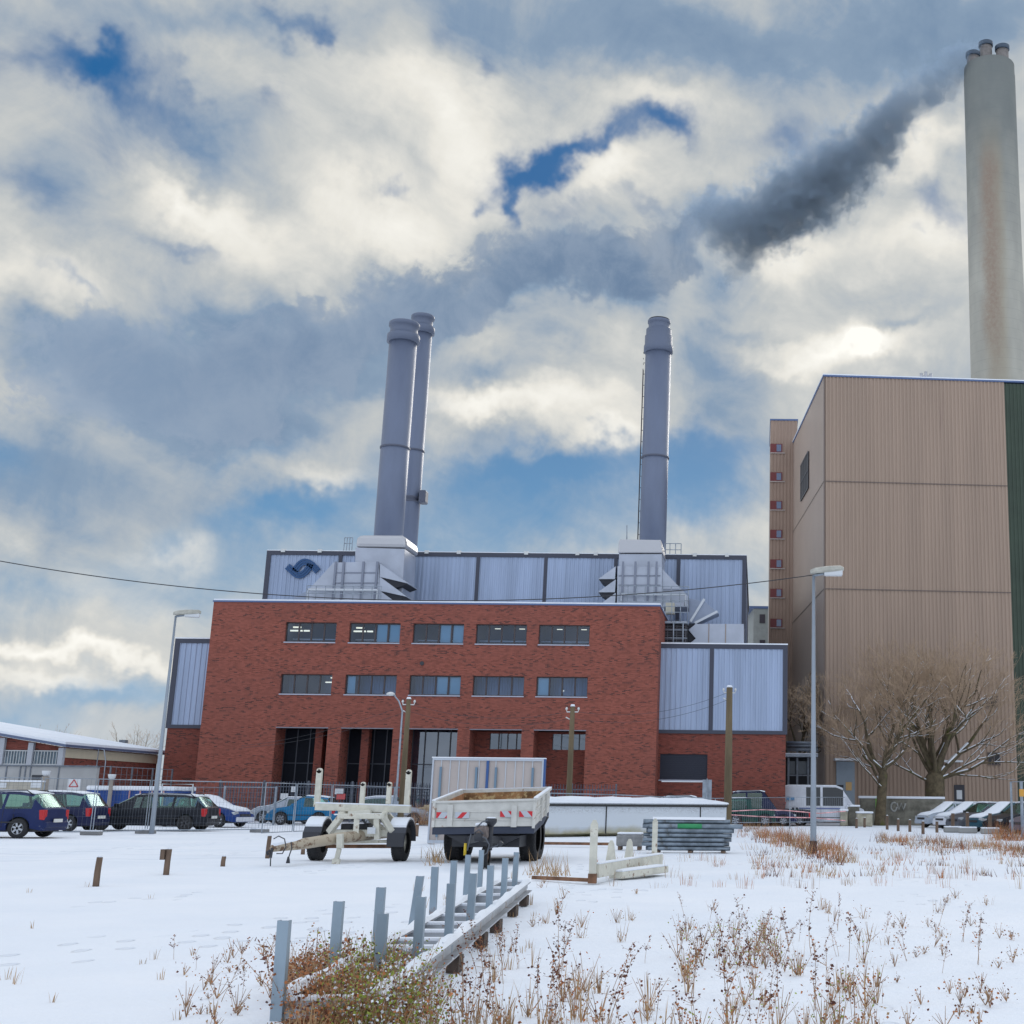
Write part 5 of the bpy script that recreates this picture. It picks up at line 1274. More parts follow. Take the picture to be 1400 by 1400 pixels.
    m = MB(); m.box(tipx.x-.10, tipx.x+.16, 26.9, 27.5, .58, .84); m.build('coupling_head', M('rust_grey', (.16, .13, .12), .8, var=.4, vscale=8), th, bevel=.05)
    MB().box(tipx.x-.09, tipx.x+.12, 26.95, 27.4, .842, .90).build('coupling_snow', SNOW, th, bevel=.02)
    j = q(669, 1165, 27.2); jt = q(669, 1119, 27.2)
    m = MB(); m.tube([(j.x, 27.2, .35), (j.x, 27.2, jt.z-.14)], .055, 10); m.tube([(j.x, 27.2, jt.z-.16), (j.x, 27.2, jt.z-.08), (j.x, 27.2, jt.z)], [.055, .12, .12], 14); m.build('jack_post', DARK, th)
    MB().tube([(j.x, 27.2, jt.z+.002), (j.x, 27.2, jt.z+.03)], [.11, .08], 12).build('post_snow', SNOW, th)
    k = q(661, 1178, 27.0); wheel(th, (k.x, 27.2, .21), .21, .13, 'x', 1, RUST)
    MB().bar((k.x, 27.2, .2), (j.x, 27.2, .45), .05).build('jack_fork', RUST, th)
    for pp in ([(644, 1140), (641, 1153), (639, 1163)], [(653, 1142), (664, 1146), (669, 1155), (666, 1166), (660, 1170)], [(652, 1131), (659, 1124), (667, 1121)], [(669, 1160), (680, 1156), (686, 1150)], [(661, 1140), (655, 1134), (648, 1139)]):
        MB().tube([q(u, v, 26.9) for u, v in pp], .014, 6).build('hose', M('hose_grey', (.10, .11, .13), .6), th)
    p = q(686, 1151, 26.9); MB().tube([p, q(682, 1157, 26.9)], [.05, .03], 10).build('hose_plug', DARK, th)
    p = q(748, 1128, 30.5); MB().tube([(p.x-.1, 30.5, .75), (p.x+.02, 30.45, 1.0)], .025, 8).build('lever', DARK, th)
    p = q(635, 1176, 28.4); MB().tube([(p.x, 28.4, .2), (p.x, 28.4, .45)], .03, 8).build('marker_lamp', M('yellow_tag', (.7, .5, .03), .5), th)
tipper()

# ------------------------------------------------------------------ panelled box body behind the tipper
def box_body():
    Y = 42.0
    a, b = P(592, 1037, Y), P(744, 1037, Y); z1 = (a.z+b.z)/2; z0 = .0
    th = thing('site_hoarding', 'pale beige panelled hoarding with blue edges standing behind the tipper trailer', 'hoarding', ((a.x+b.x)/2, Y, 0))
    PANEL = M('panel_beige', (.46, .40, .37), .6, var=.06, vscale=1.2)
    mid = P(668, 1040, Y).x
    m = MB(); m.box(a.x, b.x, Y, Y+.14, z0, z1); m.build('shell', PANEL, th)
    m = MB(); fr = .05
    for x in (a.x, b.x-fr): m.box(x, x+fr, Y-.05, Y-.002, z0, z1)
    m.box(a.x+fr, b.x-fr, Y-.05, Y-.002, z1-.07, z1); m.box(a.x+fr, b.x-fr, Y-.05, Y-.002, z0, z0+.1); m.build('edge_frame', M('frame_pale', (.48, .52, .58), .5, .3), th)
    m = MB(); MB().box(mid-.05, mid+.03, Y-.06, Y-.003, z0+.1, z1-.07).build('blue_edge', M('edge_blue', (.03, .09, .26), .5), th); m.box(b.x+.002, b.x+.05, Y-.05, Y+.16, z0, z1); m.build('blue_edge', M('edge_blue', (.03, .09, .26), .5), th)
    m = MB()
    for f in (.16, .24, .32, .42, .57, .66, .745, .82, .90, .08): x = a.x+(b.x-a.x)*f; m.box(x-.015, x+.015, Y-.025, Y-.002, z0+.1, z1-.07)
    m.build('batten', M('batten', (.5, .53, .57), .5), th)
    for f in (.08, .40, .575, .905): x = a.x+(b.x-a.x)*f; MB().box(x-.035, x+.035, Y-.075, Y-.026, z0+.2, z1-.28).build('lock_bar', M('lock_bar', (.16, .24, .32), .45, .4), th)
    MB().box(a.x-.02, b.x+.05, Y-.06, Y+.18, z1+.003, z1+.035).build('snow', SNOW, th)
box_body()

# ------------------------------------------------------------------ long white trough
def trough():
    a = Vector((P(738, 1130, 50).x, 50.0, 0)); b = Vector((P(993, 1120, 58).x, 58.0, 0)); d = (b-a); L = d.length; ang = math.atan2(d.y, d.x)
    th = thing('plastic_trough', 'long stained white trough with a thick cover of snow lying behind the pipe stack', 'trough', (a.x, a.y, 0), ang)
    zt = 1.28
    m = MB(); rnd = random.Random(2)
    prof = [(.50, .0), (.08, .12), (0, .35), (0, zt-.12), (-.05, zt-.1), (-.05, zt)]
    n = 14
    P0 = []
    for i in range(n+1):
        x = L*i/n; low = .30*max(0, (i/n-.62)/.38)*1.2 if i/n > .62 else 0
        P0.append([(x, y, max(z, low) if z < .4 else z) for y, z in prof]+[(x, 1.6-y, max(z, low) if z < .4 else z) for y, z in prof[::-1]])
    k = len(prof)*2
    for r0, r1 in zip(P0, P0[1:]):
        for j in range(k-1): m.face([r0[j], r1[j], r1[j+1], r0[j+1]])
        m.face([r0[k-1], r1[k-1], r1[0], r0[0]])
    m.face(P0[0]); m.face(P0[-1][::-1])
    mt = bpy.data.materials.new('trough_white'); mt.use_nodes = True; t = NT(mt.node_tree); bb = t.n['Principled BSDF']; bb.inputs['Roughness'].default_value = .5
    oc = t.add('ShaderNodeTexCoord').outputs['Object']; x, y, z = t.sep(oc)[:3]
    low = t.m('ADD', z, t.m('MULTIPLY', t.m('SUBTRACT', t.noise(oc, 1.5, 5), .5), .5))
    c = t.mix(t.smooth(low, .45, .05), c4((.60, .64, .68)), c4((.42, .38, .24))); c = t.mix(t.m('MULTIPLY', t.smooth(low, .18, .0), t.smooth(t.noise(oc, .6, 3), .45, .6)), c, c4((.16, .17, .06)))
    sc = t.noise(t.v('MULTIPLY', oc, (1.0, 1, 2.2)), 2.2, 6, .7, 1.5); c = t.mix(t.m('MULTIPLY', t.m('MULTIPLY', t.smooth(t.m('ABSOLUTE', t.m('SUBTRACT', sc, .5)), .012, .004), t.smooth(z, .8, 1.0)), .7), c, c4((.15, .13, .12)))
    t.l.new(c, bb.inputs['Base Color'])
    m.build('hull', mt, th, world=False)
    mm = MB()
    for f in (.32, .84): mm.box(L*f-.02, L*f+.02, -.03, .0, .1+.1*(f > .6), zt-.12)
    mm.box(0, L, -.085, -.052, zt-.13, zt-.04); mm.build('seam', M('seam_black', (.03, .03, .03), .7), th, world=False)
    s = MB(); n = 24; ys = [-.12, -.06, .2, .8, 1.4, 1.66, 1.72]; hs = [.0, .13, .2, .22, .2, .13, .0]
    g = [[(L*i/n if 0 < i < n else (-.03 if i == 0 else L+.04), y, zt+.003+h*(1+.25*math.sin(i*1.3+y))*(1.0 if 0 < i < n else .5)) for y, h in zip(ys, hs)] for i in range(n+1)]
    for r0, r1 in zip(g, g[1:]):
        for j in range(6): s.face([r0[j], r1[j], r1[j+1], r0[j+1]], True)
    s.face(g[0]); s.face(g[-1][::-1]); s.face([g[0][0], g[0][-1], g[-1][-1], g[-1][0]])
    s.build('snow', SNOW, th, world=False)
    # support plank
trough()

# ------------------------------------------------------------------ stacked posts
def pipe_stack():
    PB = M('post_blue', (.20, .24, .28), .4, .5, var=.35, vscale=4, stain=(3, .62, (.12, .12, .12))); PG = M('post_green', (.03, .28, .10), .5)
    a = G(884, 1170); base = Vector((P(884, 1160, 36.2).x, 36.2, 0)); ang = math.radians(4); d = Vector((math.cos(ang), math.sin(ang), 0)); nrm = Vector((-d.y, d.x, 0))
    L0 = (P(1003, 1160, 36.2)-P(884, 1160, 36.2)).x; rnd = random.Random(5); proto = None
    m = MB()
    me_cache = {}
    spots = []
    for row in range(7):
        for k in range(4):
            spots.append((row, k))
    for row, k in spots:
        r = .055 if row < 4 else .062
        z = .12+row*.118; ln = L0*(.93 if row < 4 else .99)+rnd.uniform(-.05, .05) + (.18 if row == 5 else 0); off = rnd.uniform(-.14, .10)
        p = base+nrm*(k*.125)+d*off
        green = (row == 5 and k == 0)
        if row == 6 and k in (0, 3): continue
        key = ('g' if green else 'b', row < 4)
        if key not in me_cache:
            mb = MB(); mb.tube([(0, 0, r), (L0, 0, r)], r, 12, cap=False); mb.tube([(0, 0, r), (L0, 0, r)], r*.85, 12, cap=False)
            for e in (0, L0):
                kk = len(mb.v)
                for j in range(12): an = 2*math.pi*j/12; mb.v.append(Vector((e, math.cos(an)*r, r+math.sin(an)*r))); mb.v.append(Vector((e, math.cos(an)*r*.85, r+math.sin(an)*r*.85)))
                for j in range(12): q_ = (j+1) % 12; mb.f.append((kk+2*j, kk+2*q_, kk+2*q_+1, kk+2*j+1)); mb.sm.append(False)
            o = mb.build('steel_pipe', PB, None); me_cache[key] = o
        else: o = me_cache[key].copy(); C.objects.link(o)
        o.location = (p.x, p.y, z-.06); o.rotation_euler = (0, 0, ang+rnd.uniform(-.01, .01)); o.scale = (ln/L0, 1, 1)
        if green:
            tag(o, 'steel pipe with a green painted band near the top of the pipe stack', 'pipe', 'pipes stacked in the snow')
            gb = MB(); gb.tube([(L0*.30, 0, r), (L0*.56, 0, r)], r+.004, 12).build('green_band', PG, o, world=False)
        else:
            lay = ['bottom', 'second', 'third', 'fourth', 'fifth', 'sixth', 'top'][row]
            tag(o, ('front grey steel pipe in the %s layer of the stack, counted from the snow' if k == 0 else 'grey steel pipe behind the front one in the %s layer of the stack') % lay, 'pipe', 'pipes stacked in the snow')
    m = MB()
    for f in (.12, .5, .88): p = base+d*(L0*f); m.box(p.x-.06, p.x+.06, p.y-.1, p.y+.6, 0, .058)
    tag(recenter(m.build('support_beam', WOOD)), 'low timber bearers under the pipe stack', 'timber')
    m = MB(); p0 = base+d*.15+nrm*.25; p1 = base+d*(L0*.9)+nrm*.25; zt = .12+6*.118+.075
    s = MB(); n = 14; g = []
    for i in range(n+1):
        c_ = p0.lerp(p1, i/n); g.append([c_+nrm*y+Vector((0, 0, zt+h)) for y, h in ((-.2, -.02), (-.12, .035), (0, .05), (.12, .035), (.2, -.02))])
    for r0, r1 in zip(g, g[1:]):
        for j in range(4): s.face([r0[j], r1[j], r1[j+1], r0[j+1]], True)
    tag(s.build('snow_on_pipes', SNOW, None, recalc=False), kind='stuff')
pipe_stack()
# plank block bundle left of the pipes
def block():
    Y = 38.0; a = P(842, 1158, Y); b = P(878, 1158, Y)
    th = thing('concrete_sleeper', 'short grey concrete block with snow on top lying left of the pipe stack', 'concrete block', ((a.x+b.x)/2, Y, 0))
    z0, z1 = P(860, 1159, Y).z, P(860, 1143, Y).z; z0 = .1
    MB().box(a.x, b.x, Y, Y+.6, z0, z0+.33).build('block', M('grey_block', (.26, .26, .26), .9, var=.2, vscale=5), th, bevel=.05)
    MB().box(a.x+.02, b.x-.02, Y+.02, Y+.58, z0+.333, z0+.39).build('snow', SNOW, th, bevel=.03)
    m = MB(); m.box(a.x+.05, a.x+.15, Y+.05, Y+.5, 0, z0-.003); m.box(b.x-.15, b.x-.05, Y+.05, Y+.5, 0, z0-.003); m.build('bearer', WOOD, th)
    q = [P(735, 1141, 40), P(812, 1146, 40), P(838, 1150, 40)]
    m = MB()
    for u, v in zip(q, q[1:]): m.bar((u.x, 40, .1), (v.x, 40, .1), .1, .08)
    o = m.build('snowy_beam', RUST); tag(recenter(o), 'thin rusty beam under snow behind the bolster frame', 'beam')
    q = [P(728, 1204, 23.2), P(806, 1206, 22.6)]; o = MB().bar((q[0].x, 23.2, .05), (q[1].x, 22.6, .05), .06, .06).build('rusty_bar', RUST); tag(recenter(o), 'thin rusty bar on the snow left of the bolster frame', 'bar')
block()
# dismounted bolster frame
def bolster_frame():
    th = thing('bolster_stand', 'ivory bolster frame with four rusty footed uprights standing alone in the snow', 'steel frame', (P(812, 1205, 22.6).x, 22.6, 0))
    b0 = P(815, 1198, 22.6); b1 = P(902, 1190, 27.2); b0.z = .20; b1.z = .20
    d = (b1-b0).normalized()
    MB().bar(b0, b1, .12, .22).build('beam', IVORY, th, bevel=.01)
    MB().bar(b0+Vector((0, 0, .125)), b1+Vector((0, 0, .125)), .12, .03).build('snow', SNOW, th, bevel=.01)
    for px, pt, f, w in ((813, 1121, -.01, .12), (836, 1149, .28, .1), (861, 1147, .58, .10), (896, 1119, .97, .105)):
        c = b0.lerp(b1, f); t = P(px, pt, c.y); x = t.x
        m = MB(); zb = .0 if px == 813 else .3
        m.box(x-w/2, x+w/2, c.y-.05, c.y+.05, zb, t.z-w*.6); m.prism([(x-w/2, t.z-w*.6), (x+w/2, t.z-w*.6), (x+w*.18, t.z), (x-w*.18, t.z)], c.y-.04, c.y+.04)
        if 830 < px < 870: m.prism([(x-w*.9, zb), (x+w*.9, zb), (x+w*.5, zb+.28), (x-w*.5, zb+.28)], c.y-.055, c.y+.055)
        u = m.build('upright', IVORY, th)
        if px == 813: MB().box(x-w/2-.01, x+w/2+.01, c.y-.06, c.y+.06, .0, .16).build('foot', RUST, u)
    m = MB(); p = P(905, 1196, 25.5); q = P(842, 1204, 23.6); m.bar((q.x, q.y, .08), (p.x, p.y, .10), .28, .12); m.build('runner', IVORY, th, bevel=.02)
    MB().bar((q.x, q.y, .155), (p.x, p.y, .175), .26, .03).build('runner_snow', SNOW, th, bevel=.01)
bolster_frame()

# ------------------------------------------------------------------ steel rack with posts in the foreground
def rack():
    zr = .20
    Rn, Rf = G(545, 1348, zr), G(718.5, 1211.5, zr); Ln, Lf = G(383, 1377, zr), G(690, 1205, zr)
    RD = (Rf-Rn).normalized(); Rn2 = Rn-RD*((Rn.y-Ln.y)/RD.y)
    LD = (Lf-Ln).normalized()
    th = thing('steel_rack', 'long ladder shaped steel rack with two rows of short posts lying in the snow', 'steel rack', ((Ln.x+Rn.x)/2, (Ln.y+Rf.y)/2, 0))
    SR = M('rack_steel', (.42, .44, .47), .45, .45, var=.15, vscale=3, stain=(6, .58, (.25, .15, .09)))
    PST = M('post_steel', (.27, .34, .40), .42, .45, var=.15, vscale=2.5, stain=(5, .60, (.26, .14, .08)), stretch=(1, 1, .5))
    for a, b, nm in ((Rn2, Rf, 'side_rail'), (Ln, Lf, 'side_rail')):
        m = MB(); dd = (b-a).normalized(); nr = Vector((-dd.y, dd.x, 0))
        m.bar(a, b, .035, .12); m.bar(a+Vector((0, 0, .053))-nr*.03, b+Vector((0, 0, .053))-nr*.03, .08, .012); m.bar(a-Vector((0, 0, .058))-nr*.04, b-Vector((0, 0, .058))-nr*.04, .10, .012)
        r = m.build(nm, SR, th)
        s = MB(); N = 60; rr = random.Random(1); g = []
        for i in range(N+1):
            c = a.lerp(b, i/N)+Vector((0, 0, .066)); hh = .028+.012*math.sin(i*.9)+rr.random()*.008; g.append([c-nr*.075, c-nr*.05+Vector((0, 0, hh)), c+nr*.0+Vector((0, 0, hh)), c+nr*.03])
        for u, v in zip(g, g[1:]):
            for j in range(3): s.face([u[j], v[j], v[j+1], u[j+1]], True)
        s.face(g[0][::-1]); s.face(g[-1])
        s.build('snow', SNOW, r, recalc=False)
    def onR(y): return Rn2.lerp(Rf, (y-Rn2.y)/(Rf.y-Rn2.y))
    def onL(y): return Ln.lerp(Lf, (y-Ln.y)/(Lf.y-Ln.y))
    for py, px in ((1377, 383), (1330, 480), (1304, 522), (1293, 540), (1281, 563), (1270, 580), (1258, 592), (1243, 620), (1229, 640), (1219, 658), (1209, 680)):
        y = G(px, py, zr).y; a = onL(y); b = onR(y+.05)
        m = MB().bar(a-Vector((0, 0, .01)), b-Vector((0, 0, .01)), .07, .09); cb_ = m.build('crossbar', SR, th)
        MB().bar(a+Vector((0, 0, .05))+(b-a)*.06, b+Vector((0, 0, .05))-(b-a)*.06, .075, .03).build('snow', SNOW, cb_, bevel=.008)
    posts = [(518, 1249, 1333, 0), (570, 1226, 1322, 0), (613, 1208, 1293, 0), (642, 1194, 1270, 0), (668.5, 1183, 1249, 0), (688, 1173, 1231, 0), (703, 1165, 1217, 0),
             (380, 1258, 1380, .2), (456, 1232, 1328, 0), (514.5, 1213, 1302, 0), (562, 1197.5, 1273, 1.5), (591.5, 1185, 1254, 0), (617.5, 1176.5, 1238, 0), (637, 1168.5, 1219, 0), (656, 1162, 1208, 0)]
    rnd = random.Random(9)
    for i, (px, pt, pb, lean) in enumerate(posts):
        base = G(px, pb, zr); t = P(px, pt, base.y); x, y = base.x, base.y; lx = .05 if lean > 1 else rnd.uniform(-.008, .008); zb = zr-.06
        w, dp = .066, .05
        m = MB()
        # open C profile
        for (x0, x1, y0, y1) in ((-w/2, w/2, -dp/2, -dp/2+.008), (-w/2, -w/2+.008, -dp/2+.008, dp/2), (w/2-.008, w/2, -dp/2+.008, dp/2)):
            m.extr([(x+x0, y+y0, zb), (x+x1, y+y0, zb), (x+x1, y+y1, zb), (x+x0, y+y1, zb)], None, (lx, 0, t.z-zb))
        po = m.build('post', PST, th)
    for f in (.30, .47, .60, .78, .93):
        c = Rn2.lerp(Rf, f); MB().box(c.x+.0, c.x+.10, c.y-.09, c.y+.09, 0, .13).build('wood_block', M('wet_wood', (.07, .05, .04), .9, var=.4, vscale=9), th)
    for f in (.35, .7): c = Ln.lerp(Lf, f); MB().box(c.x-.06, c.x+.06, c.y-.1, c.y+.1, 0, .13).build('wood_block', WOOD, th)
rack()

# ------------------------------------------------------------------ short wooden posts
def stub(px, pt, pb, label, r=.05, group='short wooden marker posts', Y=None):
    g = G(px, pb) if Y is None else P(px, pb, Y); g.z = 0
    t = P(px, pt, g.y)
    th = thing('wooden_post', label, 'post', (g.x, g.y, 0), group=group)
    MB().tube([(0, 0, -.03), (0, 0, t.z*.5), (.01, 0, t.z)], [r*1.05, r, r*.95], 10).build('shaft', WOOD, th, world=False)
    MB().tube([(.01, 0, t.z+.001), (.01, 0, t.z+.03)], [r*.9, r*.5], 10).build('snow', SNOW, th, world=False)
    return th
stub(131, 1172, 1211, 'wooden post standing alone in the open snow, nearest on the left', .047)
w = stub(227, 1161, 1196, 'wooden post with a small box fixed to its side', .05)
MB().box(-.115, -.04, -.07, .04, .26, .44).build('fixed_box', WOOD, w, world=False)
stub(304.5, 1171, 1184, 'very short wooden stub right of the post with a box', .045)
stub(365.5, 1143, 1173, 'wooden post beside the hitch end of the bolster trailer', .05)
stub(414, 1156, 1167, 'short wooden stub behind the drawbar of the bolster trailer', .05)
stub(569, 1127, 1143, 'wooden stub between the bolster trailer and the tipper trailer', .08)
right = [(1171, 1118, 1128, 'thin wooden post in front of the pale stone block'), (1182, 1117, 1127, 'thin wooden post left of the single trunk tree'), (1213, 1114, 1130, 'thin wooden post at the foot of the single trunk tree'),
         (1228, 1119, 1132, 'second thin post to the right of the single trunk tree'), (1244, 1120, 1133, 'thin wooden post before the nose of the silver car'), (1262, 1122, 1136, 'thin wooden post before the nose of the white car'), (1281, 1122, 1134, 'thin wooden post between the white and the grey car')]
for a in right: stub(a[0], a[1]+1, a[2]+4, a[3], r=.075, group='thin posts before the parked row')
for px, pt, pb, lb in ((1303, 1112, 1133, 'thick wooden post with snowy footing before the grey car'), (1323, 1111, 1134, 'thick wooden post with snowy footing before the teal car'), (1354, 1112, 1135, 'thick wooden post with snowy footing before the black car')):
    w = stub(px, pt, pb+5, lb, r=.09, group='thick posts with concrete footings')
    MB().box(-.45, .45, -.3, .3, 0, .24).build('footing', M('footing', (.3, .3, .29), .9), w, world=False, bevel=.05); MB().box(-.43, .43, -.28, .28, .242, .31).build('footing_snow', SNOW, w, world=False, bevel=.03)
# mesh fence at the right edge
a = G(1385, 1146); Yq = 55.0; a = P(1383, 1100, Yq); b = P(1440, 1100, Yq-4)
th = thing('fence_panel', 'mesh fence panel with double posts at the right edge before the parked row', 'fence panel', (a.x, Yq, 0))
mesh_fence_panel(th, (a.x, a.y, 0), (b.x, b.y, 0), .1, P(1383, 1069, Yq).z, pitch=.3, hz=8)
q_ = P(1395, 1100, Yq); MB().tube([(q_.x, Yq-.3, 0), (q_.x, Yq-.3, P(1393, 1068, Yq).z)], .07, 8).build('post', STEEL, th); MB().tube([(a.x, Yq, 0), (a.x, Yq, P(1383, 1069, Yq).z)], .05, 8).build('post', STEEL, th)
p_ = P(1397, 1084, Yq-.5); MB().box(p_.x-.12, p_.x+.1, Yq-.6, Yq-.57, p_.z-.15, p_.z+.15).build('sign_plate', M('sign_amber', (.7, .35, .05), .5), th)

# ------------------------------------------------------------------ low structures
def low_wall():
    Y = 88.0
    a, b = P(1176, 1100, Y), P(1292, 1100, Y); z = P(1230, 1092, Y).z
    CW = M('old_concrete', (.17, .16, .13), .95, var=.4, vscale=1.5, stain=(1.2, .6, (.30, .29, .25)))
    th = thing('concrete_wall', 'low weathered concrete wall with graffiti and a snowy top behind the single trunk tree', 'wall', ((a.x+b.x)/2, Y, 0))
    MB().box(a.x, b.x, Y, Y+.5, 0, z).build('wall', CW, th); MB().box(a.x-.1, b.x, Y-.1, Y+.6, z+.002, z+.16).build('snow', SNOW, th, bevel=.04)
    m = MB(); m.box(P(1197, 1100, Y).x, P(1199.5, 1100, Y).x, Y-.02, Y-.003, .6, 1.9); m.box(P(1202, 1100, Y).x, P(1204, 1100, Y).x, Y-.02, Y-.003, .6, 1.8); m.build('graffiti', M('graffiti_green', (.2, .42, .08), .7), th)
    m = MB(); c = P(1232, 1103, Y)
    m.tube([P(1222+4*math.cos(k*.6), 1103+6*math.sin(k*.6), Y-.03) for k in range(10)], .07, 5); m.tube([P(1226+3*k, 1098+(k % 2)*9, Y-.03) for k in range(5)], .07, 5); m.build('graffiti', M('graffiti_white', (.34, .34, .32), .7), th)
    for lb, (pa, pb, pt, pbm, yy) in (('dark mossy stone pier at the left end of the low wall', (1159, 1175, 1103, 1127, 83.0)), ('low pale stone block left of the mossy pier', (1149, 1159, 1109, 1129, 82.5)), ('pale rectangular stone block before the mossy pier', (1172, 1193, 1112, 1127, 81.5))):
        x0, x1 = P(pa, 1115, yy).x, P(pb, 1115, yy).x; zz = P(pa, pt, yy).z
        t2 = thing('stone_block', lb, 'stone block', ((x0+x1)/2, yy, 0), group='stone blocks by the low wall')
        MB().box(x0, x1, yy, yy+.8, 0, zz).build('block', M('stone_pale', (.38, .35, .27), .95, var=.3, vscale=2) if 'pale' in lb else CW, t2, bevel=.06)
        MB().box(x0-.05, x1+.05, yy-.05, yy+.85, zz+.002, zz+.12).build('snow', SNOW, t2, bevel=.04)
low_wall()
def workshop():
    Y = 72.0; c = P(85, 1021, Y); x = c.x; ze = c.z; Yb = YZ(213, 1031.5, ze)
    zr = ze+.155*12; xr = x-12
    th = thing('low_workshop', 'long low brick workshop with snowy pitched roof and cream band at the left edge', 'building', (x, Y, 0))
    m = MB(); m.face([(x, Y, 0), (x, Y, ze), (xr, Y, zr), (xr, Y, 0)]); m.face([(x, Y, 0), (x, Yb, 0), (x, Yb, ze), (x, Y, ze)]); m.build('wall', BRICK2, th, recalc=False)
    m = MB(); n = 16
    m.extr([(x+.4, Y-.4, ze-.02), (xr, Y-.4, zr+.03), (xr, Yb+1, zr+.03), (x+.4, Yb+1, ze-.02)], None, (0, 0, .14)); m.build('roof', M('roof_blue', (.10, .13, .22), .5), th)
    m = MB(); m.extr([(x+.36, Y-.36, ze+.125), (xr, Y-.36, zr+.175), (xr, Yb+1, zr+.175), (x+.36, Yb+1, ze+.125)], None, (0, 0, .14)); m.build('roof_snow', SNOW, th)
    zc = P(90, 1035.5, Y).z
    MB().box(x+.003, x+.06, Y+.05, Yb, zc, ze-.06).build('cream_band', CREAM, th)
    zt, zb = P(40, 1026.5, Y).z, P(40, 1045, Y).z
    for a, b in ((P(-60, 1030, Y).x, P(1, 1030, Y).x), (P(5, 1030, Y).x, P(40, 1030, Y).x), (P(45, 1030, Y).x, P(83, 1030, Y).x)):
        w = MB().box(a, b, Y-.05, Y-.01, zb, zt).build('window', M('pane_greyblue', (.10, .14, .17), .15, var=.5, vscale=1.5), th)
        m = MB(); k = 9
        for i in range(k+1): xx = a+(b-a)*i/k; m.box(xx-.02, xx+.02, Y-.09, Y-.052, zb, zt)
        for z in (zb, zt): m.box(a, b, Y-.10, Y-.052, z-.03, z+.03)
        m.build('frame', M('frame_white', (.45, .47, .48), .6), w)
    for px in (3, 43, 85):
        xx = P(px, 1035, Y).x; MB().box(xx-.14, xx+.14, Y-.22, Y+.02, 0, ze+.155*(x-xx)-.05).build('column', M('column_grey', (.4, .42, .46), .7), th)
    for py in (1014,):
        p = P(138, 1016, 95); MB().box(p.x, p.x+1.6, 94, 96, p.z-.5, p.z-.1).build('roof_hatch', DARK, th)
    # enclosure wall before it
    Y2 = 66.0; a = P(-60, 1050, Y2); b = P(133, 1050, Y2); z1 = P(60, 1048, Y2).z
    t2 = thing('enclosure_wall', 'pale grey concrete panel wall in front of the low workshop', 'wall', ((a.x+b.x)/2, Y2, 0))
    MB().box(a.x, b.x, Y2, Y2+.25, 0, z1).build('panel', M('panel_grey', (.38, .38, .38), .8, var=.1, vscale=.6), t2)
    m = MB()
    for px in (8, 27, 34, 41, 80): xx = P(px, 1060, Y2).x; m.box(xx-.03, xx+.03, Y2-.03, Y2-.002, 0, z1)
    m.build('joint', STEELD, t2); MB().box(a.x, b.x+.05, Y2-.08, Y2+.33, z1+.002, z1+.07).build('coping', STEELD, t2)
    p = P(52, 1063, Y2); MB().box(p.x-.3, p.x+.3, Y2-.04, Y2-.004, p.z-.1, p.z+.12).build('vent', DARK, t2)
    Y3 = 60.0; a = P(-60, 1070, Y3); b = P(57, 1070, Y3); z1 = P(30, 1069, Y3).z
    t3 = thing('low_beige_wall', 'low beige wall with two small white signs behind the nearest estate car', 'wall', ((a.x+b.x)/2, Y3, 0))
    MB().box(a.x, b.x, Y3, Y3+.3, 0, z1).build('wall', M('beige_wall', (.40, .37, .31), .9, var=.1), t3); MB().box(a.x, b.x, Y3-.05, Y3+.35, z1+.002, z1+.07).build('snow', SNOW, t3)
    for px in (4, 50): p = P(px, 1073, Y3); MB().box(p.x-.17 if px < 10 else p.x-.25, p.x+.17 if px < 10 else p.x+.25, Y3-.03, Y3-.002, p.z-.13, p.z+.1).build('sign_plate', WHITE, t3)
    for px, py, y4, lb in ((63, 1058, 60.5, 'white cone topped vent pipe beside the low beige wall'), (153, 1062.5, 64, 'white cone topped vent pipe above the blue container')):
        p = P(px, py, y4); t4 = thing('vent_pipe', lb, 'vent', (p.x, y4, 0), group='cone topped vent pipes')
        MB().tube([(p.x, y4, 0), (p.x, y4, p.z-.12)], .09 if px > 100 else .16, 10).build('pipe', M('pipe_tan', (.3, .27, .24), .8), t4)
        MB().lathe((p.x, y4, p.z-.12), [(.08, 0), (.16, .1), (.19, .24), (.17, .26)], 16).build('cone', WHITE, t4)
    # triangular warning sign
    p = P(101, 1071, 58); t5 = thing('warning_sign', 'small white board with a red warning triangle behind the mesh fence', 'sign', (p.x, 58, 0))
    MB().box(p.x-.28, p.x+.28, 58, 58.03, p.z-.28, p.z+.2).build('board', WHITE, t5); MB().tube([(p.x, 58.05, 0), (p.x, 58.05, p.z)], .03, 6).build('post', STEEL, t5)
    m = MB(); tri = [(p.x-.2, 57.99, p.z-.14), (p.x+.2, 57.99, p.z-.14), (p.x, 57.99, p.z+.16)]
    for u, v in zip(tri, tri[1:]+tri[:1]): m.bar(u, v, .01, .045)
    m.build('triangle', M('sign_red', (.5, .08, .08), .5), t5)
    # blue covered container
    Y6 = 64.5; x0, x1 = P(118, 1085, Y6).x, P(240, 1085, Y6).x
    t6 = thing('blue_container', 'blue ribbed open top container with a snowy cover behind the mesh fence', 'container', ((x0+x1)/2, Y6, 0))
    zb, zt = .55, P(190, 1081, Y6).z
    m = MB(); ribs(m, (x0, Y6), (x1, Y6), zb, zt, .7, .06, (0, -1)); m.face([(x1, Y6, zb), (x1, Y6+2.3, zb), (x1, Y6+2.3, zt), (x1, Y6, zt)]); m.build('side', M('container_blue', (.012, .06, .26), .45, var=.1), t6, recalc=False)
    MB().box(x0, x1, Y6-.12, Y6+2.4, zt+.002, zt+.22).build('snow_cover', SNOW, t6, bevel=.08)
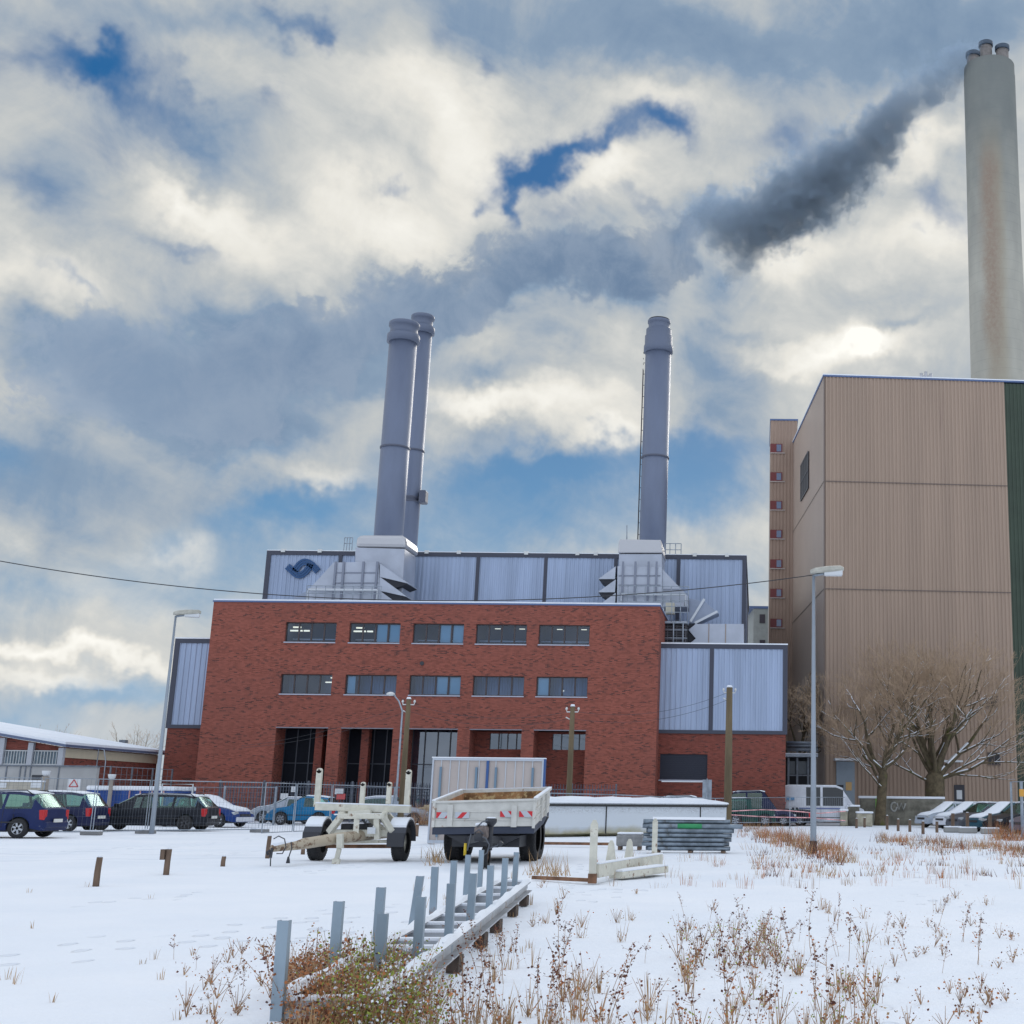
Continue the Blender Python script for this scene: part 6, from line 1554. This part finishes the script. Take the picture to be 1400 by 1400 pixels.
    MB().box(x0, x1, Y6-.1, Y6+2.3, .15, zb-.002).build('base_frame', M('base_pale', (.45, .46, .48), .7), t6)
    m = MB()
    for f in (.3, .5, .62, .75, .88): xx = x0+(x1-x0)*f; m.bar((xx, Y6-.15, zb), (xx, Y6-.15, zt), .05)
    m.build('strap', M('strap_red', (.55, .3, .28), .6), t6)
    # boundary hedge behind
    x0, x1 = P(133, 1050, 72).x, P(226, 1050, 78).x
    t7 = thing('mesh_fence', 'brownish mesh fence with grey posts before the brick side of the workshop', 'fence', ((x0+x1)/2, 72, 0))
    mesh_fence_panel(t7, (x0, 71, 0), (x1, 79, 0), .1, P(133, 1047, 71).z, pitch=.5, wire=.02)
    m = MB()
    for k in range(5): xx = x0+(x1-x0)*k/4; MB().bar((xx, 71+2*k, 0), (xx, 71+2*k, P(133, 1046, 71).z), .08).build('post', STEELD, t7)
    a = P(134, 1033, 70.5); m = MB().tube([(a.x, 70.5, 0), (a.x, 70.5, a.z+.35), (a.x+.3, 70.5, a.z+.3), (a.x+.45, 70.5, a.z-.3), (a.x+.45, 70.5, 0)], .03, 6); tag(recenter(m.build('pipe_arch', STEEL)), 'thin bent pipe arch at the end of the grey panel wall', 'pipe')
    # frame right of container
    p0, p1 = P(222, 1072, 61), P(264, 1072.5, 61)
    m = MB().tube([(p0.x, 61, 0), (p0.x, 61, p0.z), (p1.x, 61, p1.z), (p1.x, 61, 0)], .04, 6, cap=False); tag(recenter(m.build('gate_frame', WHITE)), 'white tubular gate frame behind the black estate car', 'gate')
    # second, lower mesh fence by the building corner
    for i, (pa, pb, lb) in enumerate(((264, 308, 'grey mesh fence section before the left corner of the brick building'), (308, 378, 'grey mesh fence section before the brick pier left of the arcade'))):
        a, b = P(pa, 1076, 66), P(pb, 1077.5, 66.5); t8 = thing('mesh_fence', lb, 'fence', ((a.x+b.x)/2, 66, 0), group='grey mesh fence by the brick building')
        mesh_fence_panel(t8, (a.x, 66, 0), (b.x, 66.5, 0), .1, a.z, pitch=.22, wire=.014); MB().bar((a.x, 66, 0), (a.x, 66, a.z+.05), .09).build('post', STEEL, t8)
        MB().bar((b.x, 66.5, 0), (b.x, 66.5, a.z+.05), .09).build('post', STEEL, t8)
workshop()
def sedge():
    # dead shrubs before the arcade
    pass
# ------------------------------------------------------------------ smoke
def smoke():
    path = [(1342, 72, 20, 3), (1316, 88, 32, 2), (1266, 120, 36, 5), (1219, 164, 40, 11), (1176, 210, 50, 20), (1122, 254, 57, 30), (1062, 290, 54, 42), (1008, 312, 48, 54), (962, 290, 34, 64)]
    pts = []
    for px, py, r, dy in path:
        Y = 144+dy; p = P(px, py, Y); pts.append((p, r*Y/F_PX))
    br_ = [(P(1030, 330, 192), 3.6), (P(992, 392, 196), 1.3)]
    m = bpy.data.materials.new('smoke'); m.use_nodes = True; t = NT(m.node_tree); t.n.clear()
    out = t.add('ShaderNodeOutputMaterial'); v = t.add('ShaderNodeVolumePrincipled'); t.l.new(v.outputs[0], out.inputs['Volume'])
    v.inputs['Color'].default_value = (.60, .78, 1.0, 1); v.inputs['Anisotropy'].default_value = 0.0
    g = t.add('ShaderNodeNewGeometry').outputs['Position']
    w = t.v('MULTIPLY', t.v('SUBTRACT', t.noise(g, .16, 3, .6, out=1), (.5, .5, .5)), (5.0, 5.0, 5.0)); gw = t.v('ADD', g, w)
    best = None
    for (a, ra), (b, rb) in list(zip(pts, pts[1:]))+[(br_[0], br_[1])]:
        ab = b-a; pa = t.v('SUBTRACT', gw, tuple(a)); h = t.m('MULTIPLY', t.v('DOT_PRODUCT', pa, tuple(ab)), 1/ab.length_squared, clamp=True)
        sc = t.add('ShaderNodeVectorMath', operation='SCALE'); sc.inputs[0].default_value = tuple(ab); t.put(sc.inputs[3], h)
        dist = t.v('LENGTH', t.v('SUBTRACT', pa, sc.outputs[0])); q = t.m('DIVIDE', dist, t.m('MULTIPLY_ADD', h, rb-ra, ra))
        best = q if best is None else t.m('MINIMUM', best, q)
    n = t.noise(g, .38, 7, .66)
    f = t.m('ADD', t.m('SUBTRACT', 1.02, best), t.m('MULTIPLY', t.m('SUBTRACT', n, .5), 3.8))
    x, y, z = t.sep(g)[:3]
    fade = t.m('MULTIPLY_ADD', t.smooth(x, -16, 8), .72, .28)
    t.l.new(t.m('MULTIPLY', t.m('MULTIPLY', t.smooth(f, .0, .42), fade), .40), v.inputs['Density'])
    mb = MB(); mb.tube([p for p, r in pts[:1]]+[p for p, r in pts[1:]]+[P(925, 285, 214)], [r*1.9 for p, r in pts]+[2.2], 14, smooth=True)
    o = mb.build('smoke', m); tag(o, kind='stuff')
    mb = MB(); mb.tube([br_[0][0]+Vector((0, 0, 2)), br_[0][0], br_[1][0], P(975, 410, 197)], [4.5, 6.0, 3.6, 1.5], 12); 
    # one closed hull: merge the hanging tail into the main tube
    me2 = mb; k = len(o.data.vertices)
    o2 = me2.build('tail', m); b1 = o.modifiers.new('u', 'BOOLEAN'); b1.operation = 'UNION'; b1.object = o2; b1.solver = 'EXACT'
    dg = bpy.context.evaluated_depsgraph_get(); nm = bpy.data.meshes.new_from_object(o.evaluated_get(dg)); o.modifiers.clear(); o.data = nm
    bpy.data.objects.remove(o2)
smoke()

# ------------------------------------------------------------------ trees
BARK = M('bark', (.11, .085, .05), .9, var=.35, vscale=3, bump=.5, stain=(.9, .55, (.10, .10, .03)))
TWIG = M('twig', (.42, .30, .20), .9, var=.25, vscale=2)
def tree(label, base, trunk_r, trunk_h, lean, limbs, top, seed, spread, group='bare trees before the tan building', snow=True, depth=6, minr=.0085):
    rnd = random.Random(seed)
    th = thing('bare_tree', label, 'tree', (base.x, base.y, 0), group=group)
    T, B, W_, S_ = MB(), MB(), MB(), MB()
    fork = Vector((base.x+lean, base.y, trunk_h))
    T.tube([(base.x, base.y, -.1), (base.x, base.y, .25), (base.x+lean*.5, base.y, trunk_h*.5), fork, fork+Vector((0, 0, .5))], [trunk_r*1.35, trunk_r*1.08, trunk_r*.95, trunk_r*.90, trunk_r*.35], 14)
    def branch(p, d, ln, r, k):
        n = 3 if k < 3 else 2; pts = [p]; dd = d.copy(); rs = [r]
        for i in range(n):
            dd = (dd+Vector((rnd.gauss(0, .16), rnd.gauss(0, .16), rnd.gauss(0, .10)+(.10 if k > 1 else .04)))).normalized()
            pts.append(pts[-1]+dd*ln/n); rs.append(max(minr, r*(1-.45*(i+1)/n)))
        (B if k < 3 else W_).tube(pts, rs, 7 if k < 2 else (4 if k < 4 else 3), cap=False)
        if snow:
            for a, b_, ra in zip(pts, pts[1:], rs):
                e = (b_-a); ln2 = e.length; e.normalize()
                if abs(e.z) < .80 and ra > .011 and k < 5 and rnd.random() < (.9 if k < 3 else .5):
                    w = max(ra*1.3, .025); S_.bar(a+Vector((0, 0, ra*.8+.012))+e*ln2*.1, b_+Vector((0, 0, ra*.7+.012))-e*ln2*.1, w, w*.55)
        if k >= depth: return
        nc = 3 if k < 4 else (2 if k == 4 else 3)
        for i in range(nc):
            f = 1.0 if i == 0 else rnd.uniform(.35, .95); q = pts[0].lerp(pts[-1], f) if f < 1 else pts[-1]
            if f < 1: idx = min(n-1, int(f*n)); q = pts[idx].lerp(pts[idx+1], f*n-idx)
            ax = dd.cross(Vector((rnd.gauss(0, 1), rnd.gauss(0, 1), rnd.gauss(0, 1)))).normalized()
            ang = rnd.uniform(.12, .35) if i == 0 else rnd.uniform(.45, .95)
            nd = Matrix.Rotation(ang, 3, ax) @ dd
            if nd.z < -.15: nd.z *= .3; nd.normalize()
            # keep the crown inside its envelope
            h = q.z/top; lim = 1.0 if h < .85 else .6
            branch(q, nd, ln*rnd.uniform(.58, .80)*lim, rs[-1]*(.88 if i == 0 else .72), k+1)
    for az_, el_, ln, r, z in limbs:
        d = Vector((math.cos(math.radians(az_))*math.cos(math.radians(el_)), math.sin(math.radians(az_))*math.cos(math.radians(el_)), math.sin(math.radians(el_))))
        branch(Vector((base.x+lean, base.y, z)), d, ln, r, 0)
    T.build('trunk', BARK, th)
    B.build('crown', BARK, th, recalc=False)
    tw = W_.build('twigs', TWIG, th, recalc=False); tag(tw, kind='stuff')
    if snow: s = S_.build('snow', SNOW, th, recalc=False); tag(s, kind='stuff')
    return th
b1 = P(1203, 1125, 86); b1.z = 0
tree('bare snow dusted tree with a single slim trunk nearer the tall street lamp', b1, .34, 3.3, .25, [(175, 62, 3.3, .16, 3.1), (20, 66, 3.5, .17, 3.3), (95, 74, 3.7, .17, 3.4), (150, 42, 2.8, .11, 2.5), (-70, 64, 3.0, .13, 3.2), (60, 55, 3.0, .12, 3.4), (200, 50, 3.1, .12, 3.5), (350, 50, 2.9, .12, 3.6), (230, 28, 2.3, .07, 2.3)], 13, 4, 1)
b2 = P(1279, 1118, 89.5); b2.z = 0
tree('broad bare snow dusted tree with a thick mossy trunk behind the parked row', b2, .72, 3.2, 0, [(180, 70, 3.9, .27, 2.9), (5, 74, 4.2, .30, 2.9), (120, 65, 3.6, .3, 2.9), (350, 50, 3.7, .24, 2.9), (10, 32, 3.8, .14, 3.0), (170, 40, 3.4, .14, 3.0), (182, 18, 2.8, .09, 2.7), (-90, 68, 3.6, .18, 3.2), (40, 56, 3.8, .18, 3.3), (325, 62, 4.0, .18, 3.3), (200, 60, 3.8, .17, 3.3), (352, 20, 3.4, .10, 2.9)], 13.5, 21, 1)
b3 = P(1091, 1080, 98); b3.z = 0
tree('brown bare thicket squeezed between the blue hall and the tan block', b3, .25, 3.5, 0, [(170, 60, 3.2, .12, 3.5), (10, 62, 3.2, .12, 3.5), (90, 75, 3.6, .12, 4), (200, 45, 2.6, .1, 4), (340, 50, 2.4, .1, 4.5), (150, 60, 2.6, .1, 5), (30, 60, 2.6, .1, 5)], 11, 33, 1, snow=False, depth=5, group=None, minr=.02)
for px, sd_, sc in ((20, 1, .8), (76, 2, .8), (186, 3, .9)):
    b_ = P(px, 1000, 150); b_.z = 0
    hz_ = P(px, 991, 150).z
    tree({20: 'faint far bare treetop over the workshop roof at the left edge', 76: 'faint far bare treetop over the middle of the workshop roof', 186: 'faint far bare treetop near the low end of the workshop roof'}[px] if px != 186 else 'faint far bare treetop behind the low end of the workshop roof', Vector((b_.x, 150, 0)), .2, hz_*.45, 0, [(a, 62, hz_*.25, .08, hz_*.45) for a in (0, 72, 144, 216, 288)], hz_, sd_, 1, snow=False, depth=4, group='far treetops over the workshop')

# ------------------------------------------------------------------ dead plants
STEM = M('dry_stem', (.34, .20, .11), .9, var=.3, vscale=8); LEAFB = M('dead_leaf', (.12, .04, .025), .9, var=.4, vscale=10); LEAFR = M('rusty_leaf', (.42, .16, .06), .9, var=.35, vscale=10)
LEAFG = M('olive_leaf', (.27, .32, .05), .8, var=.4, vscale=10); STRAW = M('straw', (.42, .27, .14), .9, var=.3, vscale=6)
PM = [STEM, LEAFB, LEAFR, LEAFG, STRAW, SNOW]
class PB(MB):
    def __init__(s): super().__init__(); s.mi = []
    def fill(s, k):
        while len(s.mi) < len(s.f): s.mi.append(k)
    def leaf(s, p, sz, rnd, k):
        a = Vector((rnd.gauss(0, 1), rnd.gauss(0, 1), rnd.gauss(0, .8))).normalized(); b = a.cross(Vector((rnd.gauss(0, 1), rnd.gauss(0, 1), rnd.gauss(0, 1)))).normalized(); n = a.cross(b)*sz*.25
        p = Vector(p)
        s.face([p, p+a*sz*.5+b*sz*.35+n, p+a*sz, p+a*sz*.5-b*sz*.3-n]); s.fill(k)
    def done(s, name):
        me = bpy.data.meshes.new(name); me.from_pydata([tuple(v) for v in s.v], [], s.f)
        for m in PM: me.materials.append(m)
        me.polygons.foreach_set('material_index', s.mi); me.update(); return me
def stalk(pb, o, h, rnd, leafk=1, dens=1.0, lean=.15, lsz=.024):
    o = Vector(o); d = Vector((rnd.gauss(0, lean), rnd.gauss(0, lean), 1)).normalized(); pts = [o]; n = 6
    for i in range(n):
        d = (d+Vector((rnd.gauss(0, .08), rnd.gauss(0, .08), 0))).normalized(); pts.append(pts[-1]+d*h/n)
    pb.tube(pts, [.0035, .0033, .003, .0027, .0023, .002, .0015], 3, cap=False, smooth=False); pb.fill(0)
    k = int(h*26*dens)
    for i in range(k):
        f = rnd.uniform(.32, 1)**.8*n; j = min(n-1, int(f)); p = pts[j].lerp(pts[j+1], f-j)
        if rnd.random() < .45:
            sd = Vector((rnd.gauss(0, 1), rnd.gauss(0, 1), rnd.uniform(.1, .9))).normalized()*rnd.uniform(.03, .10)
            pb.tube([p, p+sd], [.0018, .001], 3, cap=False, smooth=False); pb.fill(0); p = p+sd
        for _ in range(rnd.choice([1, 2, 3])): pb.leaf(p+Vector((rnd.gauss(0, .008), rnd.gauss(0, .008), rnd.gauss(0, .01))), lsz*rnd.uniform(.5, 1.25), rnd, leafk if rnd.random() < .85 else 2)
def tuft(pb, o, h, rnd, n=18, k=4, sp=.05):
    for i in range(n):
        a = rnd.uniform(0, 6.28); r = rnd.random()*sp; p = Vector(o)+Vector((math.cos(a)*r, math.sin(a)*r, 0)); hh = h*rnd.uniform(.5, 1.1)
        b = p+Vector((math.cos(a)*hh*rnd.uniform(0, .5), math.sin(a)*hh*rnd.uniform(0, .5), hh)); m_ = p.lerp(b, .5)+Vector((0, 0, hh*.12)); w = Vector((-math.sin(a), math.cos(a), 0))*.003
        pb.face([p-w, p+w, m_+w*.8, m_-w*.8]); pb.face([m_-w*.8, m_+w*.8, b]); pb.fill(k)
def bushy(pb, o, h, rnd, cols, n=60):
    for _ in range(6):
        d = Vector((rnd.gauss(0, .4), rnd.gauss(0, .4), 1)).normalized()*h*rnd.uniform(.6, 1); pb.tube([o, Vector(o)+d*.5, Vector(o)+d], [.003, .0025, .0015], 3, cap=False, smooth=False); pb.fill(0)
        for _ in range(n//6):
            p = Vector(o)+d*rnd.uniform(.25, 1)+Vector((rnd.gauss(0, .04), rnd.gauss(0, .04), rnd.gauss(0, .03))); pb.leaf(p, rnd.uniform(.010, .026), rnd, rnd.choice(cols))
rw_ = random.Random(77)
protos = []
for i in range(10):
    pb = PB(); r_ = random.Random(100+i); stalk(pb, (0, 0, -.02), r_.uniform(.40, .62), r_, 1, 1.5, .12)
    if i % 2: stalk(pb, (.03, .02, -.02), r_.uniform(.25, .4), r_, 2, 1.2, .2)
    protos.append(pb.done('seed_stalk'))
def place(me, name, px, py, label, group, sc=1.0):
    g = G(px, py); o = bpy.data.objects.new(name, me); C.objects.link(o); o.location = (g.x, g.y, ground_z(g.x, g.y)+.0); o.rotation_euler = (rw_.gauss(0, .06), rw_.gauss(0, .06), rw_.uniform(0, 6.28)); o.scale = (sc,)*3
    tag(o, label, 'dead plant', group); return o
def region_count(n, x0, x1, y0, y1, skip=None):
    out = []
    while len(out) < n:
        px, py = rw_.uniform(x0, x1), rw_.uniform(y0, y1)
        if skip and skip(px, py): continue
        out.append((px, py))
    return out
offrack = lambda px, py: (px < 640 and py < 1400-(px-500)*.0 and py > 1330 and px < 560)
for lab, grp, spots, sc in (
    ('dark brown seed stalk in the thick patch of dead weeds right of the steel rack', 'dead stalks right of the rack', region_count(26, 610, 900, 1310, 1440), (.5, 1.0)),
    ('rust brown seed stalk in the wide patch of dead weeds at the bottom right', 'dead stalks at the bottom right', region_count(26, 930, 1190, 1290, 1440), (.45, 1.0)),
    ('small brown seed stalk standing alone in the open snow on the right', 'scattered dead stalks on the right', region_count(18, 900, 1400, 1250, 1330), (.45, .8)),
    ('short dead stalk along the right flank of the steel rack', 'dead stalks beside the rack', region_count(12, 590, 720, 1290, 1345), (.4, .8)),
    ('small dead stalk standing in the open snow left of the steel rack', 'scattered dead stalks on the left', region_count(8, 230, 370, 1310, 1400), (.4, .7))):
    for i, (px, py) in enumerate(spots): place(rw_.choice(protos), 'dead_stalk', px, py, lab, grp, rw_.uniform(*sc))
place(protos[0], 'dead_stalk', 392, 1398, 'tall curved dead stalk with curled dark leaves right of the front steel post', None, 1.35).rotation_euler = (0, -.12, 1)
place(protos[2], 'dead_stalk', 452, 1372, 'tall dead stalk climbing along the second post of the rack', None, 1.15).rotation_euler = (0, .0, 2)
place(protos[4], 'dead_stalk', 424, 1375, 'thin dead stalk between the first and second post of the rack', None, .75)
# dense clump over the near end of the rack
pb = PB(); n = 0
for i in range(340):
    px, py = rw_.gauss(480, 52), rw_.uniform(1350, 1500)
    if px < (372 if py < 1395 else 392) or px > 600: continue
    g = G(px, py); g.z = 0
    c = [2, 2, 1, 4, 2] if px < 455 else [3, 3, 3, 3, 2, 5] if rw_.random() < .6 else [2, 1, 5, 3]
    bushy(pb, g, rw_.uniform(.26, .50) if py < 1445 else rw_.uniform(.1, .25), rw_, c, 130)
    if i % 3 == 0: tuft(pb, g, rw_.uniform(.15, .38), rw_, 10)
o = bpy.data.objects.new('undergrowth', pb.done('undergrowth')); C.objects.link(o); tag(o, kind='stuff')
# straw, small weeds: ground cover of the rough side
pb = PB()
def cover(n, x0, x1, y0, y1, fn):
    for px, py in region_count(n, x0, x1, y0, y1):
        g = G(px, py); g.z = ground_z(g.x, g.y); fn(g)
cover(28, 600, 910, 1335, 1440, lambda g: (tuft(pb, g, rw_.uniform(.12, .35), rw_, 9, 4, .06), bushy(pb, g, rw_.uniform(.12, .3), rw_, [2, 1, 2, 4], 24)))
cover(32, 930, 1200, 1310, 1440, lambda g: (tuft(pb, g, rw_.uniform(.1, .3), rw_, 8, 4, .06), bushy(pb, g, rw_.uniform(.1, .3), rw_, [2, 2, 1, 3], 26)))
cover(34, 920, 1080, 1275, 1330, lambda g: bushy(pb, g, rw_.uniform(.10, .32), rw_, [2, 1, 1, 3], 30))
cover(34, 1180, 1400, 1260, 1420, lambda g: bushy(pb, g, rw_.uniform(.06, .2), rw_, [1, 2, 4], 18))
cover(30, 720, 1400, 1195, 1300, lambda g: (tuft(pb, g, rw_.uniform(.08, .25), rw_, 6, 4, .10), bushy(pb, g, rw_.uniform(.08, .22), rw_, [1, 2, 4], 16)))
cover(100, 800, 1400, 1165, 1215, lambda g: tuft(pb, g, rw_.uniform(.12, .32), rw_, 10, rw_.choice([4, 2, 0]), .22))
cover(40, 560, 730, 1200, 1330, lambda g: tuft(pb, g, rw_.uniform(.06, .2), rw_, 7, 4, .07))
cover(36, 250, 400, 1300, 1420, lambda g: bushy(pb, g, rw_.uniform(.05, .18), rw_, [2, 4, 1], 14))
cover(14, 0, 300, 1200, 1400, lambda g: tuft(pb, g, rw_.uniform(.05, .14), rw_, 5, 4, .05))
o = bpy.data.objects.new('dead_weeds', pb.done('dead_weeds')); C.objects.link(o); tag(o, kind='stuff')
# strips of long dry grass farther off
pb = PB()
def bigtuft(g, h, n, sp, k):
    for i in range(n):
        a = rw_.uniform(0, 6.28); r = rw_.random()*sp; p = g+Vector((math.cos(a)*r, math.sin(a)*r, -.02)); hh = h*rw_.uniform(.4, 1.1)
        q = p+Vector((rw_.gauss(0, .35)*hh, rw_.gauss(0, .35)*hh, hh)); w = Vector((.0065, 0, 0))
        pb.face([p-w, p+w, q]); pb.fill(k)
for px, py in [(rw_.uniform(1012, 1150), 0) for _ in range(150)]:
    y = 1132+(px-1012)*.30+rw_.gauss(0, 7); bigtuft(G(px, y), rw_.uniform(.2, .7), 12, .4, rw_.choice([4, 2, 2, 0, 1]))
for _ in range(130):
    px = rw_.uniform(1200, 1420); y = 1148+(px-1200)*.085+rw_.gauss(0, 3.5); bigtuft(G(px, y), rw_.uniform(.15, .5), 12, .4, rw_.choice([4, 2, 0, 1]))
for _ in range(80):
    px = rw_.uniform(1020, 1400); bigtuft(G(px, rw_.uniform(1160, 1200)), rw_.uniform(.1, .35), 9, .3, rw_.choice([4, 2, 1]))
for _ in range(50):
    bigtuft(G(rw_.uniform(1215, 1262), rw_.uniform(1121, 1127)), rw_.uniform(.5, 1.3), 26, .8, rw_.choice([1, 2, 1]))
for _ in range(30):
    bigtuft(G(rw_.uniform(1360, 1400), rw_.uniform(1136, 1150)), rw_.uniform(.4, 1.0), 20, .5, rw_.choice([1, 2, 4]))
for _ in range(46):
    bigtuft(P(rw_.uniform(562, 592), 1125, 69.5)-Vector((0, 0, P(575, 1125, 69.5).z)), rw_.uniform(.6, 1.5), 20, .6, rw_.choice([4, 2, 1]))
for px, py in ((735, 1195), (760, 1197), (596, 1180), (588, 1176), (1160, 1180), (860, 1195)):
    for _ in range(4): bigtuft(G(px+rw_.gauss(0, 8), py+rw_.gauss(0, 2)), rw_.uniform(.2, .5), 12, .25, 4)
o = bpy.data.objects.new('dry_grass', pb.done('dry_grass')); C.objects.link(o); tag(o, kind='stuff')
